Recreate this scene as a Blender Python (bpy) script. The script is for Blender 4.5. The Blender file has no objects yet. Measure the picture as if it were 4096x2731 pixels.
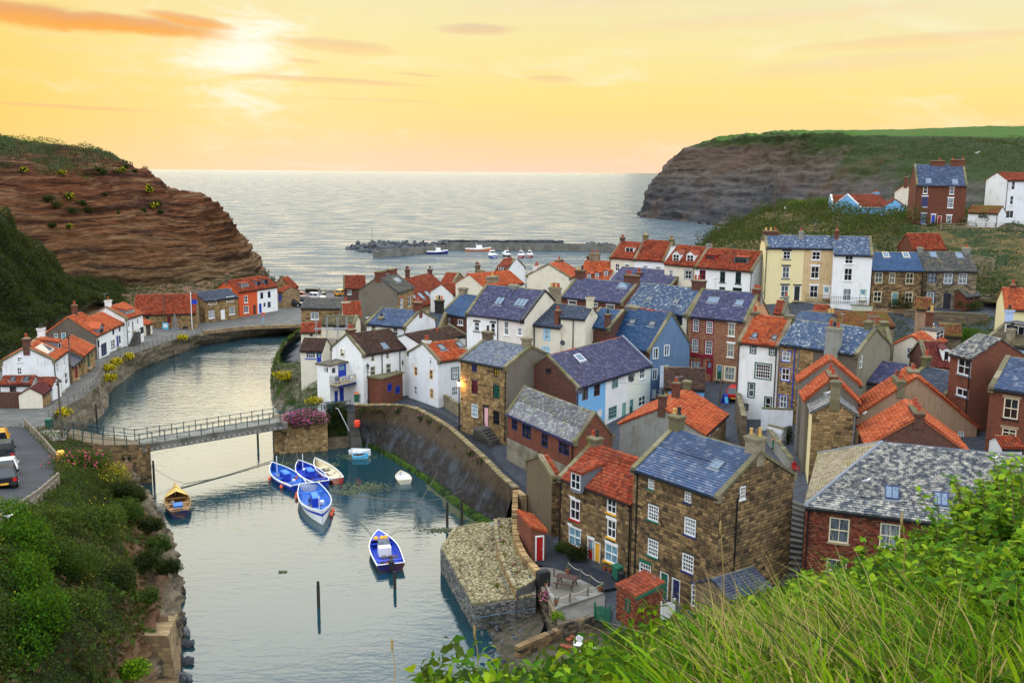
import bpy,bmesh,math,random
import numpy as np
from mathutils import Vector,Matrix,noise as mnoise
RND=random.Random(11)
NR=np.random.RandomState(5)
SC=bpy.context.scene
COL=SC.collection
# ------------------------------------------------------------------ camera
CAM_H=31.0                     # metres above the water
FPX=3918.0                     # focal length in pixels of the 4096 px wide picture
CX,CY=2048.0,1365.5
PITCH=math.atan((CY-685.3)/FPX)
ROLL=math.radians(0.45)
_f=np.array([0,math.cos(PITCH),-math.sin(PITCH)])
_r0=np.array([1.0,0,0]); _u0=np.cross(_r0,_f)
_r=math.cos(ROLL)*_r0+math.sin(ROLL)*_u0
_u=np.cross(_r,_f)
EYE=np.array([0,0,CAM_H])
cam=bpy.data.objects.new('camera',bpy.data.cameras.new('camera'))
COL.objects.link(cam)
cam.data.sensor_width=36; cam.data.lens=36*FPX/4096
cam.data.clip_start=0.3; cam.data.clip_end=60000
cam.matrix_world=Matrix(((_r[0],_u[0],-_f[0],0),(_r[1],_u[1],-_f[1],0),(_r[2],_u[2],-_f[2],CAM_H),(0,0,0,1)))
SC.camera=cam
# ------------------------------------------------------------------ sun and exposure
SUN_AZ=math.radians(-15.2); SUN_EL=math.radians(6.5)
SUND=np.array([math.sin(SUN_AZ)*math.cos(SUN_EL),math.cos(SUN_AZ)*math.cos(SUN_EL),math.sin(SUN_EL)])
sl=bpy.data.lights.new('sun','SUN'); sl.energy=.5; sl.angle=math.radians(44); sl.color=(1.0,.82,.55)
so=bpy.data.objects.new('sun',sl); COL.objects.link(so)
so.rotation_euler=Vector(SUND).to_track_quat('Z','Y').to_euler()
SC.view_settings.view_transform='Standard'; SC.view_settings.look='None'
SC.view_settings.gamma=1; SC.view_settings.use_curve_mapping=False
SC.view_settings.exposure=0.6
SC.cycles.max_bounces=5; SC.cycles.diffuse_bounces=3; SC.cycles.glossy_bounces=3
SC.cycles.transmission_bounces=2; SC.cycles.transparent_max_bounces=6
SC.cycles.use_denoising=True
# ------------------------------------------------------------------ node helper
class NT:
 def __init__(s,tree):s.t=tree; s.n=tree.nodes; s.l=tree.links
 def _in(s,sock,v):
  if v is None:return
  if isinstance(v,bpy.types.NodeSocket):s.l.new(v,sock)
  else:
   if isinstance(v,(tuple,list)) and len(v)==3 and sock.type=='RGBA':v=(*v,1)
   sock.default_value=v
 def node(s,typ,ins=None,**kw):
  n=s.n.new(typ)
  for k,v in kw.items():setattr(n,k,v)
  for k,v in (ins or {}).items():s._in(n.inputs[k],v)
  return n
 def m(s,op,a,b=None,c=None,clamp=False):
  n=s.n.new('ShaderNodeMath'); n.operation=op; n.use_clamp=clamp
  s._in(n.inputs[0],a); s._in(n.inputs[1],b); s._in(n.inputs[2],c)
  return n.outputs[0]
 def mix(s,fac,a,b,mode='MIX'):
  n=s.n.new('ShaderNodeMix'); n.data_type='RGBA'; n.blend_type=mode
  s._in(n.inputs[0],fac); s._in(n.inputs[6],a); s._in(n.inputs[7],b)
  return n.outputs[2]
 def ramp(s,fac,stops,interp='LINEAR'):
  n=s.n.new('ShaderNodeValToRGB'); n.color_ramp.interpolation=interp
  el=n.color_ramp.elements
  while len(el)<len(stops):el.new(0.5)
  for e,(p,c) in zip(el,stops):
   e.position=p; e.color=(*c,1) if isinstance(c,(tuple,list)) else (c,c,c,1)
  s._in(n.inputs[0],fac)
  return n.outputs[0]
 def sstep(s,v,a,b):
  n=s.n.new('ShaderNodeMapRange'); n.interpolation_type='SMOOTHSTEP'
  s._in(n.inputs[0],v); n.inputs[1].default_value=a; n.inputs[2].default_value=b
  return n.outputs[0]
 def noise(s,vec,scale,detail=4,rough=.55,dist=0.0):
  n=s.n.new('ShaderNodeTexNoise')
  s._in(n.inputs['Vector'],vec); n.inputs['Scale'].default_value=scale; n.inputs['Detail'].default_value=detail
  n.inputs['Roughness'].default_value=rough; n.inputs['Distortion'].default_value=dist
  return n.outputs['Fac']
 def scale(s,vec,sc,loc=(0,0,0)):
  n=s.n.new('ShaderNodeMapping'); s._in(n.inputs[0],vec)
  n.inputs['Scale'].default_value=sc; n.inputs['Location'].default_value=loc
  return n.outputs[0]
 def obj(s):return s.n.new('ShaderNodeTexCoord').outputs['Object']
# ------------------------------------------------------------------ sky
W=bpy.data.worlds.new('World'); SC.world=W; W.use_nodes=True
def build_sky():
 t=NT(W.node_tree); t.n.clear()
 out=t.n.new('ShaderNodeOutputWorld'); bg=t.n.new('ShaderNodeBackground'); t.l.new(bg.outputs[0],out.inputs[0])
 d=t.n.new('ShaderNodeTexCoord').outputs['Generated']
 sx=t.node('ShaderNodeSeparateXYZ',{0:d}); x,y,z=sx.outputs
 # air towards the sun and away from it, by height
 near=t.ramp(z,[(0.0,(.67,.475,.34)),(.022,(.67,.475,.27)),(.045,(.67,.495,.195)),(.07,(.66,.52,.18)),(.115,(.65,.545,.235)),(.165,(.61,.54,.31)),
      (.26,(.98,.95,.80)),(.45,(1.3,1.4,1.5)),(1.0,(1.75,1.98,2.25))])
 far=t.ramp(z,[(0.0,(.62,.56,.55)),(.10,(.68,.66,.68)),(.26,(.95,.99,1.08)),(.45,(1.35,1.45,1.58)),(1.0,(1.75,1.98,2.25))])
 h=t.node('ShaderNodeVectorMath',{0:d,1:(math.sin(SUN_AZ),math.cos(SUN_AZ),0)},operation='DOT_PRODUCT').outputs['Value']
 col=t.mix(t.sstep(h,-.5,.75),far,near)
 # warmer, deeper yellow low on the sun's left
 ys=t.m('MAXIMUM',y,.05)
 X=t.m('DIVIDE',x,ys); Z=t.m('DIVIDE',z,ys)
 wl=t.m('MULTIPLY',t.sstep(X,-.12,-.62),t.m('MULTIPLY',t.sstep(z,.30,.13),t.sstep(y,.1,.5)))
 col=t.mix(t.m('MULTIPLY',wl,.7),col,(.65,.43,.06))
 wr=t.m('MULTIPLY',t.sstep(X,.0,.5),t.m('MULTIPLY',t.sstep(z,.06,.16),t.sstep(y,.1,.5)))
 col=t.mix(t.m('MULTIPLY',wr,.3),col,(.58,.55,.42))
 # glow round the hidden sun
 dt=t.node('ShaderNodeVectorMath',{0:d,1:tuple(SUND)},operation='DOT_PRODUCT').outputs['Value']
 dt=t.m('MAXIMUM',dt,0.0)
 n1=t.noise(t.scale(d,(9,9,26)),1.6,6,.62,.6)
 g1=t.m('POWER',dt,900.0); g2=t.m('POWER',dt,60.0)
 core=t.m('MULTIPLY',t.sstep(t.m('ADD',n1,t.m('MULTIPLY',g1,.2)),.45,.76),t.m('POWER',dt,300.0))
 col=t.mix(t.m('MULTIPLY',g2,.30),col,(.68,.60,.34))
 col=t.mix(t.m('MULTIPLY',core,.95,clamp=True),col,(.70,.69,.60))
 # broad thin veils
 n2=t.noise(t.scale(d,(3.2,3.2,30),(3.1,0,.7)),2.0,7,.62,1.2)
 veil=t.m('MULTIPLY',t.sstep(n2,.50,.70),t.sstep(z,.02,.10))
 col=t.mix(t.m('MULTIPLY',veil,.42),col,(.67,.53,.31))
 n3=t.noise(t.scale(d,(4,4,16),(9.1,2,.7)),1.5,5,.6,.8)
 col=t.mix(t.m('MULTIPLY',t.sstep(n3,.54,.72),.35),col,(.67,.63,.46))
 # single clouds: tangent of azimuth, tangent of elevation, half length, half thickness, tilt, strength, colour
 nw=t.m('SUBTRACT',t.noise(t.scale(d,(26,26,60)),1.0,5,.6),.5)
 nv=t.m('SUBTRACT',t.noise(t.scale(d,(14,14,40),(4,1,2)),1.0,4,.6),.5)
 def cloud(cx,cz,a,b,tilt,s,lo,hi):
  lo=tuple(q*.66 for q in lo); hi=tuple(q*.66 for q in hi)
  dx=t.m('SUBTRACT',X,cx); dz=t.m('SUBTRACT',Z,cz)
  dz=t.m('SUBTRACT',dz,t.m('MULTIPLY',dx,tilt))
  dz=t.m('ADD',dz,t.m('MULTIPLY',nw,b*1.1)); dxx=t.m('ADD',dx,t.m('MULTIPLY',nv,a*.5))
  q=t.m('ADD',t.m('POWER',t.m('ABSOLUTE',t.m('DIVIDE',dxx,a)),2.0),t.m('POWER',t.m('ABSOLUTE',t.m('DIVIDE',dz,b)),2.0))
  k=t.m('MULTIPLY',t.m('MULTIPLY',t.sstep(q,1.2,.1),s),t.sstep(y,.2,.4))
  cc=t.mix(t.sstep(dz,-b*.6,b*.9),lo,hi)
  return k,cc
 OR,MV,PK=(1.0,.44,.09),(.70,.36,.22),(.86,.52,.34)
 PX=lambda px:(px-1176)/2250
 PZ=lambda py:(392-py)/2250*1.0
 for px,py,a,b,tl,s,lo,hi in [
   (110,62,260,30,-.095,.95,OR,(.80,.40,.20)),(330,80,250,24,-.09,.95,OR,(.84,.44,.20)),
   (455,68,115,14,-.17,.85,OR,(.86,.47,.24)),(1095,84,95,15,-.02,.55,PK,(.72,.50,.42)),
   (780,122,150,17,-.09,.55,(1.0,.62,.28),PK),(760,196,240,8,-.05,.55,(1.0,.62,.30),PK),
   (705,155,45,6,-.08,.5,(1.0,.66,.3),PK),(1262,190,60,9,-.05,.5,(1.0,.64,.36),PK),
   (180,258,230,5,-.05,.5,(1.0,.58,.25),(.95,.5,.3)),(860,238,170,5,-.03,.3,(1.0,.66,.36),PK),
   (2080,100,330,16,.07,.5,(1.0,.68,.34),(.92,.62,.38)),(1700,60,420,20,.08,.4,(1.0,.72,.40),(.90,.68,.48)),
   (1950,150,380,22,.10,.35,(1.0,.70,.4),(.92,.66,.46)),(1350,30,300,26,.05,.3,(1.0,.74,.46),(.88,.70,.52)),(960,182,60,4,-.08,.4,PK,PK)]:
  k,cc=cloud(PX(px),PZ(py),a/2250,b/2250,tl,s,lo,hi)
  col=t.mix(k,col,cc)
 t.l.new(col,bg.inputs[0]); bg.inputs[1].default_value=1.0
build_sky()
# ------------------------------------------------------------------ pixel -> world, to place what the photograph shows
CR={'A':(0,1000,1.96),'B':(1000,900,1.96),'C':(2000,900,1.96),'D':(2896,500,1.96),'E':(0,1700,1825/1200),
  'F':(1000,1500,1.96),'G':(1900,1300,1.96),'I':(2896,1100,1.96),'J':(1700,1900,2264/1200),
  'K':(2896,1700,1825/1200),'P':(0,0,2352/4096),'N':(0,500,1.96),'H':(3300,1500,2351/796),'Q':(1300,980,2.94)}
def ray(c,x,y):
 a,b,s=CR[c]; x=a+x/s; y=b+y/s
 return _f+(x-CX)/FPX*_r-(y-CY)/FPX*_u
def atz(c,x,y,z):
 d=ray(c,x,y); return EYE+(z-CAM_H)/d[2]*d
def aty(c,x,y,Y):
 d=ray(c,x,y); return EYE+Y/d[1]*d
def proj(p,c='P'):
 v=np.asarray(p,float)-EYE; w=v@_f
 a,b,s=CR[c]
 return (CX+FPX*(v@_r)/w-a)*s,(CY-FPX*(v@_u)/w-b)*s
# ------------------------------------------------------------------ objects
def tag(o,label=None,cat=None,group=None,kind=None):
 for k,v in (('label',label),('category',cat),('group',group),('kind',kind)):
  if v:o[k]=v
 return o
def link(name,data,parent=None,mats=()):
 o=bpy.data.objects.new(name,data)
 COL.objects.link(o)
 if parent is not None:o.parent=parent
 return o
def thing(name,label,cat,loc=(0,0,0),rz=0.0,group=None):
 o=link(name,None); o.location=[float(q) for q in loc]; o.rotation_euler=(0,0,rz); o.empty_display_size=.3
 return tag(o,label,cat,group)
class MB:
 """Collects vertices and faces, then links them as ONE mesh object."""
 def __init__(s):s.v=[]; s.f=[]; s.m=[]; s.mats=[]
 def mi(s,m):
  if m not in s.mats:s.mats.append(m)
  return s.mats.index(m)
 def face(s,pts,m):
  i=len(s.v); s.v+=[tuple(p) for p in pts]; s.f.append(tuple(range(i,i+len(pts)))); s.m.append(s.mi(m))
 def box(s,x0,x1,y0,y1,z0,z1,m,fr=None):
  P=[(x0,y0,z0),(x1,y0,z0),(x1,y1,z0),(x0,y1,z0),(x0,y0,z1),(x1,y0,z1),(x1,y1,z1),(x0,y1,z1)]
  if fr:P=[fr(p) for p in P]
  i=len(s.v); s.v+=[tuple(p) for p in P]; k=s.mi(m)
  for q in ((3,2,1,0),(4,5,6,7),(0,1,5,4),(1,2,6,5),(2,3,7,6),(3,0,4,7)):
   s.f.append(tuple(i+a for a in q)); s.m.append(k)
 def hexa(s,lo,hi,m):
  """a solid between two rings of points of the same length"""
  n=len(lo); i=len(s.v); s.v+=[tuple(p) for p in lo]+[tuple(p) for p in hi]; k=s.mi(m)
  s.f.append(tuple(range(i+n-1,i-1,-1))); s.f.append(tuple(range(i+n,i+2*n)))
  s.m+=[k,k]
  for a in range(n):
   b=(a+1)%n; s.f.append((i+a,i+b,i+n+b,i+n+a)); s.m.append(k)
 def tube(s,pts,rad,m,n=6,cap=True):
  pts=[Vector(p) for p in pts]; k=s.mi(m); rings=[]
  rads=rad if isinstance(rad,(list,tuple)) else [rad]*len(pts)
  for a,p in enumerate(pts):
   d=(pts[min(a+1,len(pts)-1)]-pts[max(a-1,0)])
   d=d.normalized() if d.length>1e-9 else Vector((0,0,1))
   w=Vector((0,0,1)) if abs(d.z)<.95 else Vector((1,0,0))
   e1=d.cross(w).normalized(); e2=d.cross(e1)
   i=len(s.v)
   for q in range(n):
    an=2*math.pi*q/n; s.v.append(tuple(p+rads[a]*(e1*math.cos(an)+e2*math.sin(an))))
   rings.append(i)
  for a in range(len(rings)-1):
   for q in range(n):
    r=(q+1)%n; s.f.append((rings[a]+q,rings[a+1]+q,rings[a+1]+r,rings[a]+r)); s.m.append(k)
  if cap:
   s.f.append(tuple(rings[0]+q for q in range(n))); s.f.append(tuple(rings[-1]+q for q in range(n-1,-1,-1))); s.m+=[k,k]
 def lathe(s,prof,m,o=(0,0,0),n=10):
  k=s.mi(m); rings=[]
  for r,z in prof:
   i=len(s.v)
   for q in range(n):
    an=2*math.pi*q/n; s.v.append((o[0]+r*math.cos(an),o[1]+r*math.sin(an),o[2]+z))
   rings.append(i)
  for a in range(len(rings)-1):
   for q in range(n):
    r=(q+1)%n; s.f.append((rings[a]+q,rings[a]+r,rings[a+1]+r,rings[a+1]+q)); s.m.append(k)
  s.f.append(tuple(rings[0]+q for q in range(n-1,-1,-1))); s.f.append(tuple(rings[-1]+q for q in range(n))); s.m+=[k,k]
 def build(s,name,parent=None,smooth=False,kind=None):
  me=bpy.data.meshes.new(name); me.from_pydata(s.v,[],s.f)
  for m in s.mats:me.materials.append(m)
  if len(s.mats)>1:me.polygons.foreach_set('material_index',s.m)
  if smooth:me.polygons.foreach_set('use_smooth',[True]*len(s.f))
  me.update()
  o=link(name,me,parent)
  if kind:o['kind']=kind
  return o
def np_mesh(name,v,q,mat,parent=None,smooth=False,kind=None,mi=None,mats=None):
 """v: n x 3, q: m x 3 or m x 4 arrays -> one mesh object"""
 me=bpy.data.meshes.new(name); v=np.asarray(v,np.float32); q=np.asarray(q,np.int32)
 k=q.shape[1]
 me.vertices.add(len(v)); me.vertices.foreach_set('co',v.ravel())
 me.loops.add(q.size); me.loops.foreach_set('vertex_index',q.ravel())
 me.polygons.add(len(q)); me.polygons.foreach_set('loop_start',np.arange(0,q.size,k,dtype=np.int32))
 try:me.polygons.foreach_set('loop_total',np.full(len(q),k,np.int32))
 except Exception:pass
 for m in (mats or [mat]):me.materials.append(m)
 if mi is not None:me.polygons.foreach_set('material_index',np.asarray(mi,np.int32))
 if smooth:me.polygons.foreach_set('use_smooth',np.ones(len(q),bool))
 me.update(calc_edges=True); me.validate()
 o=link(name,me,parent)
 if kind:o['kind']=kind
 return o
# ------------------------------------------------------------------ materials
MC={}
def memo(fn):
 def g(*a,**k):
  key=(fn.__name__,a,tuple(sorted(k.items())))
  if key not in MC:MC[key]=fn(*a,**k)
  return MC[key]
 return g
def newmat(name,spec=.15):
 m=bpy.data.materials.new(name); m.use_nodes=True
 t=NT(m.node_tree); b=t.n['Principled BSDF']; b.inputs['Specular IOR Level'].default_value=spec
 return m,t,b
def bump(t,b,h,strength=.4,dist=.02):
 n=t.node('ShaderNodeBump',{'Height':h,'Strength':strength,'Distance':dist})
 t.l.new(n.outputs[0],b.inputs['Normal'])
def rnd(t):
 """a random number per loose piece and per object"""
 g=t.n.new('ShaderNodeNewGeometry').outputs['Random Per Island']; o=t.n.new('ShaderNodeObjectInfo').outputs['Random']
 return t.m('FRACT',t.m('ADD',g,o))
@memo
def paint(c,rough=.55,var=.12):
 m,t,b=newmat('paint',.4)
 n=t.noise(t.obj(),3.0,4)
 t.l.new(t.mix(t.m('MULTIPLY',n,var),c,tuple(q*.45 for q in c)),b.inputs['Base Color'])
 b.inputs['Roughness'].default_value=rough
 return m
@memo
def metal(c,rough=.4):
 m,t,b=newmat('metal',.5); b.inputs['Base Color'].default_value=(*c,1); b.inputs['Roughness'].default_value=rough; b.inputs['Metallic'].default_value=.5
 return m
@memo
def plaster(c,dirt=.5,rough_cast=.3):
 m,t,b=newmat('plaster'); o=t.obj()
 n1=t.noise(o,.7,5,.6); n2=t.noise(t.scale(o,(5,5,.5)),1.0,4,.6); n3=t.noise(o,14,3)
 k=t.m('ADD',t.sstep(n1,.48,.74),t.m('MULTIPLY',t.sstep(n2,.50,.70),.8))
 d=tuple(q*f for q,f in zip(c,(.62,.58,.50)))
 cc=t.mix(t.m('MULTIPLY',k,dirt,clamp=True),c,d)
 cc=t.mix(t.m('MULTIPLY',n3,.12),cc,tuple(q*.6 for q in c))
 t.l.new(cc,b.inputs['Base Color']); b.inputs['Roughness'].default_value=.85
 bump(t,b,t.noise(o,22,3),rough_cast,.03)
 return m
def wallvec(t):
 s=t.node('ShaderNodeSeparateXYZ',{0:t.obj()})
 c=t.node('ShaderNodeCombineXYZ',{0:t.m('ADD',s.outputs[0],s.outputs[1]),1:s.outputs[2]})
 return c.outputs[0]
@memo
def brick(c1=(.24,.06,.03),c2=(.13,.035,.02),mortar=(.30,.24,.18),w=.23,h=.075,dark=.5):
 m,t,b=newmat('brickwork'); o=t.obj(); v=wallvec(t)
 n=t.n.new('ShaderNodeTexBrick'); t.l.new(v,n.inputs['Vector'])
 n.inputs['Color1'].default_value=(*c1,1); n.inputs['Color2'].default_value=(*c2,1); n.inputs['Mortar'].default_value=(*mortar,1)
 n.inputs['Scale'].default_value=1.0; n.inputs['Mortar Size'].default_value=.008; n.inputs['Bias'].default_value=.0
 n.inputs['Brick Width'].default_value=w; n.inputs['Row Height'].default_value=h
 n1=t.noise(o,.9,5,.6); n2=t.noise(o,6,3)
 cc=t.mix(t.m('MULTIPLY',t.sstep(n1,.45,.75),dark),n.outputs['Color'],(.07,.045,.035))
 cc=t.mix(t.m('MULTIPLY',t.sstep(n2,.55,.8),.35),cc,(.38,.17,.09))
 t.l.new(cc,b.inputs['Base Color']); b.inputs['Roughness'].default_value=.9
 bump(t,b,t.m('SUBTRACT',1.0,n.outputs['Fac']),.5,.02)
 return m
@memo
def ashlar(c1=(.36,.25,.12),c2=(.20,.13,.07),mortar=(.17,.13,.09),w=.5,h=.26,dark=.45,off=0.0):
 """coursed stone for walls too far away to build stone by stone"""
 m,t,b=newmat('coursed_stone'); o=t.obj(); v=wallvec(t)
 wob=t.node('ShaderNodeVectorMath',{0:v,1:t.node('ShaderNodeVectorMath',{0:t.node('ShaderNodeTexNoise',{'Vector':v,'Scale':.8}).outputs['Color'],1:(.12,.12,0)},operation='MULTIPLY').outputs[0]},operation='ADD').outputs[0]
 n=t.n.new('ShaderNodeTexBrick'); t.l.new(wob,n.inputs['Vector'])
 n.inputs['Color1'].default_value=(*c1,1); n.inputs['Color2'].default_value=(*c2,1); n.inputs['Mortar'].default_value=(*mortar,1)
 n.inputs['Scale'].default_value=1.0; n.inputs['Mortar Size'].default_value=.018; n.inputs['Brick Width'].default_value=w; n.inputs['Row Height'].default_value=h
 n.squash=1.5; n.squash_frequency=3
 n1=t.noise(o,.6,5,.6); n2=t.noise(o,2.6,4)
 cc=t.mix(t.m('MULTIPLY',t.sstep(n1,.45,.72),dark),n.outputs['Color'],(.06,.045,.035))
 cc=t.mix(t.m('MULTIPLY',t.sstep(n2,.55,.78),.4),cc,(.42,.27,.11))
 t.l.new(cc,b.inputs['Base Color']); b.inputs['Roughness'].default_value=.9
 bump(t,b,t.m('SUBTRACT',t.m('MULTIPLY',n2,.5),n.outputs['Fac']),.6,.04)
 return m
@memo
def pieces(name,stops,rough=.8,grain=8.0,spots=None,spot_scale=1.3,spot_at=(.58,.72),bumpy=.3):
 """material of stones, bricks, tiles or slates: each loose piece gets its own tone"""
 m,t,b=newmat(name,.35 if rough<.65 else .12); o=t.n.new('ShaderNodeNewGeometry').outputs['Position']
 cc=t.ramp(rnd(t),[(p,c) for p,c in stops])
 g=t.noise(o,grain,4); pt_=t.noise(o,.42,4,.6)
 cc=t.mix(t.m('MULTIPLY',t.sstep(pt_,.48,.70),.38),cc,t.mix(.75,cc,(.02,.018,.016)))
 cc=t.mix(t.m('MULTIPLY',g,.45),cc,(.03,.028,.026))
 if spots:
  n=t.noise(o,spot_scale,6,.68)
  cc=t.mix(t.m('MULTIPLY',t.sstep(n,*spot_at),.85),cc,spots)
 t.l.new(cc,b.inputs['Base Color']); b.inputs['Roughness'].default_value=rough
 if bumpy:bump(t,b,g,bumpy,.02)
 return m
SLATE={
 'blue':pieces('blue_slate',((0,(.020,.055,.13)),(.4,(.035,.085,.19)),(.75,(.05,.07,.15)),(1,(.15,.19,.27))),.5,6,(.34,.36,.38),1.3,(.56,.8)),
 'bright':pieces('bright_blue_slate',((0,(.012,.055,.15)),(.5,(.020,.082,.21)),(1,(.05,.12,.25))),.45,6,(.30,.36,.42),2.0,(.66,.8)),
 'purple':pieces('purple_slate',((0,(.03,.03,.085)),(.35,(.06,.05,.14)),(.7,(.04,.06,.15)),(1,(.16,.14,.22))),.5,6,(.30,.29,.33),1.3,(.58,.82)),
 'pale':pieces('pale_slate',((0,(.075,.10,.15)),(.3,(.13,.13,.20)),(.6,(.15,.19,.23)),(1,(.28,.29,.33))),.5,6,(.22,.24,.12),1.0,(.56,.74)),
 'moss':pieces('mossy_slate',((0,(.12,.13,.14)),(.3,(.17,.15,.20)),(.6,(.20,.21,.19)),(1,(.36,.36,.36))),.6,6,(.16,.18,.06),.8,(.52,.70)),
 'streak':pieces('lime_streaked_slate',((0,(.025,.06,.15)),(.4,(.04,.10,.20)),(.8,(.06,.09,.17)),(1,(.14,.19,.27))),.5,6,(.55,.56,.54),2.6,(.52,.68)),
 'white':pieces('bird_limed_slate',((0,(.03,.04,.06)),(.3,(.055,.065,.085)),(.6,(.11,.115,.125)),(1,(.36,.34,.29))),.6,5,(.50,.46,.37),2.6,(.47,.68)),
 'sand':pieces('sandy_stone_slate',((0,(.30,.24,.15)),(.5,(.40,.32,.21)),(1,(.50,.42,.30))),.8,5,(.24,.24,.09),.7,(.5,.7)),
 'grey':pieces('grey_slate',((0,(.07,.07,.07)),(.5,(.10,.10,.095)),(1,(.16,.15,.13))),.7,6,(.18,.16,.06),.9,(.52,.7)),
 'dark':pieces('dark_slate',((0,(.018,.03,.06)),(.5,(.03,.045,.085)),(1,(.07,.09,.13))),.5,6,(.35,.36,.36),2.6,(.62,.75)),
}
TILE={
 'red':pieces('red_pantile',((0,(.15,.030,.013)),(.25,(.29,.045,.017)),(.6,(.37,.068,.025)),(.85,(.43,.10,.04)),(1,(.22,.06,.035))),.8,7,(.16,.11,.07),1.1,(.56,.78)),
 'orange':pieces('orange_pantile',((0,(.30,.055,.02)),(.2,(.46,.085,.028)),(.6,(.56,.12,.038)),(.85,(.62,.17,.06)),(1,(.36,.09,.045))),.8,7,(.22,.12,.06),1.0,(.58,.8)),
 'old':pieces('weathered_pantile',((0,(.15,.030,.016)),(.35,(.26,.048,.022)),(.7,(.36,.075,.03)),(1,(.20,.06,.035))),.8,7,(.40,.33,.26),2.0,(.58,.76)),
 'mossy':pieces('mossy_pantile',((0,(.14,.06,.025)),(.5,(.25,.075,.03)),(1,(.30,.12,.05))),.85,7,(.16,.13,.03),.9,(.44,.62)),
 'brown':pieces('brown_tile',((0,(.045,.024,.018)),(.5,(.065,.034,.025)),(1,(.10,.05,.035))),.75,6,(.20,.10,.04),1.0,(.56,.72)),
 'olive':pieces('olive_mossy_tile',((0,(.08,.07,.045)),(.5,(.12,.10,.06)),(1,(.16,.13,.075))),.85,6,(.20,.17,.06),.9,(.5,.7)),
}
STONE={
 'gold':pieces('golden_stone',((0,(.11,.07,.034)),(.12,(.25,.158,.07)),(.45,(.34,.215,.092)),(.75,(.41,.265,.115)),(1,(.52,.35,.16))),.9,5,(.045,.038,.032),.5,(.56,.74)),
 'brown':pieces('brown_stone',((0,(.05,.036,.024)),(.10,(.125,.082,.042)),(.45,(.205,.132,.062)),(.78,(.28,.18,.082)),(1,(.42,.275,.12))),.9,5,(.03,.027,.025),.45,(.54,.72)),
 'dark':pieces('sooty_stone',((0,(.016,.015,.015)),(.22,(.06,.05,.04)),(.5,(.14,.115,.08)),(.8,(.22,.17,.105)),(1,(.30,.23,.13))),.9,5,(.025,.024,.024),.4,(.52,.7)),
 'brick':pieces('old_brick',((0,(.05,.022,.018)),(.2,(.14,.035,.02)),(.5,(.25,.058,.028)),(.8,(.33,.085,.04)),(1,(.30,.17,.09))),.9,9,(.06,.045,.04),.5,(.56,.74)),
 'cobble':pieces('sandstone_cobble',((0,(.17,.135,.065)),(.3,(.27,.22,.11)),(.7,(.36,.30,.165)),(1,(.46,.39,.24))),.9,9,(.16,.14,.08),.6,(.55,.75)),
 'rock':pieces('blue_grey_boulder',((0,(.035,.04,.05)),(.5,(.075,.085,.10)),(1,(.14,.15,.16))),.7,2,(.05,.045,.035),.3,(.5,.7)),
}
COLR={'W':(.80,.80,.78),'K':(.016,.016,.018),'B':(.012,.045,.42),'V':(.016,.022,.10),'G':(.015,.12,.07),'R':(.42,.012,.012),
  'C':(.72,.64,.44),'N':(.10,.04,.025),'Y':(.78,.40,.03),'T':(.12,.50,.78),'M':(.22,.012,.03),'S':(.33,.25,.15),
  'L':(.17,.19,.22),'P':(.78,.45,.48),'F':(.34,.19,.075),'U':(.015,.12,.48),'O':(.62,.17,.05),'A':(.22,.42,.37),'D':(.07,.055,.045),'E':(.012,.085,.06)}
def pc(k):return paint(COLR[k])
@memo
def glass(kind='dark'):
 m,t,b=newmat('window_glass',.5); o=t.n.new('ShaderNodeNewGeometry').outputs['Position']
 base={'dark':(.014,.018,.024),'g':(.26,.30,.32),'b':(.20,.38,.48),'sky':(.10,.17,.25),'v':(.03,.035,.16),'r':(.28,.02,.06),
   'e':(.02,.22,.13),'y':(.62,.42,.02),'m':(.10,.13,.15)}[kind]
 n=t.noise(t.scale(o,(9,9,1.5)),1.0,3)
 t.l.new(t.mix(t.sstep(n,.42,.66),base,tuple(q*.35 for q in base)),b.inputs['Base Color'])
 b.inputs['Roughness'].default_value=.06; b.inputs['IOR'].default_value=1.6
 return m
@memo
def lead():
 return paint((.16,.18,.21),.5)
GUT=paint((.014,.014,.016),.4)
COPE=pieces('coping_stone',((0,(.13,.115,.07)),(.5,(.20,.17,.105)),(1,(.28,.24,.15))),.9,5,(.13,.13,.04),1.2,(.45,.65))
POTS={'r':paint((.36,.06,.025),.8),'y':paint((.60,.36,.10),.8),'k':paint((.03,.026,.025),.8),'n':paint((.20,.12,.08),.8),'o':paint((.62,.15,.045),.8)}
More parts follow.
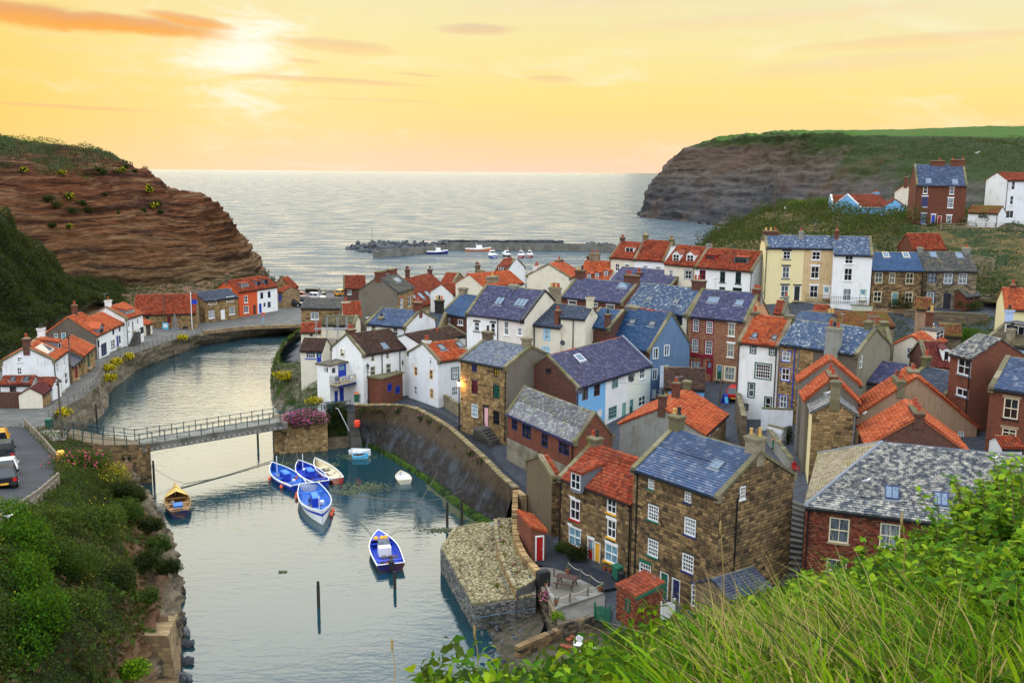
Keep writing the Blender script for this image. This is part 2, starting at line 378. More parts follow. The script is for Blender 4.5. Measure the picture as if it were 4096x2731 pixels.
# ------------------------------------------------------------------ houses: one builder, every house its own measures
BOX=None
def unit_block():
 """a dressed stone: a unit box with a chamfered front (y = -1 is the face)"""
 global BOX
 if BOX is None:
  c=.06; v=[]
  for y,k in ((0,0),(-.75,0),(-1,c)):
   v+=[(k,y,k*1.6),(1-k,y,k*1.6),(1-k,y,1-k*1.6),(k,y,1-k*1.6)]
  f=[(8,9,10,11)]
  for a in (0,4):
   for i in range(4):f.append((a+i,a+(i+1)%4,a+4+(i+1)%4,a+4+i))
  BOX=(np.array(v),f)
 return BOX
def block_mesh(name,mat):
 v,f=unit_block(); me=bpy.data.meshes.new(name); me.from_pydata([tuple(q) for q in v],[],f); me.materials.append(mat); me.update()
 return me
def lay_blocks(name,blocks,fr,mat,parent,n_single=0):
 # blocks (u0,u1,v0,v1,depth) on a wall face; the first n_single are objects of their own, the others one joined part
 if not blocks:return
 for k,(u0,u1,v0,v1,d) in enumerate(blocks[:n_single]):
  if k==0:me=block_mesh(name,mat)
  o=link(name,me,parent)
  o.matrix_local=fr@Matrix.Translation((u0,0,v0))@Matrix.Diagonal((u1-u0,d,v1-v0,1))
 rest=blocks[n_single:]
 if rest:
  V,Fc=unit_block(); R=np.array(rest)
  P=np.empty((len(R),12,3))
  P[:,:,0]=R[:,0:1]+V[None,:,0]*(R[:,1:2]-R[:,0:1]); P[:,:,1]=V[None,:,1]*R[:,4:5]; P[:,:,2]=R[:,2:3]+V[None,:,2]*(R[:,3:4]-R[:,2:3])
  P=P.reshape(-1,3); M=np.array(fr); P=P@M[:3,:3].T+M[:3,3]
  F=np.array(Fc)[None]+(np.arange(len(R))*12)[:,None,None]
  np_mesh(name,P,F.reshape(-1,4),mat,parent,kind='stuff')
def courses(W,z0,z1,rh,ln,gap,holes,clip=None,dep=(.02,.05),rng=None):
 """rows of blocks over 0..W x z0..z1, leaving the holes out; clip(z) -> (u0,u1) for gables"""
 rng=rng or RND; out=[]; z=z0; k=0
 while z<z1-.05:
  h=rng.uniform(*rh); h=min(h,z1-z)
  a,b=(0,W) if clip is None else clip(z+h*.9)
  if b-a<.15:break
  u=a-(rng.random()*ln[0] if k%2 else 0); first=True
  while u<b-.02:
   l=rng.uniform(*ln); u1=min(u+l,b); u0=max(u,a); u+=l
   if b-u<ln[0]*.4:u1=b; u=b+1
   segs=[(u0,u1)]
   for (h0,h1,g0,g1) in holes:
    if z+h>g0-.01 and z<g1+.01:
     ns=[]
     for s0,s1 in segs:
      if h1<=s0 or h0>=s1:ns.append((s0,s1)); continue
      if h0-s0>.07:ns.append((s0,h0))
      if s1-h1>.07:ns.append((h1,s1))
     segs=ns
   for s0,s1 in segs:
    if s1-s0>.06:out.append((s0+gap,s1-gap,z+gap,z+h-gap,rng.uniform(*dep)))
  z+=h; k+=1
 return out
def tile_rows(L,S,kind):
 """tiles over a slope of L x S: arrays of verts (n, k, 3) in slope space (x along the eave, y up the slope, z off it) and the quads of one tile"""
 if kind=='pantile':
  w,g,ov=.25,.30,.05
  prof=[(.02,-.012),(.30,.105),(.60,.035),(.98,-.02)]
 elif kind=='conc':
  w,g,ov=.31,.33,.04
  prof=[(.02,.01),(.45,.03),(.97,.01)]
 else:
  w,g,ov=(.30,.22,.03) if kind=='slate' else (.36,.26,.04)
  prof=[(.025,0),(.975,0)]
 nr=max(1,int(round(S/g))); g=S/nr; nc=max(1,int(round(L/w))); w=L/nc
 np_=len(prof); bx=np.array([p[0] for p in prof])*w; bz=np.array([p[1] for p in prof])
 one=np.empty((3*np_,3))
 one[:np_]=np.c_[bx,np.full(np_,g+ov),bz*.7]; one[np_:2*np_]=np.c_[bx,np.zeros(np_),bz+.045]; one[2*np_:]=np.c_[bx,np.zeros(np_),bz-.012]
 q=[(i,np_+i,np_+i+1,i+1) for i in range(np_-1)]+[(np_+i,2*np_+i,2*np_+i+1,np_+i+1) for i in range(np_-1)]
 at=[]
 for r in range(nr):
  sh=(w*.5 if (kind.startswith('slate') and r%2) else 0)
  for c in range(nc+(1 if sh else 0)):
   at.append((c*w-sh,r*g))
 return one,q,np.array(at),w,g
def roof_tiles(parent,name,fr,L,S,kind,mat,clip=None,n_single=0,rng=NR,holes=()):
 one,q,at,w,g=tile_rows(L,S,kind)
 n=len(at); V=np.repeat(one[None],n,0)
 V[:,:,2]+=rng.uniform(0,.012,(n,1)); V[:,:,2]+=(V[:,:,0]-w*.5)*rng.uniform(-.02,.02,(n,1)); V[:,:,2]+=(g-V[:,:,1])*rng.uniform(0,.03,(n,1))
 V[:,:,0]+=at[:,None,0]; V[:,:,1]+=at[:,None,1]+rng.uniform(-.008,.008,(n,1))
 ph=rng.uniform(0,6,3); V[:,:,2]+=.022*(1.2+np.sin(V[:,:,0]*.9+ph[0])*np.cos(V[:,:,1]*.8+ph[1])+.5*np.sin(V[:,:,0]*2.1+V[:,:,1]+ph[2]))
 if clip is not None:
  lo,hi=clip(np.clip(V[:,:,1],0,S)); keep=((V[:,:,0]>lo)&(V[:,:,0]<hi)).any(1)
  V=V[keep]; at=at[keep]; lo,hi=clip(np.clip(V[:,:,1],0,S))
 else:lo,hi=0.0,L
 for (h0,h1,g0,g1) in holes:
  k=~((at[:,0]+w>h0+.02)&(at[:,0]<h1-.02)&(at[:,1]+g>g0+.02)&(at[:,1]<g1-.02)); V=V[k]; at=at[k]
  if clip is not None:lo,hi=clip(np.clip(V[:,:,1],0,S))
 V[:,:,0]=np.clip(V[:,:,0],lo,hi); V[:,:,1]=np.minimum(V[:,:,1],S)
 wid=V[:,:,0].max(1)-V[:,:,0].min(1); V=V[wid>.03]; at=at[wid>.03]
 n=len(V)
 if n==0:return
 if n_single:
  M=np.array(fr); ctr=V.mean(1)@M[:3,:3].T+M[:3,3]
  W4=np.array(parent.matrix_world_hint) if hasattr(parent,'matrix_world_hint') else None
  full=wid[wid>.03]>w*.9
  order=np.argsort(np.where(full,at[:,1],1e3),kind='stable')
  pick=order[:min(n_single,int(full.sum()))]
  me=bpy.data.meshes.new(name); me.from_pydata([tuple(p) for p in one],[],q); me.materials.append(mat); me.update()
  for i in pick:
   o=link(name,me,parent); x,y=at[i]
   o.matrix_local=fr@Matrix.Translation((x,y,rng.uniform(0,.012)))@Matrix.Rotation(rng.uniform(-.02,.02),4,'X')
  keep=np.ones(n,bool); keep[pick]=False; V=V[keep]; n=len(V)
 if n:
  k=V.shape[1]; P=V.reshape(-1,3); M=np.array(fr); P=P@M[:3,:3].T+M[:3,3]
  Q=np.array(q)[None]+(np.arange(n)*k)[:,None,None]
  np_mesh(name,P,Q.reshape(-1,4),mat,parent,kind='stuff')
def frame_matrix(o,ex,ey,ez):
 return Matrix(((ex[0],ey[0],ez[0],o[0]),(ex[1],ey[1],ez[1],o[1]),(ex[2],ey[2],ez[2],o[2]),(0,0,0,1)))
def parse(st):
 tk=st.split(); b=tk[0]
 d=dict(fc=b[0],nx=int(b[1]),ny=int(b[2]),g='dark',s=None,l=None,a=None,arch=False,open=False)
 for q in tk[1:]:
  if q[0]=='s':d['s']=q[1]
  elif q[0]=='l':d['l']=q[1]
  elif q[0]=='a':d['a']=q[1]
  elif q[0]=='g':d['g']=q[1:]
  elif q=='arch':d['arch']=True
 return d
def window(parent,fr,u0,u1,v0,v1,st,recess=.07,dist=100.,label=None,name='window'):
 """fr: Matrix of the wall face: x along, -y outward, z up"""
 d=parse(st)
 if d['g']=='dark':d['g']=RND.choice(['dark']*5+['m','m','g'])
 m=MB(); fm=pc(d['fc']); F=lambda p:tuple(fr@Vector(p))
 w,h=u1-u0,v1-v0; fw=min(.08,w*.1); y0,y1=recess,recess-.07
 m.box(u0,u0+fw,y1,y0+.03,v0,v1,fm,F); m.box(u1-fw,u1,y1,y0+.03,v0,v1,fm,F)
 m.box(u0+fw,u1-fw,y1,y0+.03,v0,v0+fw,fm,F); m.box(u0+fw,u1-fw,y1,y0+.03,v1-fw,v1,fm,F)
 nx,ny=d['nx'],d['ny']; bw=.045 if nx*ny<=6 else .028
 iu,iv=(w-2*fw)/nx,(h-2*fw)/ny
 for i in range(1,nx):m.box(u0+fw+i*iu-bw/2,u0+fw+i*iu+bw/2,y1+.012,y0+.028,v0+fw,v1-fw,fm,F)
 for j in range(1,ny):
  b2=.06 if (ny==2 or (ny==4 and j==2)) else bw
  m.box(u0+fw,u1-fw,y1+.008,y0+.026,v0+fw+j*iv-b2/2,v0+fw+j*iv+b2/2,fm,F)
 o=m.build(name,parent)
 if label:o['label']=label
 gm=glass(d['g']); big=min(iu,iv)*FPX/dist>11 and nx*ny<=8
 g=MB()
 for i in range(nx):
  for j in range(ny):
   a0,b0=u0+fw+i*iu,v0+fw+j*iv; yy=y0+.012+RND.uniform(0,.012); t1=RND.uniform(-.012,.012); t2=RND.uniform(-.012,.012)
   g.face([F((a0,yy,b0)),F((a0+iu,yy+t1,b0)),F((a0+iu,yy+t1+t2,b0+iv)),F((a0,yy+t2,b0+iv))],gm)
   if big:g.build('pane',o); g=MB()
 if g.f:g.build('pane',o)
 if d['s']:
  q=MB(); q.box(u0-.10,u1+.10,-.10,.05,v0-.11,v0-.003,pc(d['s']),F); q.build('sill',o)
 if d['l']:
  q=MB(); q.box(u0-.14,u1+.14,-.035,.05,v1+.003,v1+.22,pc(d['l']),F); q.build('lintel',o)
 if d['a']:
  q=MB(); am=pc(d['a'])
  q.box(u0-.13,u0-.002,-.03,.06,v0-.10,v1+.12,am,F); q.box(u1+.002,u1+.13,-.03,.06,v0-.10,v1+.12,am,F)
  q.box(u0-.002,u1+.002,-.03,.06,v1+.002,v1+.12,am,F); q.box(u0-.002,u1+.002,-.045,.06,v0-.10,v0-.002,am,F); q.build('surround',o)
 return o
def door(parent,fr,u0,u1,v0,v1,st,recess=.08):
 """style: leaf colour, frame colour, optional 'g' glazed top, 'l?' lintel, 'n' no step"""
 tk=st.split(); m=MB(); F=lambda p:tuple(fr@Vector(p)); lm,fm=pc(tk[0][0]),pc(tk[0][1]); fw=.08
 m.box(u0+fw,u1-fw,recess,recess+.05,v0,v1-fw,lm,F)
 w,h=u1-u0-2*fw,v1-fw-v0
 if 'pl' in tk:
  for k in range(5):m.box(u0+fw+w*k/5+.008,u0+fw+w*(k+1)/5-.008,recess-.012,recess+.01,v0+.02,v1-fw-.02,lm,F)
 else:
  for a in (0,1):
   for b,c in ((.06,.42),(.5,.94)):
    if b>.4 and 'g' in tk:continue
    m.box(u0+fw+w*(.12+.42*a),u0+fw+w*(.46+.42*a),recess-.014,recess+.01,v0+h*b,v0+h*c,lm,F)
 o=m.build('door',parent)
 q=MB(); q.box(u0,u0+fw,recess-.08,recess+.06,v0,v1,fm,F); q.box(u1-fw,u1,recess-.08,recess+.06,v0,v1,fm,F); q.box(u0+fw,u1-fw,recess-.08,recess+.06,v1-fw,v1,fm,F)
 q.build('door_frame',o)
 if 'g' in tk:
  q=MB(); q.box(u0+fw+w*.15,u1-fw-w*.15,recess-.012,recess+.01,v0+h*.55,v0+h*.93,glass('b'),F); q.build('pane',o)
 q=MB(); q.box(u1-fw-.14,u1-fw-.07,recess-.05,recess,v0+h*.46,v0+h*.5,metal((.5,.42,.2)),F); q.build('handle',o)
 for x in tk[1:]:
  if x[0]=='l' and len(x)==2:q=MB(); q.box(u0-.12,u1+.12,-.04,.05,v1+.003,v1+.2,pc(x[1]),F); q.build('lintel',o)
 if 'n' not in tk:
  q=MB(); q.box(u0-.1,u1+.1,-.35,.0,v0-.16,v0-.004,pc('S'),F); q.build('step',o)
 return o
def chimney(parent,x,y,z0,z1,w,d,mat,pots='rr',cap=None,label=None,ph=.55):
 m=MB(); cap=cap or mat
 m.box(x-w/2,x+w/2,y-d/2,y+d/2,z0,z1,mat)
 m.box(x-w/2-.06,x+w/2+.06,y-d/2-.06,y+d/2+.06,z1-.26,z1-.14,cap)
 m.box(x-w/2-.10,x+w/2+.10,y-d/2-.10,y+d/2+.10,z1-.12,z1,cap)
 m.hexa([(x-w/2-.04,y-d/2-.04,z1+.002),(x+w/2+.04,y-d/2-.04,z1+.002),(x+w/2+.04,y+d/2+.04,z1+.002),(x-w/2-.04,y+d/2+.04,z1+.002)],
   [(x-w/2+.12,y-d/2+.12,z1+.12),(x+w/2-.12,y-d/2+.12,z1+.12),(x+w/2-.12,y+d/2-.12,z1+.12),(x-w/2+.12,y+d/2-.12,z1+.12)],COPE)
 m.box(x-w/2-.03,x+w/2+.03,y-d/2-.03,y+d/2+.03,z0+(z1-z0)*.0,min(z0+.9,z1-.4),mat) if z1-z0>2.2 else None
 o=m.build('chimney',parent)
 if label:o['label']=label
 n=len(pots); along=w>=d
 for k,c in enumerate(pots):
  if c=='-':continue
  tt=((k+.5)/n-.5)*(max(w,d)-.1); px,py=(x+tt,y) if along else (x,y+tt)
  hh=ph*RND.uniform(.75,1.15); r=min(.15,max(w,d)/n*.42)
  q=MB(); q.lathe([(r*1.1,0),(r*1.1,.08),(r,.1),(r*.85,hh-.1),(r*1.05,hh-.08),(r*1.05,hh),(r*.7,hh),(r*.7,hh-.1)],POTS[c],(px,py,z1+.06),9)
  q.build('chimney_pot',o,smooth=False)
 return o
HOUSES={}
def house(name,label,cr,A,B,ze=None,zg=None,base=None,Y=None,D=6.0,C0=None,C1=None,ridge=None,rh=None,zb=None,
   wall=None,wl=None,wr=None,wb=None,roof='slate',rm=None,fw=(),lw=(),rw=(),dr=(),ldr=(),rdr=(),chim=(),sky=(),dorm=(),cop='',copm=None,
   pipes=(),gut=GUT,cat='house',group=None,facing=None,fmat=None,n_stone=0,n_tile=0,both=False,dist=None,ridge_m=None,ends='gg',roof_lab=None,brk=None,baseB=None,apex0=None,apex1=None,az=None,Lm=5.0,hip=None):
 """A, B: the two ends of the eave one sees (A on the left), given as pixels of the photograph and set down in the world at height ze"""
 if base is not None:
  P=atz(cr,base[0],base[1],zg); Y=P[1]
 if baseB is not None:
  P=atz(cr,baseB[0],baseB[1],zg); ze=float(aty(cr,B[0],B[1],P[1])[2])
 if ze is None:ze=float(aty(cr,A[0],A[1],Y)[2])
 a=atz(cr,A[0],A[1],ze)
 b=atz(cr,B[0],B[1],ze) if az is None else a+Lm*np.array([math.sin(math.radians(az)),math.cos(math.radians(az)),0])
 if zg is None:zg=ground(a[0],a[1])
 if zb is None:zb=min(zg,ground(b[0],b[1]),zg)-1.0
 ex=(b-a); ex[2]=0; L=float(np.linalg.norm(ex)); ex /= L; ey=np.array([-ex[1],ex[0],0])
 if apex0 is not None or apex1 is not None:
  o,pxl=(a,apex0) if apex0 is not None else (b,apex1)
  d=ray(cr,*pxl); t=((o-EYE)@ex)/(d@ex); q=EYE+t*d-o; D=2*float(q@ey); rh=float(q[2])
  if D<2.5 or D>14 or rh<.2*D or rh>.75*D:print('APEX?',label[:30],'D %.1f rh %.1f'%(D,rh)); D=min(max(abs(D),4),11); rh=min(max(rh,.28*D),.6*D)
 if C0 is not None:D=float((atz(cr,C0[0],C0[1],ze)-a)@ey)
 if C1 is not None:D=float((atz(cr,C1[0],C1[1],ze)-b)@ey)
 D=abs(D)
 def loc(p):v=np.asarray(p)-np.array([a[0],a[1],0]); return np.array([v@ex,v@ey,v[2]])
 eye=loc(EYE)
 def hit(px,py,pt,nrm,c=cr):
  d=ray(c,px,py); d=np.array([d@ex,d@ey,d[2]]); t=((np.asarray(pt)-eye)@nrm)/(d@nrm); return eye+t*d
 if rh is None:
  if ridge is not None:rh=float(hit(ridge[0],ridge[1],(0,D/2,0),np.array([0,1,0]))[2]-ze)
  else:rh=D/2*.85
  if rh>D*.75 or rh<D*.2:print('ROOF?',name,'L %.1f D %.1f rh %.2f'%(L,D,rh))
  rh=min(max(rh,D*.12),D*.8)
 root=thing(name,label,cat,(a[0],a[1],0),math.atan2(ex[1],ex[0]),group)
 dist=dist or float(np.linalg.norm(a-EYE))
 HOUSES[label]=(root,L,D,ze,rh)
 if 0:print('HOUSE %-34s L %.1f D %.1f H %.1f rh %.1f ze %.1f zb %.1f at %.0f %.0f'%(label[:34],L,D,ze-zg,rh,ze,zb,a[0],a[1]))
 wl=wl or wall; wr=wr or wall; wb=wb or wall
 FR={'f':(frame_matrix((0,0,0),(1,0,0),(0,1,0),(0,0,1)),L,wall),'r':(frame_matrix((L,0,0),(0,1,0),(-1,0,0),(0,0,1)),D,wr),
   'l':(frame_matrix((0,D,0),(0,-1,0),(1,0,0),(0,0,1)),D,wl),'b':(frame_matrix((L,D,0),(-1,0,0),(0,-1,0),(0,0,1)),L,wb)}
 NRM={'f':((0,0,0),np.array([0,1,0])),'r':((L,0,0),np.array([1,0,0])),'l':((0,0,0),np.array([1,0,0]))}
 def rect(side,cx,cy,w,h,c=cr):
  p=hit(cx,cy,*NRM[side],c=c); s=CR[c][2]
  q0=lambda v:np.array(proj(np.array([a[0],a[1],0])+v[0]*ex+v[1]*ey+np.array([0,0,v[2]]),c))
  du={'f':(1,0,0),'r':(0,1,0),'l':(0,-1,0)}[side]
  kx=abs((q0(p+.5*np.array(du))-q0(p-.5*np.array(du)))[0]); kz=abs((q0(p+np.array((0,0,.5)))-q0(p-np.array((0,0,.5))))[1])
  u={'f':p[0],'r':p[1],'l':D-p[1]}[side]; W=FR[side][1]
  w=max(.35,min(w/kx,W-.1)); hh=h/kz
  u=min(max(u,w/2+.04),W-w/2-.04)
  return [u-w/2,u+w/2,p[2]-hh/2,p[2]+hh/2]
 holes={'f':[],'r':[],'l':[],'b':[]}; wins=[]; drs=[]
 for side,lst in (('f',fw),('r',rw),('l',lw)):
  for w in lst:
   c=w[5] if len(w)>5 else cr
   q=rect(side,*w[:4],c=c); wins.append((side,q,w[4]))
   if q[3]<ze-.03:holes[side].append(q)
 for side,lst in (('f',dr),('r',rdr),('l',ldr)):
  for w in lst:
   q=rect(side,*w[:4],c=(w[5] if len(w)>5 else cr)); drs.append((side,q,w[4]))
   if q[3]<ze-.03:holes[side].append(q)
 # walls, with real openings
 m=MB()
 for side in 'frlb':
  M,Wd,mat=FR[side]; F=lambda p:tuple(M@Vector(p))
  us=sorted({0.0,Wd,*[x for h in holes[side] for x in h[:2]]}); vs=sorted({zb,ze,*[x for h in holes[side] for x in h[2:]]})
  for i in range(len(us)-1):
   for j in range(len(vs)-1):
    cu,cv=(us[i]+us[i+1])/2,(vs[j]+vs[j+1])/2
    if any(h[0]<cu<h[1] and h[2]<cv<h[3] for h in holes[side]):continue
    m.face([F((us[i],0,vs[j])),F((us[i+1],0,vs[j])),F((us[i+1],0,vs[j+1])),F((us[i],0,vs[j+1]))],mat)
  for u0,u1,v0,v1 in holes[side]:
   R=.16
   m.face([F((u0,0,v0)),F((u0,0,v1)),F((u0,R,v1)),F((u0,R,v0))],mat); m.face([F((u1,0,v1)),F((u1,0,v0)),F((u1,R,v0)),F((u1,R,v1))],mat)
   m.face([F((u0,0,v1)),F((u1,0,v1)),F((u1,R,v1)),F((u0,R,v1))],mat); m.face([F((u1,0,v0)),F((u0,0,v0)),F((u0,R,v0)),F((u1,R,v0))],mat)
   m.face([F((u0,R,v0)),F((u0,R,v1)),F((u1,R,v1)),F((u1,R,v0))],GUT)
  if roof!='flat' and side in 'rl' and not (hip and side=='l') and ends['lr'.index(side)]=='g':
   m.face([F((0,0,ze)),F((Wd,0,ze)),F((Wd/2,0,ze+rh))],mat)
 wo=m.build('wall',root)
 if facing:
  fm=fmat or STONE['gold']; left=n_stone
  for side in facing:
   M,Wd,mat=FR[side]; cl=None; top=ze-.02
   if side in 'rl':
    top=ze+rh*.93; cl=lambda z:(0,Wd) if z<=ze else ((z-ze)/rh*Wd/2,Wd-(z-ze)/rh*Wd/2)
   if fmat is STONE['brick']:bl=courses(Wd,zg-.3,top,(.075,.08),(.20,.25),.006,holes[side],cl,(.012,.022))
   else:bl=courses(Wd,zg-.3,top,(.19,.28),(.26,.58),.012,holes[side],cl,(.02,.055))
   bl.sort(key=lambda q:-q[2]) if fmat is STONE['brick'] else RND.shuffle(bl)
   lay_blocks('brick' if fmat is STONE['brick'] else 'stone',bl,M,fm,wo,min(left,n_stone*2//3 if len(facing)>1 else left)); left=max(0,n_stone-n_stone*2//3)
 for side,q,st in wins:
  if st[0]=='!':wins_special(root,FR[side][0],q,st)
  else:window(root,FR[side][0],*q,st,recess=.07 if q in holes[side] else -.02,dist=dist)
 for side,q,st in drs:door(root,FR[side][0],*q,st,recess=.08 if q in holes[side] else -.03)
 # roof
 rm=rm or SLATE['blue']; S=math.hypot(D/2,rh); ca,sa=(D/2)/S,rh/S
 kind={'slate':'slate','bslate':'bslate','pantile':'pantile','conc':'conc'}.get(roof)
 if roof=='flat':
  q=MB(); q.box(-.15,L+.15,-.15,D+.15,ze,ze+.18,rm); q.build('roof',root)
 else:
  ov=.18; vl=.0 if 'l' in cop else .10; vr=.0 if 'r' in cop else .10; th=.10
  q=MB(); e0=-ov; z0=ze-ov*sa/ca; xh=0.0
  if hip is not None:xh=float(hit(hip[0],hip[1],(0,D/2,0),np.array([0,1,0]))[0])
  for (ya,yb) in ((-ov,D/2),(D+ov,D/2)):
   lo=[(-vl,ya,z0),(L+vr,ya,z0),(L+vr,yb,ze+rh),(xh-vl,yb,ze+rh)]; hi=[(p[0],p[1],p[2]+th) for p in lo]
   if ya>yb:lo=lo[::-1]; hi=hi[::-1]
   q.hexa(lo,hi,rm)
  if hip is not None:
   lo=[(-vl,D+ov,z0),(-vl,-ov,z0),(xh-vl,D/2,ze+rh)]; q.hexa(lo,[(p[0],p[1],p[2]+th) for p in lo],hip[2])
  ro=q.build('roof',root)
  if roof_lab:ro['label']=roof_lab
  frF=frame_matrix((-vl,-ov-.02,z0+th+.004),(1,0,0),(0,ca,sa),(0,-sa,ca)); SL=S+ov/ca
  sh=[]
  tn='tile' if roof in ('pantile','conc') else 'slate'
  def slope_hit(px,py,c=cr):
   p=hit(px,py,(0,0,ze+th),np.array([0,-sa,ca]),c=c); return p
  ftil=[]
  for s in sky:
   c=s[5] if len(s)>5 else cr; p=slope_hit(s[0],s[1],c)
   q0=lambda v:np.array(proj(np.array([a[0],a[1],0])+v[0]*ex+v[1]*ey+np.array([0,0,v[2]]),c))
   kx=abs((q0(p+np.array((.5,0,0)))-q0(p-np.array((.5,0,0))))[0]); ks=abs((q0(p+.5*np.array((0,ca,sa)))-q0(p-.5*np.array((0,ca,sa))))[1])
   w,hh=max(.4,s[2]/kx),max(.5,s[3]/max(ks,1e-3)); hh=min(hh,S*.7)
   p=p+np.array((0,-sa,ca))*(.08 if roof=='pantile' else .03); M=frame_matrix(tuple(p),(1,0,0),(0,ca,sa),(0,-sa,ca)); F=lambda v:tuple(M@Vector(v))
   k=MB(); fm=pc(s[4][0])
   k.box(-w/2,-w/2+.07,-hh/2,hh/2,-.02,.13,fm,F); k.box(w/2-.07,w/2,-hh/2,hh/2,-.02,.13,fm,F)
   k.box(-w/2+.07,w/2-.07,-hh/2,-hh/2+.07,-.02,.125,fm,F); k.box(-w/2+.07,w/2-.07,hh/2-.07,hh/2,-.02,.135,fm,F)
   k.box(-w/2-.12,w/2+.12,-hh/2-.2,-hh/2-.004,-.02,.06,lead(),F)
   n=int(s[4][1]) if len(s[4])>1 and s[4][1].isdigit() else 1
   for j in range(1,n):k.box(-w/2+w*j/n-.03,-w/2+w*j/n+.03,-hh/2+.07,hh/2-.07,-.02,.12,fm,F)
   o=k.build('skylight',root); g=MB()
   g.box(-w/2+.07,w/2-.07,-hh/2+.07,hh/2-.07,-.01,.10,glass('sky' if 's' in s[4] else 'm'),F); g.build('pane',o)
  roof_tiles(ro,tn,frF,L+vl+vr,SL,kind,rm,n_single=n_tile,clip=(None if hip is None else (lambda y:(xh*y/SL,np.full_like(y,L+vl+vr)))))
  if hip is not None:
   Wd=D+2*ov; Sh=math.hypot(xh,ze+rh-z0); c2,s2=xh/Sh,(ze+rh-z0)/Sh
   fh=frame_matrix((-vl,D+ov,z0+th+.004),(0,-1,0),(c2,0,s2),(-s2,0,c2))
   roof_tiles(ro,tn,fh,Wd,Sh,kind,hip[2],clip=lambda y:(Wd/2*y/Sh,Wd-Wd/2*y/Sh))
   hp=MB(); hp.tube([(-vl,-ov,z0+th),(xh-vl,D/2,ze+rh+th+.03)],.13,lead(),6); hp.tube([(-vl,D+ov,z0+th),(xh-vl,D/2,ze+rh+th+.03)],.13,lead(),6); hp.build('hip_ridge',ro)
  if both:
   frB=frame_matrix((L+vr,D+ov+.02,z0+th+.004),(-1,0,0),(0,-ca,sa),(0,sa,ca))
   roof_tiles(ro,tn,frB,L+vl+vr,SL,kind,rm)
  # ridge tiles
  nr=max(2,int((L-xh)/.45)); q=MB(); rmm=ridge_m or COPE; zr=ze+rh+th
  for k in range(nr):
   x0,x1=xh-vl+(L-xh+vl+vr)*k/nr+.006,xh-vl+(L-xh+vl+vr)*(k+1)/nr-.006; dz=RND.uniform(0,.012)
   q.hexa([(x0,D/2-.17,zr-.09+dz),(x0,D/2,zr+.085+dz),(x0,D/2+.17,zr-.09+dz)],[(x1,D/2-.17,zr-.09+dz),(x1,D/2,zr+.07+dz),(x1,D/2+.17,zr-.09+dz)],rmm)
  q.build('ridge',ro,kind='stuff')
  cm=copm or COPE
  for ch,x0,x1 in (('l',-.10,.30),('r',L-.30,L+.10)):
   if ch in cop:
    n=max(3,int(S/.9)); q=MB()
    for sg in (0,1):
     for k in range(n):
      t0,t1=(-.05+1.05*k/n)+.004,(-.05+1.05*(k+1)/n)-.004
      f2=(lambda t:(D/2*t,ze+rh*t)) if sg==0 else (lambda t:(D-D/2*t,ze+rh*t))
      y0,w0=f2(t0); y1,w1=f2(t1); ho=.24+RND.uniform(0,.02)
      lo=[(x0,y0,w0+.02),(x1,y0,w0+.02),(x1,y1,w1+.02),(x0,y1,w1+.02)]
      if sg:lo=lo[::-1]
      q.hexa(lo,[(p[0],p[1],p[2]+ho) for p in lo],cm)
     yk,zk=(-.25,ze-.15) if sg==0 else (D-.1,ze-.15)
     q.box(x0-.01,x1+.01,yk,yk+.35,zk-.2,zk+.32,cm)
    q.build('coping',ro,kind='stuff')
  for d in dorm:dormer(root,hit,rect_proj=(a,ex,ey),cr=cr,ze=ze,D=D,rh=rh,L=L,d=d,rm=rm,kind=kind,dist=dist)
 # chimneys
 for c in chim:
  cx,yt,yb,wp,mt,pots=c[:6]; yf=c[6] if len(c)>6 else .5; dd=c[7] if len(c)>7 else None
  pt=(0,D*yf,0); p=hit(cx,yb,pt,np.array([0,1,0])); pz=hit(cx,yt,pt,np.array([0,1,0]))[2]
  s=CR[cr][2]; dep=float(np.dot(np.array([a[0],a[1],0])+p[0]*ex+p[1]*ey+np.array([0,0,p[2]])-EYE,_f))
  wm=wp/s*dep/FPX; cxs=abs(ex[0]); dd=dd or .7
  wm=max(.5,(wm-dd*abs(ex[1]))/max(cxs,.35))
  wm=min(wm,2.6)
  x=min(max(p[0],wm/2-.1),L-wm/2+.1)
  zc0=ze+rh*(1-abs(2*yf-1))-.5 if roof!='flat' else ze
  zc0=min(zc0,pz-.6)
  pz=max(pz,zc0+.8)
  if 0<=yf<=1:zc0-=.3
  else:zc0=zb
  chimney(root,x,D*yf,zc0,pz,wm,dd,mt,pots)
 if gut and roof!='flat':
  q=MB(); z0=ze-.16*rh/(D/2)
  q.box(0.0,L,-.29,-.16,z0-.10,z0+.02,gut); q.box(0,L,-.16,-.015,ze-.26,ze-.10,gut); q.build('gutter',root)
 for pp in pipes:
  side=pp[2] if len(pp)>2 else 'f'; p=hit(pp[0],pp[1],*NRM[side]); M=FR[side][0]
  u={'f':p[0],'r':p[1],'l':D-p[1]}[side]; u=min(max(u,.08),FR[side][1]-.08)
  bz=pp[3] if len(pp)>3 else zg; q=MB(); pm=pc(pp[4]) if len(pp)>4 else GUT
  q.tube([M@Vector((u,-.22,ze-.1)),M@Vector((u,-.08,ze-.45)),M@Vector((u,-.08,bz))],.055,pm,6); q.build('drainpipe',root)
 return root
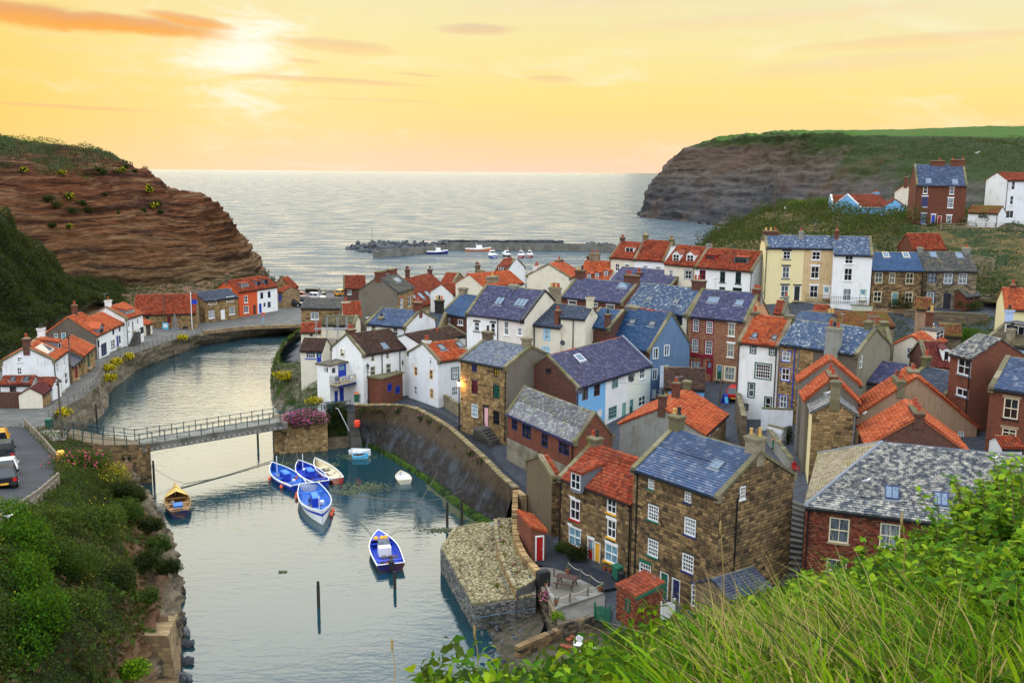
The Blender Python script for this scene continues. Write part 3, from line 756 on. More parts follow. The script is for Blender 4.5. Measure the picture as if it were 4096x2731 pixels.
def dormer(root,hit,rect_proj,cr,ze,D,rh,L,d,rm,kind,dist):
 """d: (cx, cy, w, h, window style, type, cheek material[, roof material]) in pixels of the window's front"""
 cx,cy,w,h,st,typ,cm=d[:7]; drm=d[7] if len(d)>7 else rm; a,ex,ey=rect_proj
 S=math.hypot(D/2,rh); ca,sa=D/2/S,rh/S
 p=hit(cx,cy+h/2,(0,0,ze+.12),np.array([0,-sa,ca]))
 q0=lambda v:np.array(proj(np.array([a[0],a[1],0])+v[0]*ex+v[1]*ey+np.array([0,0,v[2]]),cr))
 kx=abs((q0(p+np.array((.5,0,0)))-q0(p-np.array((.5,0,0))))[0]); kz=abs((q0(p+np.array((0,0,.5)))-q0(p-np.array((0,0,.5))))[1])
 wm,hm=w/kx,h/kz; y0,z0=p[1],p[2]; x0,x1=p[0]-wm/2,p[0]+wm/2
 sl=rh/(D/2); m=MB(); z1=z0+hm
 yb=lambda z:(z-ze)/sl
 up={'flat':.05,'shed':.45,'gable':.10}[typ]; e=.10
 X0,X1=x0-e,x1+e; zf=z1+.08
 yr=yb(zf+up*.5) if typ!='shed' else min(yb(zf)*1.15+.4,D/2)
 yr=min(max(yr,y0+.6),D/2+.1); zr=zf+(up if typ!='gable' else 0)
 m.box(X0,x0,y0,y0+.1,z0-.15,zf,cm); m.box(x1,X1,y0,y0+.1,z0-.15,zf,cm); m.box(x0,x1,y0,y0+.1,z1,zf,cm); m.box(x0,x1,y0,y0+.12,z0-.25,z0,cm)
 for xa in (X0,X1-.08):
  m.hexa([(xa,y0+.1,z0-.2),(xa,yr,zr-.2 if typ=='shed' else zf-.3),(xa,yr,zr),(xa,y0+.1,zf)],[(xa+.08,y0+.1,z0-.2),(xa+.08,yr,zr-.2 if typ=='shed' else zf-.3),(xa+.08,yr,zr),(xa+.08,y0+.1,zf)],cm)
 o=m.build('dormer',root)
 M=frame_matrix((0,y0,0),(1,0,0),(0,1,0),(0,0,1))
 q=MB()
 if typ=='gable':
  g=wm*.45; rz=zf+g
  for s0,s1 in ((X0-.1,(x0+x1)/2),(X1+.1,(x0+x1)/2)):
   lo=[(s0,y0-.12,zf-.03),(s1,y0-.12,rz),(s1,min(yb(rz),D/2),rz),(s0,yr,zf-.03)]
   if s0>s1:lo=lo[::-1]
   q.hexa(lo[::-1],[(v[0],v[1],v[2]+.08) for v in lo[::-1]],drm)
  q.face([(X0,y0,zf),(X1,y0,zf),((x0+x1)/2,y0,rz)],cm)
  q.build('dormer_roof',o)
 else:
  lo=[(X0-.1,y0-.15,zf),(X1+.1,y0-.15,zf),(X1+.1,yr+.1,zr),(X0-.1,yr+.1,zr)]
  q.hexa(lo,[(v[0],v[1],v[2]+.09) for v in lo],drm); r=q.build('dormer_roof',o)
  if typ=='shed' and kind in ('pantile','slate','bslate') and drm is rm:
   ll=X1-X0+.2; dy=yr+.25-y0; s2=math.hypot(dy,zr-zf); c2,n2=dy/s2,(zr-zf)/s2
   roof_tiles(o,'dormer_tile',frame_matrix((X0-.1,y0-.17,zf+.095),(1,0,0),(0,c2,n2),(0,-n2,c2)),ll,s2,kind,drm)
 dd=parse(st); k=MB(); fm=pc(dd['fc']); fw=.07; nx,ny=dd['nx'],dd['ny']
 k.box(x0,x0+fw,y0-.03,y0+.06,z0,z1,fm); k.box(x1-fw,x1,y0-.03,y0+.06,z0,z1,fm); k.box(x0+fw,x1-fw,y0-.03,y0+.06,z0,z0+fw,fm); k.box(x0+fw,x1-fw,y0-.03,y0+.06,z1-fw,z1,fm)
 for i in range(1,nx):u=x0+fw+(wm-2*fw)*i/nx; k.box(u-.03,u+.03,y0-.02,y0+.05,z0+fw,z1-fw,fm)
 for j in range(1,ny):v=z0+fw+(hm-2*fw)*j/ny; k.box(x0+fw,x1-fw,y0-.018,y0+.048,v-.025,v+.025,fm)
 k.build('dormer_window',o)
 g=MB(); g.box(x0+fw,x1-fw,y0+.02,y0+.04,z0+fw,z1-fw,glass(dd['g'])); g.build('pane',o)
 return o
# ------------------------------------------------------------------ ground under the village
def px_at(lst):
 return [atz(*q) for q in lst]
GP=[]
def _gp(*a):GP.append(a)
for q in px_at([('F',880,220,4.0),('F',1455,260,4.0),('F',1640,440,3.9),('F',2010,560,3.5),('F',2160,800,3.0),('F',2230,1150,2.4),('J',905,440,2.2),
    ('J',1015,530,2.2),('J',1550,790,2.2),('J',2150,1030,2.2),('J',855,650,2.2),('J',1000,1000,2.1),('J',1700,1150,2.0),('G',1160,745,5),('G',1370,600,5.2),
    ('G',1960,600,6),('G',1950,900,5),('G',2230,755,6),('I',40,1030,6),('C',1850,1260,6.5),('D',300,1370,13),('D',1147,1400,13),
    ('D',1970,1450,12),('D',1240,1420,12.5),('D',600,1385,13),('D',850,1395,13),('D',1560,1430,12.4),('B',735,570,2.6),('B',560,640,2.2),('B',300,640,2.0),('K',400,440,6.0),('K',400,1010,2.8),('I',700,1560,6.5)]):
 _gp(*q)
for q in [(-12,125,4.3),(-18,140,3.8),(-22,165,3.2),(-30,185,2.6),(0,130,5),(5,150,6),(10,165,7),(-5,180,4.5),(12,190,7),(25,140,9),(25,165,10),(40,170,14),(22,62,3),(26,50,6),(30,62,6),(35,80,9),(45,95,10.5),(55,110,11.5),(75,125,13),(80,100,14),(60,70,12),(38,45,11),
   (38,134,9),(44,133,9),(50,131,9.2),(57,130.5,10),(64,130,10.8),(47,121,9),(56,119,9.6),(18,52,2.5),(6,50,1.2),(14,44,3.2),(65,160,15),(50,165,15)]:_gp(*q)
GP=np.array(GP)
def _rbf():
 n=len(GP); d=np.linalg.norm(GP[:,None,:2]-GP[None,:,:2],axis=2)
 K=d+np.eye(n)*1.5e-3*0-0; K=np.where(d>0,d,0.0)+np.eye(n)*(-3.0)
 A=np.zeros((n+3,n+3)); A[:n,:n]=K; A[:n,n]=1; A[:n,n+1:]=GP[:,:2]; A[n,:n]=1; A[n+1:,:n]=GP[:,:2].T
 return np.linalg.solve(A,np.r_[GP[:,2],0,0,0])
_w=_rbf()
def grounds(P):
 P=np.atleast_2d(P); d=np.linalg.norm(P[:,None,:]-GP[None,:,:2],axis=2)
 return d@_w[:len(GP)]+_w[len(GP)]+P@_w[len(GP)+1:]
def ground(x,y):return float(np.clip(grounds([[x,y]])[0],.8,30))
# ------------------------------------------------------------------ the houses
WH=plaster((.82,.82,.80),.42,.25); WH2=plaster((.76,.77,.78),.5,.6); CRM=plaster((.72,.66,.52),.35); CRY=plaster((.76,.66,.36),.2); TAN=plaster((.60,.44,.24),.7)
LBL=plaster((.20,.46,.76),.3); BGR=plaster((.12,.20,.32),.4); REND=plaster((.17,.15,.12),.5); RENG=plaster((.27,.27,.24),.7,.5); BRN=plaster((.14,.115,.09),.55)
PKR=plaster((.34,.22,.14),.8,.5); ORG=plaster((.62,.105,.035),.15); PCH=plaster((.56,.30,.15),.4); LAV=plaster((.42,.52,.76),.3); PINKW=plaster((.74,.68,.62),.3)
BR=brick((.19,.045,.023),(.10,.028,.016),(.16,.12,.085)); BRD=brick((.14,.04,.028),(.07,.025,.02),(.16,.13,.10)); BRM=brick((.26,.075,.04),(.34,.20,.11),(.20,.12,.08)); BRL=brick((.22,.052,.026),(.13,.036,.02),(.17,.13,.09)); BRT=brick((.36,.30,.2),(.22,.19,.13),(.2,.17,.12))
STN=ashlar(); STD=ashlar((.20,.15,.09),(.09,.07,.05),(.10,.08,.06),.45,.22,.6); STL=ashlar((.44,.33,.18),(.28,.20,.11),(.22,.17,.11),.4,.22,.3); MORT=plaster((.15,.115,.07),.5)
STG=ashlar((.30,.24,.15),(.19,.16,.11),(.14,.12,.09),.5,.26,.5); MORD=plaster((.075,.065,.05),.5)
P,Q2='pantile','slate'
H=house
# ---- Cowbar side
G_C='cottages and houses of the village'
def h(name,label,*a,**k):return H(name,label,*a,group=G_C,**k)
h('cottage','whitewashed cottage with orange roof beside the lane, nearest the footbridge','A',(415,868),(528,785),base=(437,1165),zg=3.9,C0=(12,880),ridge=(240,750),wall=WH2,roof=P,rm=TILE['orange'],
 lw=[(157,855,38,36,'W22 sW'),(152,948,34,55,'W22 sW')],fw=[(450,920,13,75,'W12'),(505,870,11,70,'W12'),(520,1005,22,95,'W12')],dr=[(478,1055,14,110,'AW')],
 chim=[(210,690,755,62,BRD,'r',.5),(332,605,668,62,WH2,'kk',.5)],sky=[(345,780,55,45,'C')],dorm=[(470,750,20,48,'W11','shed',lead())],cop='l',pipes=[(422,900)],both=True)
h('outhouse','low white outhouse with red pantiles and two skylights against the whitewashed cottage','A',(3,1054),(246,1052),Y=111.2,zg=4.0,D=2.6,ridge=(130,990),wall=WH2,roof=P,rm=TILE['old'],dr=[(103,1095,48,85,'KN n')],sky=[(105,1015,40,32,'K'),(210,1015,40,32,'K')])
h('outhouse','small white lean-to with red pantiles tucked under the cottage gable','A',(278,1064),(408,1064),Y=112.0,zg=4.0,D=2.4,ridge=(340,1002),wall=WH2,roof=P,rm=TILE['old'])
h('shed','cream shed with stone end and maroon felt roof at the lane corner','A',(330,1132),(392,1084),base=(330,1240),zg=4.1,C0=(200,1098),rh=.75,wall=STL,wl=CRM,roof='bslate',rm=pieces('maroon_felt',((0,(.10,.022,.022)),(1,(.14,.03,.03))),.8),facing='f',cat='shed')
h('cottage','low stone cottage end with black slate roof beside the whitewashed cottage','A',(562,914),(650,842),base=(570,1045),zg=3.85,ridge=(532,786),D=3.6,wall=STN,roof=Q2,rm=SLATE['dark'],dr=[(595,950,20,115,'MM')],fw=[(625,905,14,45,'N12')],facing='f')
h('cottage','stone cottage with green door and orange pantiles on the lane','A',(650,830),(738,757),base=(656,985),zg=3.75,ridge=(487,722),D=5.8,wall=STN,roof=P,rm=TILE['orange'],fw=[(662,870,13,45,'G11'),(721,822,13,30,'G11')],dr=[(692,865,18,110,'EE')],facing='f',cop='r')
h('house','house with brown rendered gable, orange roof and lead bay window','A',(755,672),(848,628),base=(757,868),zg=3.5,apex0=(535,530),wall=WH,wl=BRN,roof=P,rm=TILE['orange'],lw=[(440,672,28,30,'W11'),(500,672,34,45,'W11 gb')],
 fw=[(815,778,42,95,'V32'),(772,735,14,55,'V12')],dorm=[(797,635,32,42,'L11','gable',lead())],chim=[(588,430,520,32,BR,'r',.5),(712,480,530,34,STD,'k',.5)],both=True,pipes=[(760,690)])
h('house','white terraced house with blue door between the bay window and the tall chimney house','A',(850,626),(965,577),base=(852,805),zg=3.4,ridge=(735,513),D=6.5,wall=WH,roof=P,rm=TILE['orange'],fw=[(888,640,15,45,'V12'),(938,618,12,40,'V12'),(886,730,32,55,'W22 sV'),(939,700,12,60,'V12')],dr=[(922,715,15,88,'BV')])
h('house','tall white house with white chimney, wide roof dormer and outside stair','A',(985,540),(1118,497),base=(1000,760),zg=3.2,D=6.2,ridge=(882,438),wall=WH,roof=P,rm=TILE['orange'],chim=[(850,392,445,50,WH,'r',.5)],dorm=[(1025,487,58,34,'W42','shed',lead())],
 fw=[(1011,582,15,40,'W12'),(1080,560,15,38,'W12'),(1010,640,8,10,'K11')],dr=[(1042,595,14,78,'VW')],cop='l',pipes=[(990,560)])
h('garage','small garage with red roof and brown doors at the lifeboat quay','A',(1140,590),(1192,572),base=(1150,692),zg=2.6,D=3.0,ridge=(1138,538),wall=CRM,roof=P,rm=TILE['orange'],dr=[(1163,640,34,90,'DN pl n')],cat='garage')
h('lifeboat_station','long stone lifeboat station with red pantiles under the cliff','A',(1050,509),(1535,497),base=(1120,645),zg=2.1,D=9,ridge=(1250,351),wall=STN,roof=P,rm=TILE['red'],fw=[(1325,545,30,55,'R23 lS'),(1155,525,30,30,'K11')],dr=[(1452,622,36,45,'KK n')],cat='boathouse',facing='f',pipes=[(1500,520),(1120,520)])
h('cottage','small stone cottage with grey felt roof and white windows on the quay','A',(1605,402),(1865,368),base=(1607,580),zg=2.0,D=6,ridge=(1765,306),wall=STN,roof='bslate',rm=SLATE['dark'],fw=[(1665,409,62,40,'W41'),(1803,386,62,44,'W62'),(1658,505,44,58,'W44 sW'),(1818,475,42,58,'W44 sW')],dr=[(1748,505,34,75,'WW')],lw=[(1568,510,16,45,'W12')],facing='fl')
h('house','bright orange painted house with white windows facing the quay','A',(1870,330),(2015,310),base=(1875,527),zg=2.0,apex0=(1775,240),wall=ORG,roof=P,rm=TILE['red'],fw=[(1928,385,28,55,'W22 sW'),(1930,465,38,55,'W33 sW')],dr=[(1995,467,22,72,'NN n')],lw=[(1810,310,14,20,'W11')],dorm=[(1922,280,48,34,'W32','flat',lead())],chim=[(1782,188,242,38,STD,'r',.5)])
hz=HOUSES['bright orange painted house with white windows facing the quay']
h('pub','white quayside pub with blue windows and notice boards on its wall','A',(2015,310),(2172,287),ze=hz[3],zg=2.0,D=hz[2],rh=hz[4],wall=WH,roof=P,rm=TILE['red'],fw=[(2052,358,22,48,'V21'),(2110,350,22,48,'V21'),(2110,428,24,45,'V22'),(2074,428,15,32,'V11')],dr=[(2041,457,20,75,'BB n')],
 dorm=[(2030,265,24,34,'V11','shed',lead()),(2088,254,24,36,'V11','shed',lead())],chim=[(2060,155,205,32,STD,'r',.5)],cat='pub')
h('store','small sandstone store with red roof at the end of the quay','A',(2288,300),(2335,286),base=(2284,396),zg=2.0,apex0=(2205,222),wall=STN,roof=P,rm=TILE['red'],lw=[(2256,360,26,55,'K11')],chim=[(2183,210,240,20,STN,'-',.5)],both=True,facing='fl',cat='store')
h('store','low lean-to with red roof between the pub and the sandstone store','A',(2178,322),(2216,330),Y=208,zg=2.0,D=4,ridge=(2160,262),wall=STN,roof=P,rm=TILE['red'],dr=[(2195,375,22,60,'BN n')],cat='store')
# ---- village, from the harbour mouth inwards
h('house','brick cottage with red roof standing alone at the harbour mouth car park','B',(733,499),(905,497),base=(735,575),zg=2.6,ridge=(800,398),D=6.5,wall=BRD,roof=P,rm=TILE['old'],fw=[(780,527,28,34,'W22 lW sW')],chim=[(862,415,480,75,BRD,'rr',.5)],cop='l')
h('house','tall house with blank brown rendered gable and two big brick chimneys','B',(1155,530),(1280,490),Y=150,zg=4.0,C0=(872,512),ridge=(1140,372),wall=STL,wl=REND,roof='conc',rm=SLATE['grey'],fw=[(1187,612,20,75,'W12 lR'),(1250,598,18,82,'W12 lR')],chim=[(1012,366,445,100,BR,'--',.5,.9),(1170,330,415,82,BR,'--',.5,.9)],sky=[(1150,432,40,30,'L')],facing='f',both=True)
h('house','broad house with patched red roof and six skylights in a row','B',(1285,652),(1605,562),Y=166,zg=4.2,D=10,ridge=(1400,384),wall=STL,roof=P,rm=TILE['old'],sky=[(1294,576,26,44,'Ks'),(1338,560,26,46,'Ks'),(1392,548,26,46,'Ks'),(1445,537,26,46,'Ks'),(1500,527,26,46,'Ks'),(1540,522,26,44,'Ks')],fw=[(1416,682,24,40,'W12')],
 chim=[(1418,345,385,36,BRD,'k',.5),(1478,335,380,30,STD,'k',.5),(1235,350,395,34,BRD,'rk',.5)])
h('house','stone house with grey mossy roof facing the quay across the beck mouth','B',(400,652),(705,656),Y=160,zg=2.4,ridge=(600,578),D=7,wall=STG,roof='conc',rm=SLATE['grey'],fw=[(507,712,60,55,'W21 sW')],facing='f',ridge_m=TILE['old'])
h('cottage','small cottage with red roof and cream chimney behind the scaffolding','B',(735,718),(872,715),Y=142,zg=3.6,D=5.5,ridge=(820,602),wall=CRM,roof=P,rm=TILE['red'],chim=[(752,612,705,64,CRM,'r',.5)])
h('house','cream house under scaffolding with mossy tiled roof','B',(565,782),(822,784),Y=128,zg=3.6,D=4.8,ridge=(700,715),wall=CRM,roof='conc',rm=TILE['olive'],fw=[(697,808,98,46,'W42'),(690,917,44,46,'W22'),(645,1030,55,50,'W32')],cop='r')
h('house','narrow cream wing with bright red pantiles beside the scaffolded house','B',(400,840),(552,838),Y=130,zg=3.6,D=4,ridge=(480,768),wall=CRM,roof=P,rm=TILE['red'],fw=[(480,862,30,30,'W11')])
h('sunroom','cream garden room with dark brown roof and blue door above the beck','B',(395,983),(567,987),Y=123,zg=3.9,D=4,ridge=(480,892),wall=CRM,roof='conc',rm=TILE['brown'],fw=[(475,1016,78,55,'W42 sB')],dr=[(541,1040,36,92,'BB g')],cat='garden room')
h('house','white house with blue slate roof and brick chimney behind the harbour corner','B',(915,772),(1220,800),Y=121,zg=4.3,D=7.0,ridge=(975,648),wall=WH2,roof=Q2,rm=SLATE['blue'],fw=[(968,812,38,50,'C12'),(1140,836,38,65,'C12')],chim=[(1316,605,680,72,BR,'rr',.5),(1030,722,778,40,STG,'k',.14)],cop='lr',pipes=[(1216,900)])
h('house','low house with brown pantiles glimpsed between the scaffolding and blue slate roof','B',(826,850),(915,845),Y=133,zg=4.0,D=8,ridge=(880,725),wall=CRM,roof='conc',rm=TILE['brown'])
h('house','white harbour house with dark brown roof, gable end to the footbridge','B',(885,1018),(1215,965),base=(884,1396),zg=4.1,C0=(678,960),ridge=(1058,821),wall=WH,roof='conc',rm=TILE['brown'],fw=[(963,1041,28,55,'C12 gm'),(1078,1021,26,50,'C12 gm'),(963,1143,42,75,'C12 gm'),(1086,1122,40,75,'C12 gm'),(1198,1080,18,38,'C11')],
 dr=[(980,1287,42,78,'VW')],lw=[(727,1000,30,58,'C12 gm')],chim=[(790,818,895,74,BRD,'rr',.5)],cop='l',sky=[(1050,948,38,36,'Ls')],pipes=[(1032,1010),(1172,990)])
h('annexe','white flat roofed annexe with blue doors and a balcony over the footbridge','B',(622,1108),(780,1075),base=(640,1400),zg=4.1,C0=(577,1080),wall=WH,roof='flat',rm=pieces('lichen_felt',((0,(.10,.09,.08)),(1,(.12,.11,.09))),.9,3,(.30,.24,.13),2.0,(.5,.65)),gut=None,
 fw=[(657,1140,36,50,'W11')],dr=[(723,1140,62,95,'BB g n'),(676,1346,26,95,'BB pl'),(719,1326,33,112,'BB pl')],lw=[(590,1125,9,44,'W11'),(604,1135,9,44,'W11')],cat='annexe')
h('outbuilding','roofless brick outbuilding with two blue shuttered windows by the harbour wall','B',(1030,1210),(1195,1162),base=(1030,1412),zg=4.0,D=2.6,rh=.5,wall=BRL,wr=STD,roof='flat',rm=COPE,gut=None,fw=[(1095,1272,34,58,'B31 gv'),(1158,1290,36,58,'B31 gv')],facing='r',fmat=STONE['dark'],cat='outbuilding')
h('cottage','white roughcast cottage with bright orange roof and yellow trimmed windows','B',(1475,1068),(1742,1032),base=(1457,1430),zg=4.0,C0=(1270,1000),ridge=(1720,890),wall=WH2,roof=P,rm=TILE['orange'],lw=[(1300,1145,24,68,'Y12 gm'),(1420,1172,26,74,'Y12 gm'),(1418,1058,14,50,'W12'),(1297,1295,24,68,'W12 gg'),(1424,1320,26,74,'Y12 gg')],
 fw=[(1608,1160,46,80,'W32 aE gg'),(1605,1300,46,72,'W32 gm')],chim=[(1385,905,955,62,WH2,'rr',.5)],sky=[(1500,965,48,42,'K'),(1642,943,48,42,'K')],cop='lr')
h('house','tall golden stone house with pink door and brightly coloured blinds','B',(1650,1050),(2012,1118),base=(1648,1606),zg=3.9,C1=(2318,1030),ridge=(1835,900),wall=MORT,wr=REND,roof=Q2,rm=SLATE['pale'],fw=[(1760,1122,38,56,'V22 gv'),(1930,1158,38,56,'K22 gy'),(1762,1268,48,105,'K33 gr'),(1932,1305,52,105,'K33 ge'),(1762,1455,50,105,'W33 gb'),(1932,1510,50,105,'K33')],
 dr=[(1850,1506,42,165,'PK lK')],chim=[(1842,832,905,92,STD,'k',.5),(2168,885,985,80,STG,'-',.5)],cop='lr',facing='f',fmat=STONE['gold'],n_stone=300,pipes=[(2005,1150)])
h('house','white painted brick house with purple slate roof and black lintels','B',(1700,695),(1940,722),Y=120,zg=4.6,D=8,ridge=(1880,478),wall=WH,roof=Q2,rm=SLATE['purple'],fw=[(1778,795,42,72,'W12 lK sK'),(1905,810,34,85,'W12 lK sK')],sky=[(1960,598,62,60,'K2s')],chim=[(2072,470,530,80,RENG,'r',.5)],cop='l')
hz=HOUSES['white painted brick house with purple slate roof and black lintels']
h('house','cream house with purple slate roof and a big skylight of three panes','B',(1941,722),(2142,750),ze=hz[3],zg=4.8,D=hz[2],rh=hz[4],wall=PINKW,wr=CRM,roof=Q2,rm=SLATE['purple'],fw=[(2010,808,36,108,'W12 sW gg'),(2115,836,32,60,'W12 sW gg')],sky=[(2130,610,92,62,'K3s')],pipes=[(1944,760)],cop='r',copm=GUT)
h('house','brick house with bright blue slate roof wedged behind the purple roofs','B',(1505,692),(1722,722),Y=133,zg=4.6,D=7.5,ridge=(1620,541),wall=BRD,roof=Q2,rm=SLATE['bright'],fw=[(1557,740,26,70,'W22 sW'),(1650,762,40,44,'W21 sW')],cop='l',chim=[(1640,492,540,72,BRT,'-',.5)])
h('cottage','little stone cottage with dark blue slates and sooty stone chimney','B',(1340,800),(1492,806),Y=129,zg=4.5,D=6,ridge=(1430,690),wall=STN,roof=Q2,rm=SLATE['dark'],cop='lr',chim=[(1485,590,672,72,pieces('soot_black_stone',((0,(.012,.012,.012)),(1,(.03,.028,.025))),.9),'yko',.5)],facing='f')
h('house','low house with dark brown roof and red chimney between the white cottages','B',(1335,935),(1690,866),Y=115,zg=4.5,D=5,ridge=(1600,790),wall=WH,roof='conc',rm=TILE['brown'],chim=[(1468,860,920,72,plaster((.30,.06,.04),.3),'r',.35)],cop='r')
h('house','distant house with red pantiles and stone gable near the sea','B',(1495,458),(1592,462),Y=186,zg=5,D=7,ridge=(1560,377),wall=STN,roof=P,rm=TILE['red'],cop='r')
h('house','house with long weathered maroon roof beyond the pale brick chimney','B',(1590,545),(1795,522),Y=158,zg=5.4,D=5.5,ridge=(1690,447),wall=WH,roof=P,rm=TILE['old'],cop='r')
h('house','house with bright orange roof behind the pale brick chimney stack','B',(1660,500),(1845,506),Y=168,zg=5.6,D=8,ridge=(1760,386),wall=CRM,roof=P,rm=TILE['orange'],chim=[(1812,355,400,60,BRT,'-',.5),(1785,315,370,40,STD,'kr',.5)],ridge_m=TILE['orange'])
h('house','house with broad orange roof below the white sea gable','B',(1830,486),(2142,457),Y=152,zg=6,D=7,ridge=(1960,369),wall=CRM,roof=P,rm=TILE['orange'],chim=[(1900,405,480,102,BRT,'y',.12),(2150,365,440,44,BRD,'rk',.6)],ridge_m=TILE['orange'])
h('house','white gabled house with red dormer roof closest to the harbour boats','B',(1925,362),(2012,366),Y=188,zg=7,apex1=(2085,262),wall=WH,roof=P,rm=TILE['old'],dorm=[(1975,345,55,30,'W42','shed',TILE['old'])],chim=[(1980,262,300,34,WH,'n',.5),(2083,255,320,36,WH,'-',.5)],cop='r')
# ---- upper village
h('house','house with broad cream gable and orange roof, gable towards the camera','C',(546,414),(640,382),Y=163,zg=7,apex0=(380,312),wall=CRM,roof=P,rm=TILE['orange'],chim=[(285,320,380,58,WH,'rr',.9),(510,268,330,88,BRD,'r',.5)],both=True,cop='l')
h('house','house with orange roof and three grey slate dormers in a row','C',(600,420),(848,434),Y=168,zg=7.5,D=9,ridge=(660,280),wall=WH,roof=P,rm=TILE['orange'],dorm=[(697,405,24,34,'W22','gable',lead()),(760,397,24,36,'W22','gable',lead()),(830,385,26,40,'W22','gable',lead())],chim=[(742,222,270,88,STG,'rr',.5),(600,240,265,40,BRD,'k',.6)])
h('house','cream end house with red roof and one flat dormer above the purple slates','C',(862,253),(1052,267),ze=16.6,zg=11,D=7,ridge=(960,132),wall=CRM,roof=P,rm=TILE['red'],fw=[(920,332,34,60,'W22 sW'),(997,318,36,20,'W21 lW')],dorm=[(1015,197,62,34,'W21','flat',WH)],chim=[(941,98,138,40,BRD,'rr',.5)],cop='l',pipes=[(866,270)])
h('house','white house with plain red roof between the flat dormer and twin white dormers','C',(1053,268),(1286,282),ze=16.6,zg=11,D=7,ridge=(1200,123),wall=WH,roof=P,rm=TILE['red'],fw=[(1140,334,38,30,'W22 lW'),(1240,342,40,30,'W22 lW')],chim=[(1131,78,128,48,COPE,'y',.5),(1368,112,172,50,COPE,'r',.5)],cop='lr')
h('house','cream house with red roof and two white gabled dormers','C',(1292,303),(1533,324),ze=16.8,zg=11,D=7,ridge=(1450,165),wall=CRM,roof=P,rm=TILE['red'],dorm=[(1380,257,48,54,'W22','gable',WH),(1490,262,52,54,'W22','gable',WH)],fw=[(1475,390,50,66,'W22 aL'),(1340,380,30,60,'W22')],pipes=[(1518,345)])
h('house','white house with red roof, one red framed and one green framed flat dormer','C',(1533,328),(1978,362),ze=17,zg=11.5,D=7,ridge=(1820,196),wall=WH,wr=plaster((.55,.6,.72),.3),roof=P,rm=TILE['red'],dorm=[(1650,258,78,38,'R31','flat',paint(COLR['R'])),(1887,281,92,48,'E31','flat',lead())],
 fw=[(1588,390,48,76,'R22'),(1745,407,40,84,'E22 sK'),(1868,415,44,90,'E22 sK'),(1742,500,46,30,'E21'),(1860,508,72,34,'E31')],chim=[(1597,148,198,46,RENG,'k',.5)],cop='lr',pipes=[(1972,380)])
h('house','low house with purple slate roof and brick gable in front of the white dormer houses','C',(872,436),(1345,480),ze=13.6,zg=8,D=6.5,ridge=(1150,347),wall=BRD,roof=Q2,rm=SLATE['purple'],chim=[(1360,315,385,50,BR,'r',.5),(1088,372,470,45,BR,'rr',.2)],cop='r')
ZR=14.0
h('house','brick terraced house with long purple slate roof and white lintels','C',(480,562),(962,612),ze=ZR,zg=6.8,D=7.5,ridge=(800,437),wall=BR,roof=Q2,rm=SLATE['purple'],fw=[(567,608,66,30,'W11 lW'),(865,645,64,40,'W11 lW'),(740,625,50,30,'W11 lW')],chim=[(590,352,445,82,BRD,'yk',.5),(1120,402,478,124,BRD,'rr--',.5)],sky=[(970,478,78,40,'Ls')],cop='lr')
h('house','cream terraced house with long grey blue slate roof and two small skylights','C',(985,650),(1466,705),ze=ZR,zg=6.6,D=7.5,ridge=(1300,478),wall=CRM,roof=Q2,rm=SLATE['streak'],fw=[(1160,692,70,24,'K21'),(1270,705,80,24,'K21'),(1405,750,50,70,'K22')],sky=[(1175,580,50,38,'K2'),(1383,602,50,40,'K2')],chim=[(1618,440,512,112,BRD,'rr-',.5,.9)],cop='r')
h('shop','three storey chequered brick house with maroon shopfront and purple slates','C',(1478,712),(1930,755),ze=ZR,zg=6.4,D=7.5,ridge=(1820,526),wall=BRM,wr=PCH,roof=Q2,rm=SLATE['purple'],fw=[(1537,787,48,94,'W34 aM'),(1643,802,50,94,'W34 aM'),(1815,820,52,100,'C22 lW sW gg'),(1530,945,50,104,'W34 aM'),(1637,960,54,104,'W34 aM'),(1808,982,52,106,'C22 lW sW gg'),(1538,1105,80,70,'W31 aM gg'),(1800,1165,78,104,'C32 gg aC')],
 dr=[(1645,1120,50,104,'MM g n'),(1720,1152,48,112,'EC g')],sky=[(1675,590,85,42,'Ls'),(1878,614,60,40,'Ls')],chim=[(2065,505,580,70,BR,'rr',.5),(2108,530,600,60,RENG,'rr',.6)],cop='lr',cat='shop')
h('house','cream house with light blue window trim and slim brick chimney','C',(268,782),(476,802),Y=116,zg=5,D=7.5,ridge=(500,628),wall=CRM,roof=Q2,rm=SLATE['dark'],fw=[(367,858,34,76,'W22 gb aT'),(360,975,40,30,'W22 gb aT')],chim=[(415,490,635,98,BRT,'yryr',.55),(452,668,788,42,BR,'r',.06)],pipes=[(266,800)])
h('house','plain cream rear wing with slate roof beside the slim brick chimney','C',(478,722),(668,737),Y=114.5,zg=5,D=4,ridge=(600,642),wall=CRM,roof=Q2,rm=SLATE['dark'],chim=[(718,568,665,62,plaster((.6,.55,.38),.5),'--',.5)],pipes=[(573,930)])
h('house','narrow brick house with bright blue slates and tall brick chimney','C',(670,790),(858,812),Y=116,zg=5.2,D=6.5,ridge=(850,664),wall=BRD,roof=Q2,rm=SLATE['bright'],fw=[(709,866,40,88,'W22 lW sK')],chim=[(840,700,920,56,BRD,'k',.04)],cop='lr')
h('house','blue grey painted gable house with bright blue slate roof','C',(845,915),(1176,984),baseB=(1175,1372),zg=5.2,apex1=(1345,698),wall=BRD,wr=BGR,roof=Q2,rm=SLATE['bright'],rw=[(1217,1005,42,88,'W21'),(1305,982,42,86,'W21'),(1214,1170,42,86,'W21'),(1297,1140,42,82,'W21'),(1240,1325,20,60,'W12')],rdr=[(1207,1332,32,90,'WW n')],
 sky=[(1042,760,48,36,'K'),(1198,776,48,36,'K')],cop='lr',chim=[(1045,650,690,110,BRT,'--',.5)],ridge_m=TILE['old'])
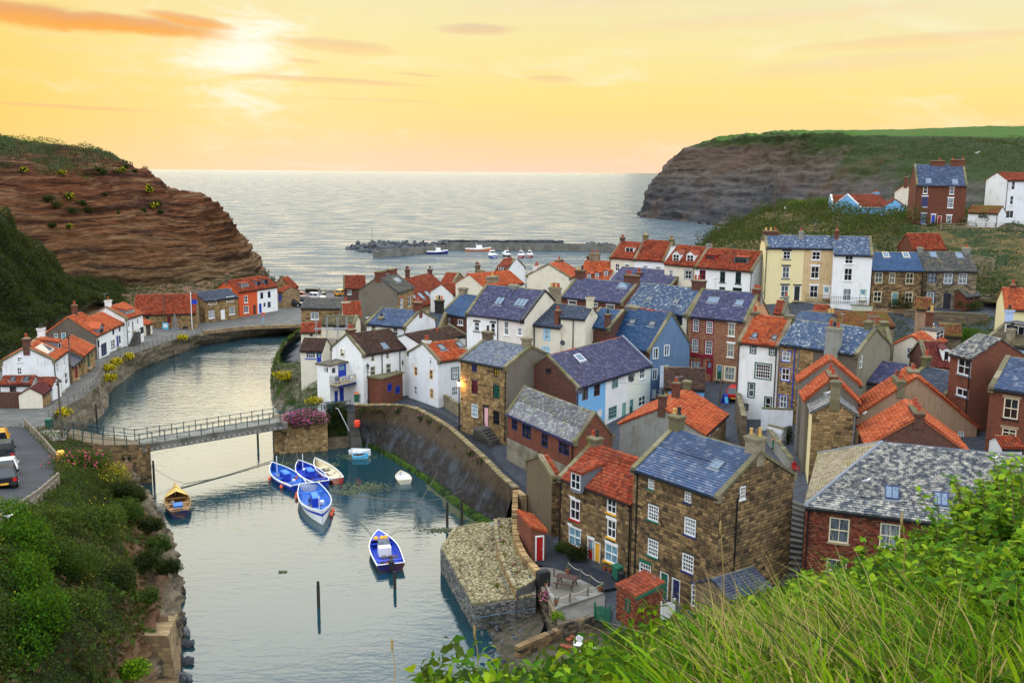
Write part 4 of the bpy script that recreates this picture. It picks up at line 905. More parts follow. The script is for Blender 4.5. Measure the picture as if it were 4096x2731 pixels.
h('cottage','white middle cottage of the long purple roofed row, with sage green door','C',(830,1206),(1005,1150),base=(846,1540),zg=5.0,D=7.5,ridge=(860,905),wall=WH,roof=Q2,rm=SLATE['purple'],fw=[(902,1237,50,88,'A22 gg'),(883,1470,66,98,'A33 gm')],dr=[(972,1450,30,118,'AA')])
hz=HOUSES['white middle cottage of the long purple roofed row, with sage green door']
h('cottage','light blue cottage with brick gable at the end of the purple roofed row','C',(604,1275),(829,1206),ze=hz[3],zg=5.0,D=hz[2],rh=hz[4],wall=LBL,wl=BRD,roof=Q2,rm=SLATE['purple'],fw=[(667,1322,46,98,'N21'),(760,1292,46,94,'N22')],lw=[(383,1140,36,36,'K11')],dr=[(782,1475,34,60,'WW n')],sky=[(622,1045,50,52,'Ws')],cop='l',pipes=[(600,1300)],ridge_m=TILE['red'])
h('cottage','cream cottage with green door where the purple roofed row meets the blue gable','C',(1006,1150),(1184,1094),ze=hz[3],zg=5.0,D=hz[2],rh=hz[4],wall=plaster((.78,.76,.64),.2),roof=Q2,rm=SLATE['purple'],fw=[(993,1200,24,70,'A22'),(1115,1165,40,80,'W22 sW'),(1115,1378,56,76,'W22')],dr=[(1030,1425,30,118,'EA g')],cop='r',copm=lead(),ridge_m=TILE['red'])
h('house','low cottage with brown tiled roof and light blue gable behind the orange roof','C',(1258,1276),(1602,1290),Y=105,zg=5,D=6,ridge=(1530,1128),wall=LBL,roof='conc',rm=TILE['brown'],fw=[(1302,1325,36,60,'Y22'),(1280,1310,14,50,'W11')],cop='l',copm=lead())
h('house','house with large bright orange tiled roof and grey rendered gable','G',(1795,862),(1972,702),baseB=(1950,905),zg=4.8,C0=(1048,838),ridge=(1425,680),wall=STN,wl=RENG,roof=P,rm=TILE['orange'],fw=[(1902,800,20,50,'W12'),(1838,850,20,40,'W12')],chim=[(1573,455,555,70,BR,'r',.5),(1382,612,700,74,BRD,'k',.5),(1662,440,500,52,COPE,'-',.5)],both=True,n_tile=300)
h('house','tall white house with orange roof and a wide green framed window','C',(1872,915),(2187,950),baseB=(2152,1542),zg=6,D=7,ridge=(2150,722),wall=WH,roof=P,rm=TILE['orange'],fw=[(1985,968,34,66,'W22 aE'),(2135,985,36,60,'W22 aE'),(2062,1145,116,112,'W64 aG'),(1970,1293,40,104,'W12 aE'),(2100,1405,42,104,'W12 aE'),(1922,1424,34,34,'W21 aK')],
 sky=[(2000,873,44,36,'K'),(2153,890,42,36,'K')],chim=[(1982,680,738,72,COPE,'rrr',.5),(2298,712,775,78,COPE,'-',.5)],cop='lr',pipes=[(1860,930),(2170,960)])
h('house','narrow stone house with bright blue window surrounds and blue drainpipe','I',(447,540),(705,572),base=(432,1150),zg=6.5,D=7,ridge=(650,368),wall=STN,roof=Q2,rm=SLATE['streak'],fw=[(488,638,64,76,'W22 aB'),(482,778,64,96,'W22 aB'),(465,993,56,98,'W22 aB')],pipes=[(560,560,'f',6.5,'B'),(590,560,'f',9,'L')],facing='f')
hz=HOUSES['narrow stone house with bright blue window surrounds and blue drainpipe']
h('house','brown rendered house with huge rendered chimney breast and lime streaked slates','I',(706,573),(1052,622),ze=hz[3],zg=7,D=hz[2],rh=hz[4],wall=BRN,wr=plaster((.24,.22,.16),.6),roof=Q2,rm=SLATE['streak'],rw=[(1075,680,20,98,'W12')],chim=[(848,410,690,128,RENG,'rkr',.0,1.0),(1128,362,455,72,COPE,'n',.5)],cop='r')
h('house','grey gabled house edged with orange tiles behind the brick chimney','I',(1060,864),(0,0),az=14,Lm=2.4,Y=83,zg=7.2,apex0=(836,672),wall=plaster((.20,.18,.15),.5),roof=P,rm=TILE['orange'],both=True)
h('house','house with orange roof and broad red brick chimney below the grey gable','I',(1052,1004),(0,0),az=11,Lm=3.2,Y=78.5,zg=7.2,apex0=(858,806),wall=REND,roof=P,rm=TILE['orange'],both=True,chim=[(857,812,905,165,BR,'r-r',.5,.6)])
h('house','narrow house with tall golden stone gable and cream side wall','I',(1036,1100),(0,0),az=12.5,Lm=6.5,Y=75.5,zg=7.2,apex0=(870,985),wall=STN,wl=MORT,wb=CRY,roof=Q2,rm=SLATE['moss'],facing='l',fmat=STONE['gold'],n_stone=300,chim=[(912,902,985,56,COPE,'-',.5)],both=True,pipes=[(1022,1120,'l',7.5,'L')])
h('house','dark walled house with purple slate roof in the middle of the yard','I',(1085,828),(1335,862),Y=92,zg=8,D=6,ridge=(1260,684),wall=BRN,roof=Q2,rm=SLATE['purple'],fw=[(1135,868,34,48,'K11')])
h('house','house with speckled dark slates beside the cream dormer house','I',(1392,864),(1745,945),Y=88,zg=8,D=6,ridge=(1580,725),wall=BRN,roof=Q2,rm=SLATE['dark'],cop='lr',chim=[(1412,605,690,60,COPE,'r',.5)])
h('house','cream gabled house with orange roof and a square cream dormer','I',(1602,578),(1735,520),Y=101,zg=9,apex0=(1472,480),wall=CRM,roof=P,rm=TILE['orange'],lw=[(1455,612,48,88,'W22')],dorm=[(1690,470,60,70,'W22','flat',CRM,SLATE['grey'])],both=True,chim=[(1632,470,545,55,COPE,'y',.3),(1622,285,372,66,BR,'yk',.5)])
h('house','house with dark maroon pantiles and one tall white dormer','I',(1590,722),(1768,728),Y=94,zg=9,D=6.5,ridge=(1710,530),wall=BRD,roof=P,rm=pieces('maroon_pantile',((0,(.10,.018,.018)),(.5,(.16,.03,.025)),(1,(.22,.05,.035))),.75,7,(.35,.3,.28),2,(.64,.8)),dorm=[(1740,632,44,78,'W11','gable',WH)],cop='l')
h('house','brick house with lime splashed slates and tall white casement','I',(1777,614),(1946,656),Y=83,zg=9,D=5.5,rh=1.5,wall=BRL,roof=Q2,rm=SLATE['white'],fw=[(1885,718,104,130,'W22 sL'),(1868,920,94,62,'W21 sL')],chim=[(1820,525,585,70,COPE,'kkk',.5)],pipes=[(1935,700)])
h('house','brick rear wing with slate roof and black drainpipes','I',(1935,738),(2125,764),Y=83,zg=9,D=5.5,ridge=(2060,612),wall=BRL,roof=Q2,rm=SLATE['white'],fw=[(2058,965,28,108,'W12')],chim=[(2210,575,665,55,BR,'r',.6)],sky=[(2110,705,34,30,'K')],pipes=[(2000,760)])
h('house','brick house with large cream casement windows at the edge of the village','I',(2088,882),(2470,935),Y=75.5,zg=8.5,D=8,ridge=(2300,660),wall=BRL,roof=Q2,rm=SLATE['blue'],fw=[(2250,1046,116,160,'C22 sK lS'),(2235,1236,112,64,'C22 lS')],cop='l')
h('porch','small red tiled porch roof against the edge brick house','I',(2180,1350),(2340,1352),Y=73.2,zg=8,D=2.2,ridge=(2260,1270),wall=WH,roof=P,rm=TILE['red'],cat='porch')
h('house','house with broad tan rendered gable and orange roof edges','I',(1985,1196),(0,0),az=12,Lm=4.2,Y=80,zg=7.8,apex0=(1512,806),wall=CRY,wl=PKR,roof=P,rm=TILE['orange'],both=True,lw=[(1858,1255,46,60,'W22')],chim=[(1472,742,840,105,COPE,'rn',.5),(1430,880,1000,150,COPE,'rrkr',.62,.6)])
h('house','house with dark brick gable, broad brick chimney and mossy orange tiles','I',(1900,1388),(0,0),az=13,Lm=5.6,Y=69.5,zg=7.4,apex0=(1530,1120),wall=BR,wl=BRD,roof=P,rm=TILE['orange'],both=True,chim=[(1534,1085,1215,200,BRD,'r-rr',.5,.65)],ridge_m=COPE)
h('house','old brick house with mossy olive tiles and white painted quoins','I',(1165,546),(1312,552),Y=99,zg=8.5,D=6.5,ridge=(1260,408),wall=BRD,roof='conc',rm=TILE['olive'],fw=[(1220,600,22,60,'W12')],chim=[(1352,370,445,66,COPE,'-',.5)],cop='r')
h('house','long low building with dark mossy red pantiles below the upper terrace','I',(735,398),(1335,402),Y=113,zg=9,D=6,ridge=(1000,291),wall=STG,roof=P,rm=TILE['mossy'],chim=[(835,300,372,52,BRD,'yy',.3)])
h('house','blue slate roof tucked behind the tall white house','I',(560,352),(800,372),Y=109,zg=8.5,D=5,ridge=(520,305),wall=STG,roof=Q2,rm=SLATE['blue'])
h('cottage','tiny cottage with red roof and grey gable below the yellow terrace','I',(392,304),(468,309),Y=124,zg=8.5,D=4.5,ridge=(440,206),wall=RENG,roof=P,rm=TILE['red'],cop='r',chim=[(520,170,230,30,RENG,'r',.5)])
h('house','lavender blue house with mossy tiles and white box dormer','I',(2045,512),(2500,592),Y=100,zg=10,D=6.5,ridge=(2300,392),wall=LAV,roof='conc',rm=TILE['olive'],dorm=[(2280,428,150,70,'W31','flat',WH,SLATE['grey'])],cop='l',chim=[(2178,265,370,62,LAV,'k',.5),(2240,420,560,50,BRT,'kk',.1)])
h('house','pale yellow house with orange pantiles at the garden edge','I',(2205,266),(2420,276),Y=114,zg=11,D=7,ridge=(2320,108),wall=CRY,roof=P,rm=TILE['orange'],chim=[(2262,75,128,34,BR,'r',.5)])
# ---- upper terrace and the hill
h('house','pale yellow three storey terrace house with black window trim','D',(332,961),(632,966),base=(305,1370),zg=13,D=7,ridge=(480,870),wall=CRY,roof=Q2,rm=SLATE['streak'],fw=[(492,1020,58,60,'W22 lK sK'),(485,1155,56,94,'W22 lK sK gm'),(475,1303,60,94,'W22 lK sK gm')],dr=[(572,1318,52,116,'KW lK')],chim=[(343,832,905,118,BRD,'yyr',.5),(652,835,900,34,RENG,'r',.35)],pipes=[(325,990)],cop='l')
hz=HOUSES['pale yellow three storey terrace house with black window trim']
h('house','tan stained three storey terrace house between yellow and white ones','D',(633,966),(858,970),ze=hz[3],zg=13,D=hz[2],rh=hz[4],wall=TAN,roof=Q2,rm=SLATE['streak'],fw=[(722,1025,66,64,'W22 lW sW'),(713,1155,64,96,'W22 lW sW'),(704,1305,64,94,'W22 lW')],dr=[(803,1312,52,92,'WW g lW')])
h('house','tall plain white terrace house with blue slates and black railings','D',(862,1014),(1165,1022),base=(846,1395),zg=13,D=8,ridge=(1000,878),wall=WH,roof=Q2,rm=SLATE['streak'],fw=[(980,1057,64,60,'W22 sW'),(973,1172,64,98,'W22 sW'),(964,1330,64,96,'W22 sW')],dr=[(1090,1330,52,84,'WA g')],chim=[(880,828,905,38,BR,'r',.42)],cop='r')
h('cottage','brown stone cottage with blue slates and cream framed windows','D',(1168,1138),(1563,1143),base=(1150,1416),zg=12.8,D=7,ridge=(1350,1003),wall=STN,roof=Q2,rm=SLATE['bright'],fw=[(1213,1197,60,82,'C22'),(1318,1200,48,82,'C22'),(1455,1203,60,84,'C22'),(1203,1345,62,82,'C22'),(1448,1352,60,82,'C22')],dr=[(1338,1362,52,104,'AC g')],sky=[(1268,1022,50,40,'Cs'),(1425,1022,50,40,'Cs')],facing='f',fmat=STONE['brown'],pipes=[(1558,1160)])
h('cottage','grey gold stone cottage with dark roof and navy blue windows','D',(1580,1143),(1985,1148),baseB=(1980,1450),zg=12,D=7,ridge=(1780,1000),wall=STG,roof='conc',rm=SLATE['grey'],fw=[(1632,1197,66,82,'V22'),(1757,1203,68,82,'W22 aV gg'),(1872,1205,66,82,'W22 aV gg'),(1617,1355,58,88,'W22 aV gg'),(1850,1367,66,86,'W22 aV gg')],dr=[(1748,1382,58,122,'KV')],sky=[(1638,1020,54,42,'Ls'),(1843,1025,56,42,'Ls')],chim=[(1945,965,1030,50,RENG,'r',.5),(1535,962,1010,34,RENG,'-',.5)],facing='f',fmat=pieces('grey_gold_stone',((0,(.08,.07,.055)),(.3,(.19,.155,.10)),(.65,(.29,.23,.14)),(1,(.40,.31,.18))),.9,5,(.06,.055,.05),.5,(.56,.74)),pipes=[(1588,1160)])
h('shed','brick shed with two tone red pantiles on the hill behind the stone cottages','D',(1490,976),(1742,977),Y=157,zg=16,D=6,ridge=(1600,854),wall=BR,roof=P,rm=TILE['red'],cat='shed')
h('cottage','sky blue cottage porch with anchor on its gable and a lit lamp','D',(1422,642),(0,0),az=14,Lm=4,base=(1416,762),zg=20,apex0=(1343,586),wall=LBL,roof=P,rm=TILE['old'],lw=[(1356,696,42,56,'W33')],ldr=[(1281,720,34,100,'WW n')],both=True)
h('cottage','sky blue main cottage with rusty pantiles and blue chimney','D',(1075,648),(1312,642),Y=234,zg=20,D=8,ridge=(1200,546),wall=LBL,roof=P,rm=TILE['old'],chim=[(1340,528,600,52,LBL,'rr',.5)],cop='l',copm=WH)
h('annexe','sky blue flat roofed annexe beside the cottage with the anchor','D',(1085,655),(1252,655),Y=229,zg=20,D=4,wall=LBL,roof='flat',rm=lead(),gut=None,cat='annexe')
h('cottage','farther blue gabled cottage with red roof above the bushes','D',(846,606),(1002,608),Y=246,zg=21,D=6,ridge=(930,553),wall=LBL,roof=P,rm=TILE['red'],cop='l',copm=WH)
h('house','narrow cream house with red brick chimney beside the tall brick house','D',(1500,528),(0,0),az=26,Lm=7,Y=241,zg=20,apex0=(1424,468),wall=CRM,roof=P,rm=TILE['old'],lw=[(1465,577,18,52,'V12'),(1455,695,20,50,'V12')],chim=[(1425,410,472,60,BR,'kr',.5)],both=True)
h('house','tall brick house with blue slates, white lintels and two large chimneys','D',(1510,470),(1890,475),az=102,Lm=9.2,base=(1497,812),zg=20.5,D=8,ridge=(1700,316),wall=BR,wr=CRM,roof=Q2,rm=SLATE['blue'],fw=[(1580,507,34,62,'W12 lW sW'),(1573,602,42,80,'B22 lW sW'),(1562,736,42,80,'B22 lW sW'),(1787,516,34,54,'W12 lW sW'),(1776,612,44,76,'W12 lW sW gg'),(1763,745,40,70,'W12 lW sW gg')],
 dr=[(1638,760,34,114,'BW lW'),(1687,768,32,112,'RW')],chim=[(1670,282,365,128,BR,'--r-',.5,.8),(2018,275,370,112,BR,'rkkr',.5,.8)],sky=[(1603,440,44,38,'Ls'),(1810,445,46,36,'Ls')],cop='lr',pipes=[(1500,500)])
h('house','big white gable house at the hilltop path with black pipes','D',(2222,434),(2352,452),az=84,Lm=8,Y=190,zg=21,D=7,ridge=(2140,376),wall=WH2,roof=P,rm=TILE['old'],fw=[(2268,475,28,66,'W12'),(2255,590,28,70,'W12 sW'),(2240,700,60,60,'W21')],pipes=[(2220,470)])
h('outhouse','low white outhouse with mossy tiles below the big white gable','D',(1915,686),(2150,694),base=(1910,802),zg=21,D=4,ridge=(2050,636),wall=WH2,roof=P,rm=TILE['mossy'],fw=[(2028,711,72,46,'W31 sW')],pipes=[(2142,720)])
h('outhouse','lean-to brick outhouse with grey slates at the end of the navy windowed cottage','D',(1893,1348),(2006,1335),Y=137.5,zg=12,D=2.4,rh=.9,wall=BR,roof='bslate',rm=SLATE['grey'])
h('outhouse','small rendered outhouse with one chimney in front of the brown stone cottage','I',(1508,262),(1622,268),Y=117,zg=9.5,D=3,rh=1.1,wall=PKR,roof=P,rm=TILE['mossy'],chim=[(1615,235,330,50,BR,'kr',.5)])
h('shed','low shed with mossy red tiles under the old stone garden wall','I',(1700,470),(1860,478),Y=107,zg=9.3,D=3,rh=1.0,wall=STD,roof=P,rm=TILE['mossy'],cat='shed')
h('house','small roof of red pantiles between the white terrace wall and the mossy long roof','I',(690,345),(790,352),Y=117,zg=9,D=4,rh=1.5,wall=STG,roof=P,rm=TILE['red'],chim=[(708,285,350,55,RENG,'r',.5)])
# ---- near the camera
h('workshop','red brick workshop with mossy slates and navy windows over the harbour path','G',(258,682),(796,916),base=(254,1012),zg=3.7,apex0=(392,488),wall=BRL,roof=Q2,rm=SLATE['moss'],fw=[(310,780,44,86,'V22'),(405,832,70,112,'V22'),(547,902,50,112,'V12'),(697,967,82,96,'V22')],cop='lr',gut=pc('V'),n_tile=300,cat='workshop',pipes=[(768,930)])
h('house','stone cottage pair with red pantiles, one red and one yellow door','G',(670,1190),(1228,1398),base=(664,1727),zg=2.2,D=6.5,ridge=(925,938),wall=MORT,roof=P,rm=TILE['red'],fw=[(1132,262,72,150,'W22 lW sR','J'),(1408,232,70,110,'W22 sY','J'),(1408,405,66,136,'W22 lW sY','J'),(1130,465,92,135,'W22 lW sR gb','J'),(1405,592,98,136,'W22 lW sY gb','J')],
 dr=[(1247,565,46,172,'RW lW n g','J'),(1299,592,48,176,'YW n pl','J')],dorm=[(789,1225,72,122,'W22','shed',lead())],chim=[(905,868,945,112,COPE,'rk',.5)],cop='l',facing='f',fmat=STONE['brown'],n_stone=300,n_tile=300,pipes=[(1222,1430),(676,1220)],ridge_m=TILE['orange'])
h('outbuilding','narrow stone annexe with red roof beside the red door cottage','G',(602,1200),(668,1192),Y=74.6,zg=2.4,D=5,ridge=(735,1010),wall=MORT,roof=P,rm=TILE['red'],facing='f',fmat=STONE['brown'],cop='l',cat='outbuilding')
h('house','large four storey stone house with blue slates, green and navy doors','G',(1245,1122),(1922,1350),base=(1283,2007),zg=2.2,C1=(2440,1160),ridge=(1552,818),wall=MORD,roof=Q2,rm=SLATE['blue'],fw=[(1708,57,45,92,'W34 sG','J'),(1985,155,50,100,'W34 sV','J'),(1722,285,80,116,'W44 sG','J'),(2000,390,86,132,'W44 sV','J'),(1720,550,78,126,'W44 sG','J'),(1983,665,86,132,'W44 sV','J'),(1660,735,86,136,'W44 sG lG','J'),(2062,922,106,168,'W54 lV','J')],
 dr=[(1803,836,64,206,'GW n','J'),(1892,882,64,202,'VW n','J')],rw=[(108,410,32,76,'W33 sW','K')],chim=[(2190,870,1045,150,BRT,'y-ny',.5,.8),(1535,695,862,120,COPE,'yk',.5,.7)],sky=[(1900,1100,74,58,'L2s')],cop='lr',facing='fr',fmat=STONE['brown'],n_stone=300,n_tile=300,pipes=[(1280,1150),(2060,1180,'r')])
h('shed','lean-to with black slate roof at the foot of the steps','K',(30,1062),(272,985),Y=57.5,zg=2.2,D=3,ridge=(160,872),wall=STD,roof=Q2,rm=SLATE['dark'],cat='shed')
h('hall','red brick hall with hipped lime spattered slates and arched sash windows','K',(497,490),(1900,662),base=(472,1000),zg=3.2,C0=(600,177),ridge=(1500,165),hip=(970,118,SLATE['sand']),wall=brick((.10,.04,.03),(.07,.03,.025),(.16,.13,.1)),roof=Q2,rm=SLATE['white'],fw=[(700,640,122,150,'C22 sS'),(1008,675,122,150,'C22 sS'),(682,885,122,140,'C22 sS'),(1310,690,122,150,'C22 sS'),(990,920,122,140,'C22')],
 sky=[(1022,415,88,78,'V2s'),(1320,455,90,84,'V2s')],facing='f',fmat=STONE['brick'],n_stone=300,n_tile=300,cat='hall',ridge_m=paint((.06,.07,.09)),pipes=[(515,540)])
# ------------------------------------------------------------------ land and water
def nz(x,y,z=0.0):return mnoise.noise(Vector((x,y,z)))
def fbm(x,y,z=0.0,o=4):
 a,s,f=1.0,0.0,1.0
 for _ in range(o):s+=a*mnoise.noise(Vector((x*f,y*f,z*f))); a*=.5; f*=2.03
 return s
def resample(pl,n):
 pl=np.asarray(pl,float); d=np.r_[0,np.cumsum(np.linalg.norm(np.diff(pl,axis=0),axis=1))]
 t=np.linspace(0,d[-1],n); return np.stack([np.interp(t,d,pl[:,k]) for k in range(3)],1)
def smooth(rows,it=1):
 rows=rows.copy()
 for _ in range(it):rows[1:-1]=(rows[:-2]+2*rows[1:-1]+rows[2:])/4
 return rows
def grid_mesh(name,G,mat,kind='structure',parent=None,smooth_sh=False):
 nv,nu=G.shape[:2]; k=np.arange(nv*nu).reshape(nv,nu)
 q=np.stack([k[:-1,:-1],k[:-1,1:],k[1:,1:],k[1:,:-1]],-1).reshape(-1,4)
 return np_mesh(name,G.reshape(-1,3),q,mat,parent,smooth_sh,kind)
def loft(rows,nu,nv,sm=1):
 R=np.array([resample(r,nu) for r in rows]); m=len(R)
 t=np.linspace(0,m-1,nv); i=np.clip(t.astype(int),0,m-2); f=(t-i)[:,None,None]
 G=R[i]*(1-f)+R[i+1]*f
 for _ in range(sm):
  G[1:-1]=(G[:-2]+2*G[1:-1]+G[2:])/4; G[:,1:-1]=(G[:,:-2]+2*G[:,1:-1]+G[:,2:])/4
 return G
def normals(G):
 du=np.gradient(G,axis=1); dv=np.gradient(G,axis=0); n=np.cross(du,dv)
 return n/np.maximum(np.linalg.norm(n,axis=2,keepdims=True),1e-9)
def displace(G,fn,flip=1):
 N=normals(G)*flip; O_=G.copy()
 for j in range(G.shape[0]):
  for i in range(G.shape[1]):O_[j,i]+=N[j,i]*fn(G[j,i])
 return O_
def pts(lst):return [atz(*q) for q in lst]
def ptsY(lst,c='P'):return [aty(c,*q) for q in lst]
# materials
@memo
def water():
 m,t,b=newmat('water',.5); p=t.n.new('ShaderNodeNewGeometry').outputs['Position']
 s=t.node('ShaderNodeSeparateXYZ',{0:p}); dist=s.outputs[1]
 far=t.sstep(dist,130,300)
 n1=t.noise(t.scale(p,(.55,1.3,1)),1.0,3,.55,.3); n2=t.noise(t.scale(p,(1.8,3.6,1)),1.0,3,.6,.2)
 n3=t.noise(t.scale(p,(.05,.16,1)),1.0,6,.62,.4); n4=t.noise(p,.035,3,.5)
 calm=t.sstep(n4,.38,.62)
 h=t.m('ADD',t.m('MULTIPLY',n1,.10),t.m('MULTIPLY',n2,.035)); up_=t.sstep(dist,104,122); h=t.m('MULTIPLY',h,t.m('ADD',t.m('ADD',.22,t.m('MULTIPLY',up_,.75)),t.m('MULTIPLY',calm,.6)))
 h=t.m('ADD',h,t.m('MULTIPLY',t.m('MULTIPLY',n3,6.0),far)); h=t.m('ADD',h,t.m('MULTIPLY',t.m('MULTIPLY',n1,.5),far))
 n=t.node('ShaderNodeBump',{'Height':h,'Strength':1.0,'Distance':.5}); t.l.new(n.outputs[0],b.inputs['Normal'])
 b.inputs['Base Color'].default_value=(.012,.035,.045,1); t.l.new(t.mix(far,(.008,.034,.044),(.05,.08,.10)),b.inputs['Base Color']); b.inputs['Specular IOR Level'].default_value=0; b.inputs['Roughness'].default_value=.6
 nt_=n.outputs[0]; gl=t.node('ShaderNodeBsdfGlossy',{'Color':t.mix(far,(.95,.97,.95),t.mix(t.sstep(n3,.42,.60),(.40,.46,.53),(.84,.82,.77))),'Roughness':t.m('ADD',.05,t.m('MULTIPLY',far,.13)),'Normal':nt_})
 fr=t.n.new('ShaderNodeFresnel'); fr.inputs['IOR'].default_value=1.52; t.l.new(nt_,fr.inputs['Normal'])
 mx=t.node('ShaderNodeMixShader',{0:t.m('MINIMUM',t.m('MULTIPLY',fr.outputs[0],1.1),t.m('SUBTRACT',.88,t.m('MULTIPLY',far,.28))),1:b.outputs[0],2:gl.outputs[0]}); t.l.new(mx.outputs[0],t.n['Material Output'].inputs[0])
 return m
@memo
def earth(c1=(.09,.06,.035),c2=(.17,.10,.05),c3=(.045,.05,.02),sc=.6,bmp=.6,green=(.45,.62)):
 m,t,b=newmat('earth'); p=t.n.new('ShaderNodeNewGeometry').outputs['Position']
 n1=t.noise(p,sc,6,.62); n2=t.noise(p,sc*5,5,.6); n3=t.noise(p,sc*.35,4,.5)
 cc=t.mix(n2,c1,c2); cc=t.mix(t.sstep(n1,*green),cc,c3); cc=t.mix(t.m('MULTIPLY',t.sstep(n3,.5,.7),.4),cc,c2)
 t.l.new(cc,b.inputs['Base Color']); b.inputs['Roughness'].default_value=.95
 bump(t,b,t.m('ADD',n1,n2),bmp,.2)
 return m
@memo
def asphalt(c=(.055,.058,.065),patch=(.085,.085,.088)):
 m,t,b=newmat('asphalt'); p=t.n.new('ShaderNodeNewGeometry').outputs['Position']
 n1=t.noise(p,.5,5,.6); n2=t.noise(p,9,4,.7)
 cc=t.mix(t.sstep(n1,.42,.66),c,patch); cc=t.mix(t.m('MULTIPLY',n2,.5),cc,tuple(q*.5 for q in c))
 t.l.new(cc,b.inputs['Base Color']); b.inputs['Roughness'].default_value=.75; bump(t,b,n2,.3,.02)
 return m
@memo
def concrete(c=(.26,.25,.22),d=(.12,.11,.09),sc=.6):
 m,t,b=newmat('concrete'); p=t.n.new('ShaderNodeNewGeometry').outputs['Position']
 n1=t.noise(p,sc,6,.65); n2=t.noise(t.scale(p,(3,3,.4)),1.2,4,.6); n3=t.noise(p,7,4)
 cc=t.mix(t.sstep(n1,.4,.68),c,d); cc=t.mix(t.m('MULTIPLY',t.sstep(n2,.5,.75),.5),cc,d); cc=t.mix(t.m('MULTIPLY',n3,.3),cc,tuple(q*.5 for q in c))
 t.l.new(cc,b.inputs['Base Color']); b.inputs['Roughness'].default_value=.85; bump(t,b,n3,.3,.03)
 return m
@memo
def cliffmat(kind):
 m,t,b=newmat('cliff_rock'); g=t.n.new('ShaderNodeNewGeometry'); p=g.outputs['Position']
 s=t.node('ShaderNodeSeparateXYZ',{0:p}); z=s.outputs[2]
 w=t.noise(p,.05,4,.5); wz=t.m('ADD',z,t.m('MULTIPLY',w,5.0))
 v=t.node('ShaderNodeCombineXYZ',{0:t.m('MULTIPLY',s.outputs[0],.05),1:t.m('MULTIPLY',s.outputs[1],.05),2:t.m('MULTIPLY',wz,.9)}).outputs[0]
 lay=t.noise(v,1.0,5,.65); fine=t.noise(t.scale(p,(.6,.6,3.5)),.9,6,.68); big=t.noise(p,.09,5,.6)
 if kind=='left':
  cc=t.ramp(t.m('DIVIDE',wz,42.0),[(0,(.12,.10,.07)),(.12,(.17,.12,.06)),(.30,(.20,.095,.038)),(.55,(.19,.070,.028)),(.8,(.175,.055,.024)),(1,(.14,.045,.022))])
  cc=t.mix(t.m('MULTIPLY',t.sstep(lay,.52,.57),.55),cc,(.27,.17,.085)); cc=t.mix(t.m('MULTIPLY',t.sstep(lay,.455,.42),.8),cc,(.035,.017,.01)); l2=t.noise(t.node('ShaderNodeCombineXYZ',{0:t.m('MULTIPLY',s.outputs[0],.06),1:t.m('MULTIPLY',s.outputs[1],.06),2:t.m('MULTIPLY',wz,3.2)}).outputs[0],1.0,3,.6); cc=t.mix(t.m('MULTIPLY',t.sstep(l2,.46,.40),.7),cc,(.03,.016,.01))
  cc=t.mix(t.m('MULTIPLY',t.sstep(big,.55,.72),.5),cc,(.30,.13,.06))
  gcol=(.022,.03,.008); gz0=31.0
 else:
  cc=t.ramp(t.m('DIVIDE',wz,62.0),[(0,(.13,.14,.16)),(.35,(.17,.165,.17)),(.55,(.20,.175,.15)),(.78,(.17,.12,.085)),(1,(.16,.085,.05))])
  cc=t.mix(t.m('MULTIPLY',t.sstep(lay,.5,.62),.45),cc,(.27,.24,.20)); cc=t.mix(t.m('MULTIPLY',t.sstep(lay,.46,.34),.6),cc,(.07,.075,.085))
  cc=t.mix(t.m('MULTIPLY',t.sstep(big,.5,.7),.5),cc,(.24,.15,.10))
  gcol=(.045,.07,.018); gz0=49.0
 cc=t.mix(t.m('MULTIPLY',fine,.6),cc,(.02,.013,.009))
 gm=t.sstep(t.m('ADD',z,t.m('MULTIPLY',t.m('SUBTRACT',big,.5),22.0)),gz0,gz0+5)
 cc=t.mix(gm,cc,t.mix(fine,gcol,tuple(q*1.9 for q in gcol)))
 t.l.new(cc,b.inputs['Base Color']); b.inputs['Roughness'].default_value=.95
 bump(t,b,t.m('ADD',fine,lay),.9,.8)
 return m
ASH=asphalt(); CONC=concrete()
GREENB=earth((.018,.02,.008),(.035,.035,.013),(.012,.02,.006),.5)
# sea and beck: one sheet to the horizon
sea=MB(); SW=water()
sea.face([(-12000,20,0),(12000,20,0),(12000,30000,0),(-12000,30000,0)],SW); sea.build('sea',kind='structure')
# ---- Cowbar side: lane, quay and wall down to the beck
outer=pts([('A',330,1400,4.2),('A',390,1310,4.2),('A',500,1230,4.1),('A',640,1160,4.0),('A',760,1060,3.8),('A',815,950,3.6),('A',890,870,3.5),('A',1010,825,3.3),('A',1160,770,3.1),('A',1320,715,2.9),('A',1590,652,2.4),('A',1950,612,2.1),('A',2352,598,2.0),('B',450,790,2.2),('B',740,700,2.4)])
inner=pts([('A',-150,1420,4.3),('A',-150,1330,4.2),('A',-150,1150,4.1),('A',-150,1000,4.2),('A',100,900,4.2),('A',300,780,4.2),('A',420,720,4.0),('A',560,680,3.8),('A',700,620,3.5),('A',850,560,3.2),('A',1100,450,2.4),('A',1650,360,2.0),('A',2150,290,2.0),('B',380,527,2.0),('B',740,528,2.0)])
G=np.array([[o*(1-f)+i*f for o,i in zip(outer,inner)] for f in (0,.15,.35,.6,1)])
grid_mesh('quay_road',G,asphalt((.10,.097,.09),(.15,.143,.127)))
base=pts([('A',420,1530,-.3),('A',520,1480,-.3),('A',620,1430,-.3),('A',700,1390,-.3),('A',775,1345,-.3),('A',862,1232,-.3),('A',856,1130,-.3),('A',955,1050,-.3),('A',1085,945,-.3),('A',1255,882,-.3),('A',1590,748,-.3),('A',1950,692,-.3),('A',2352,640,-.3),('B',420,885,-.3)])
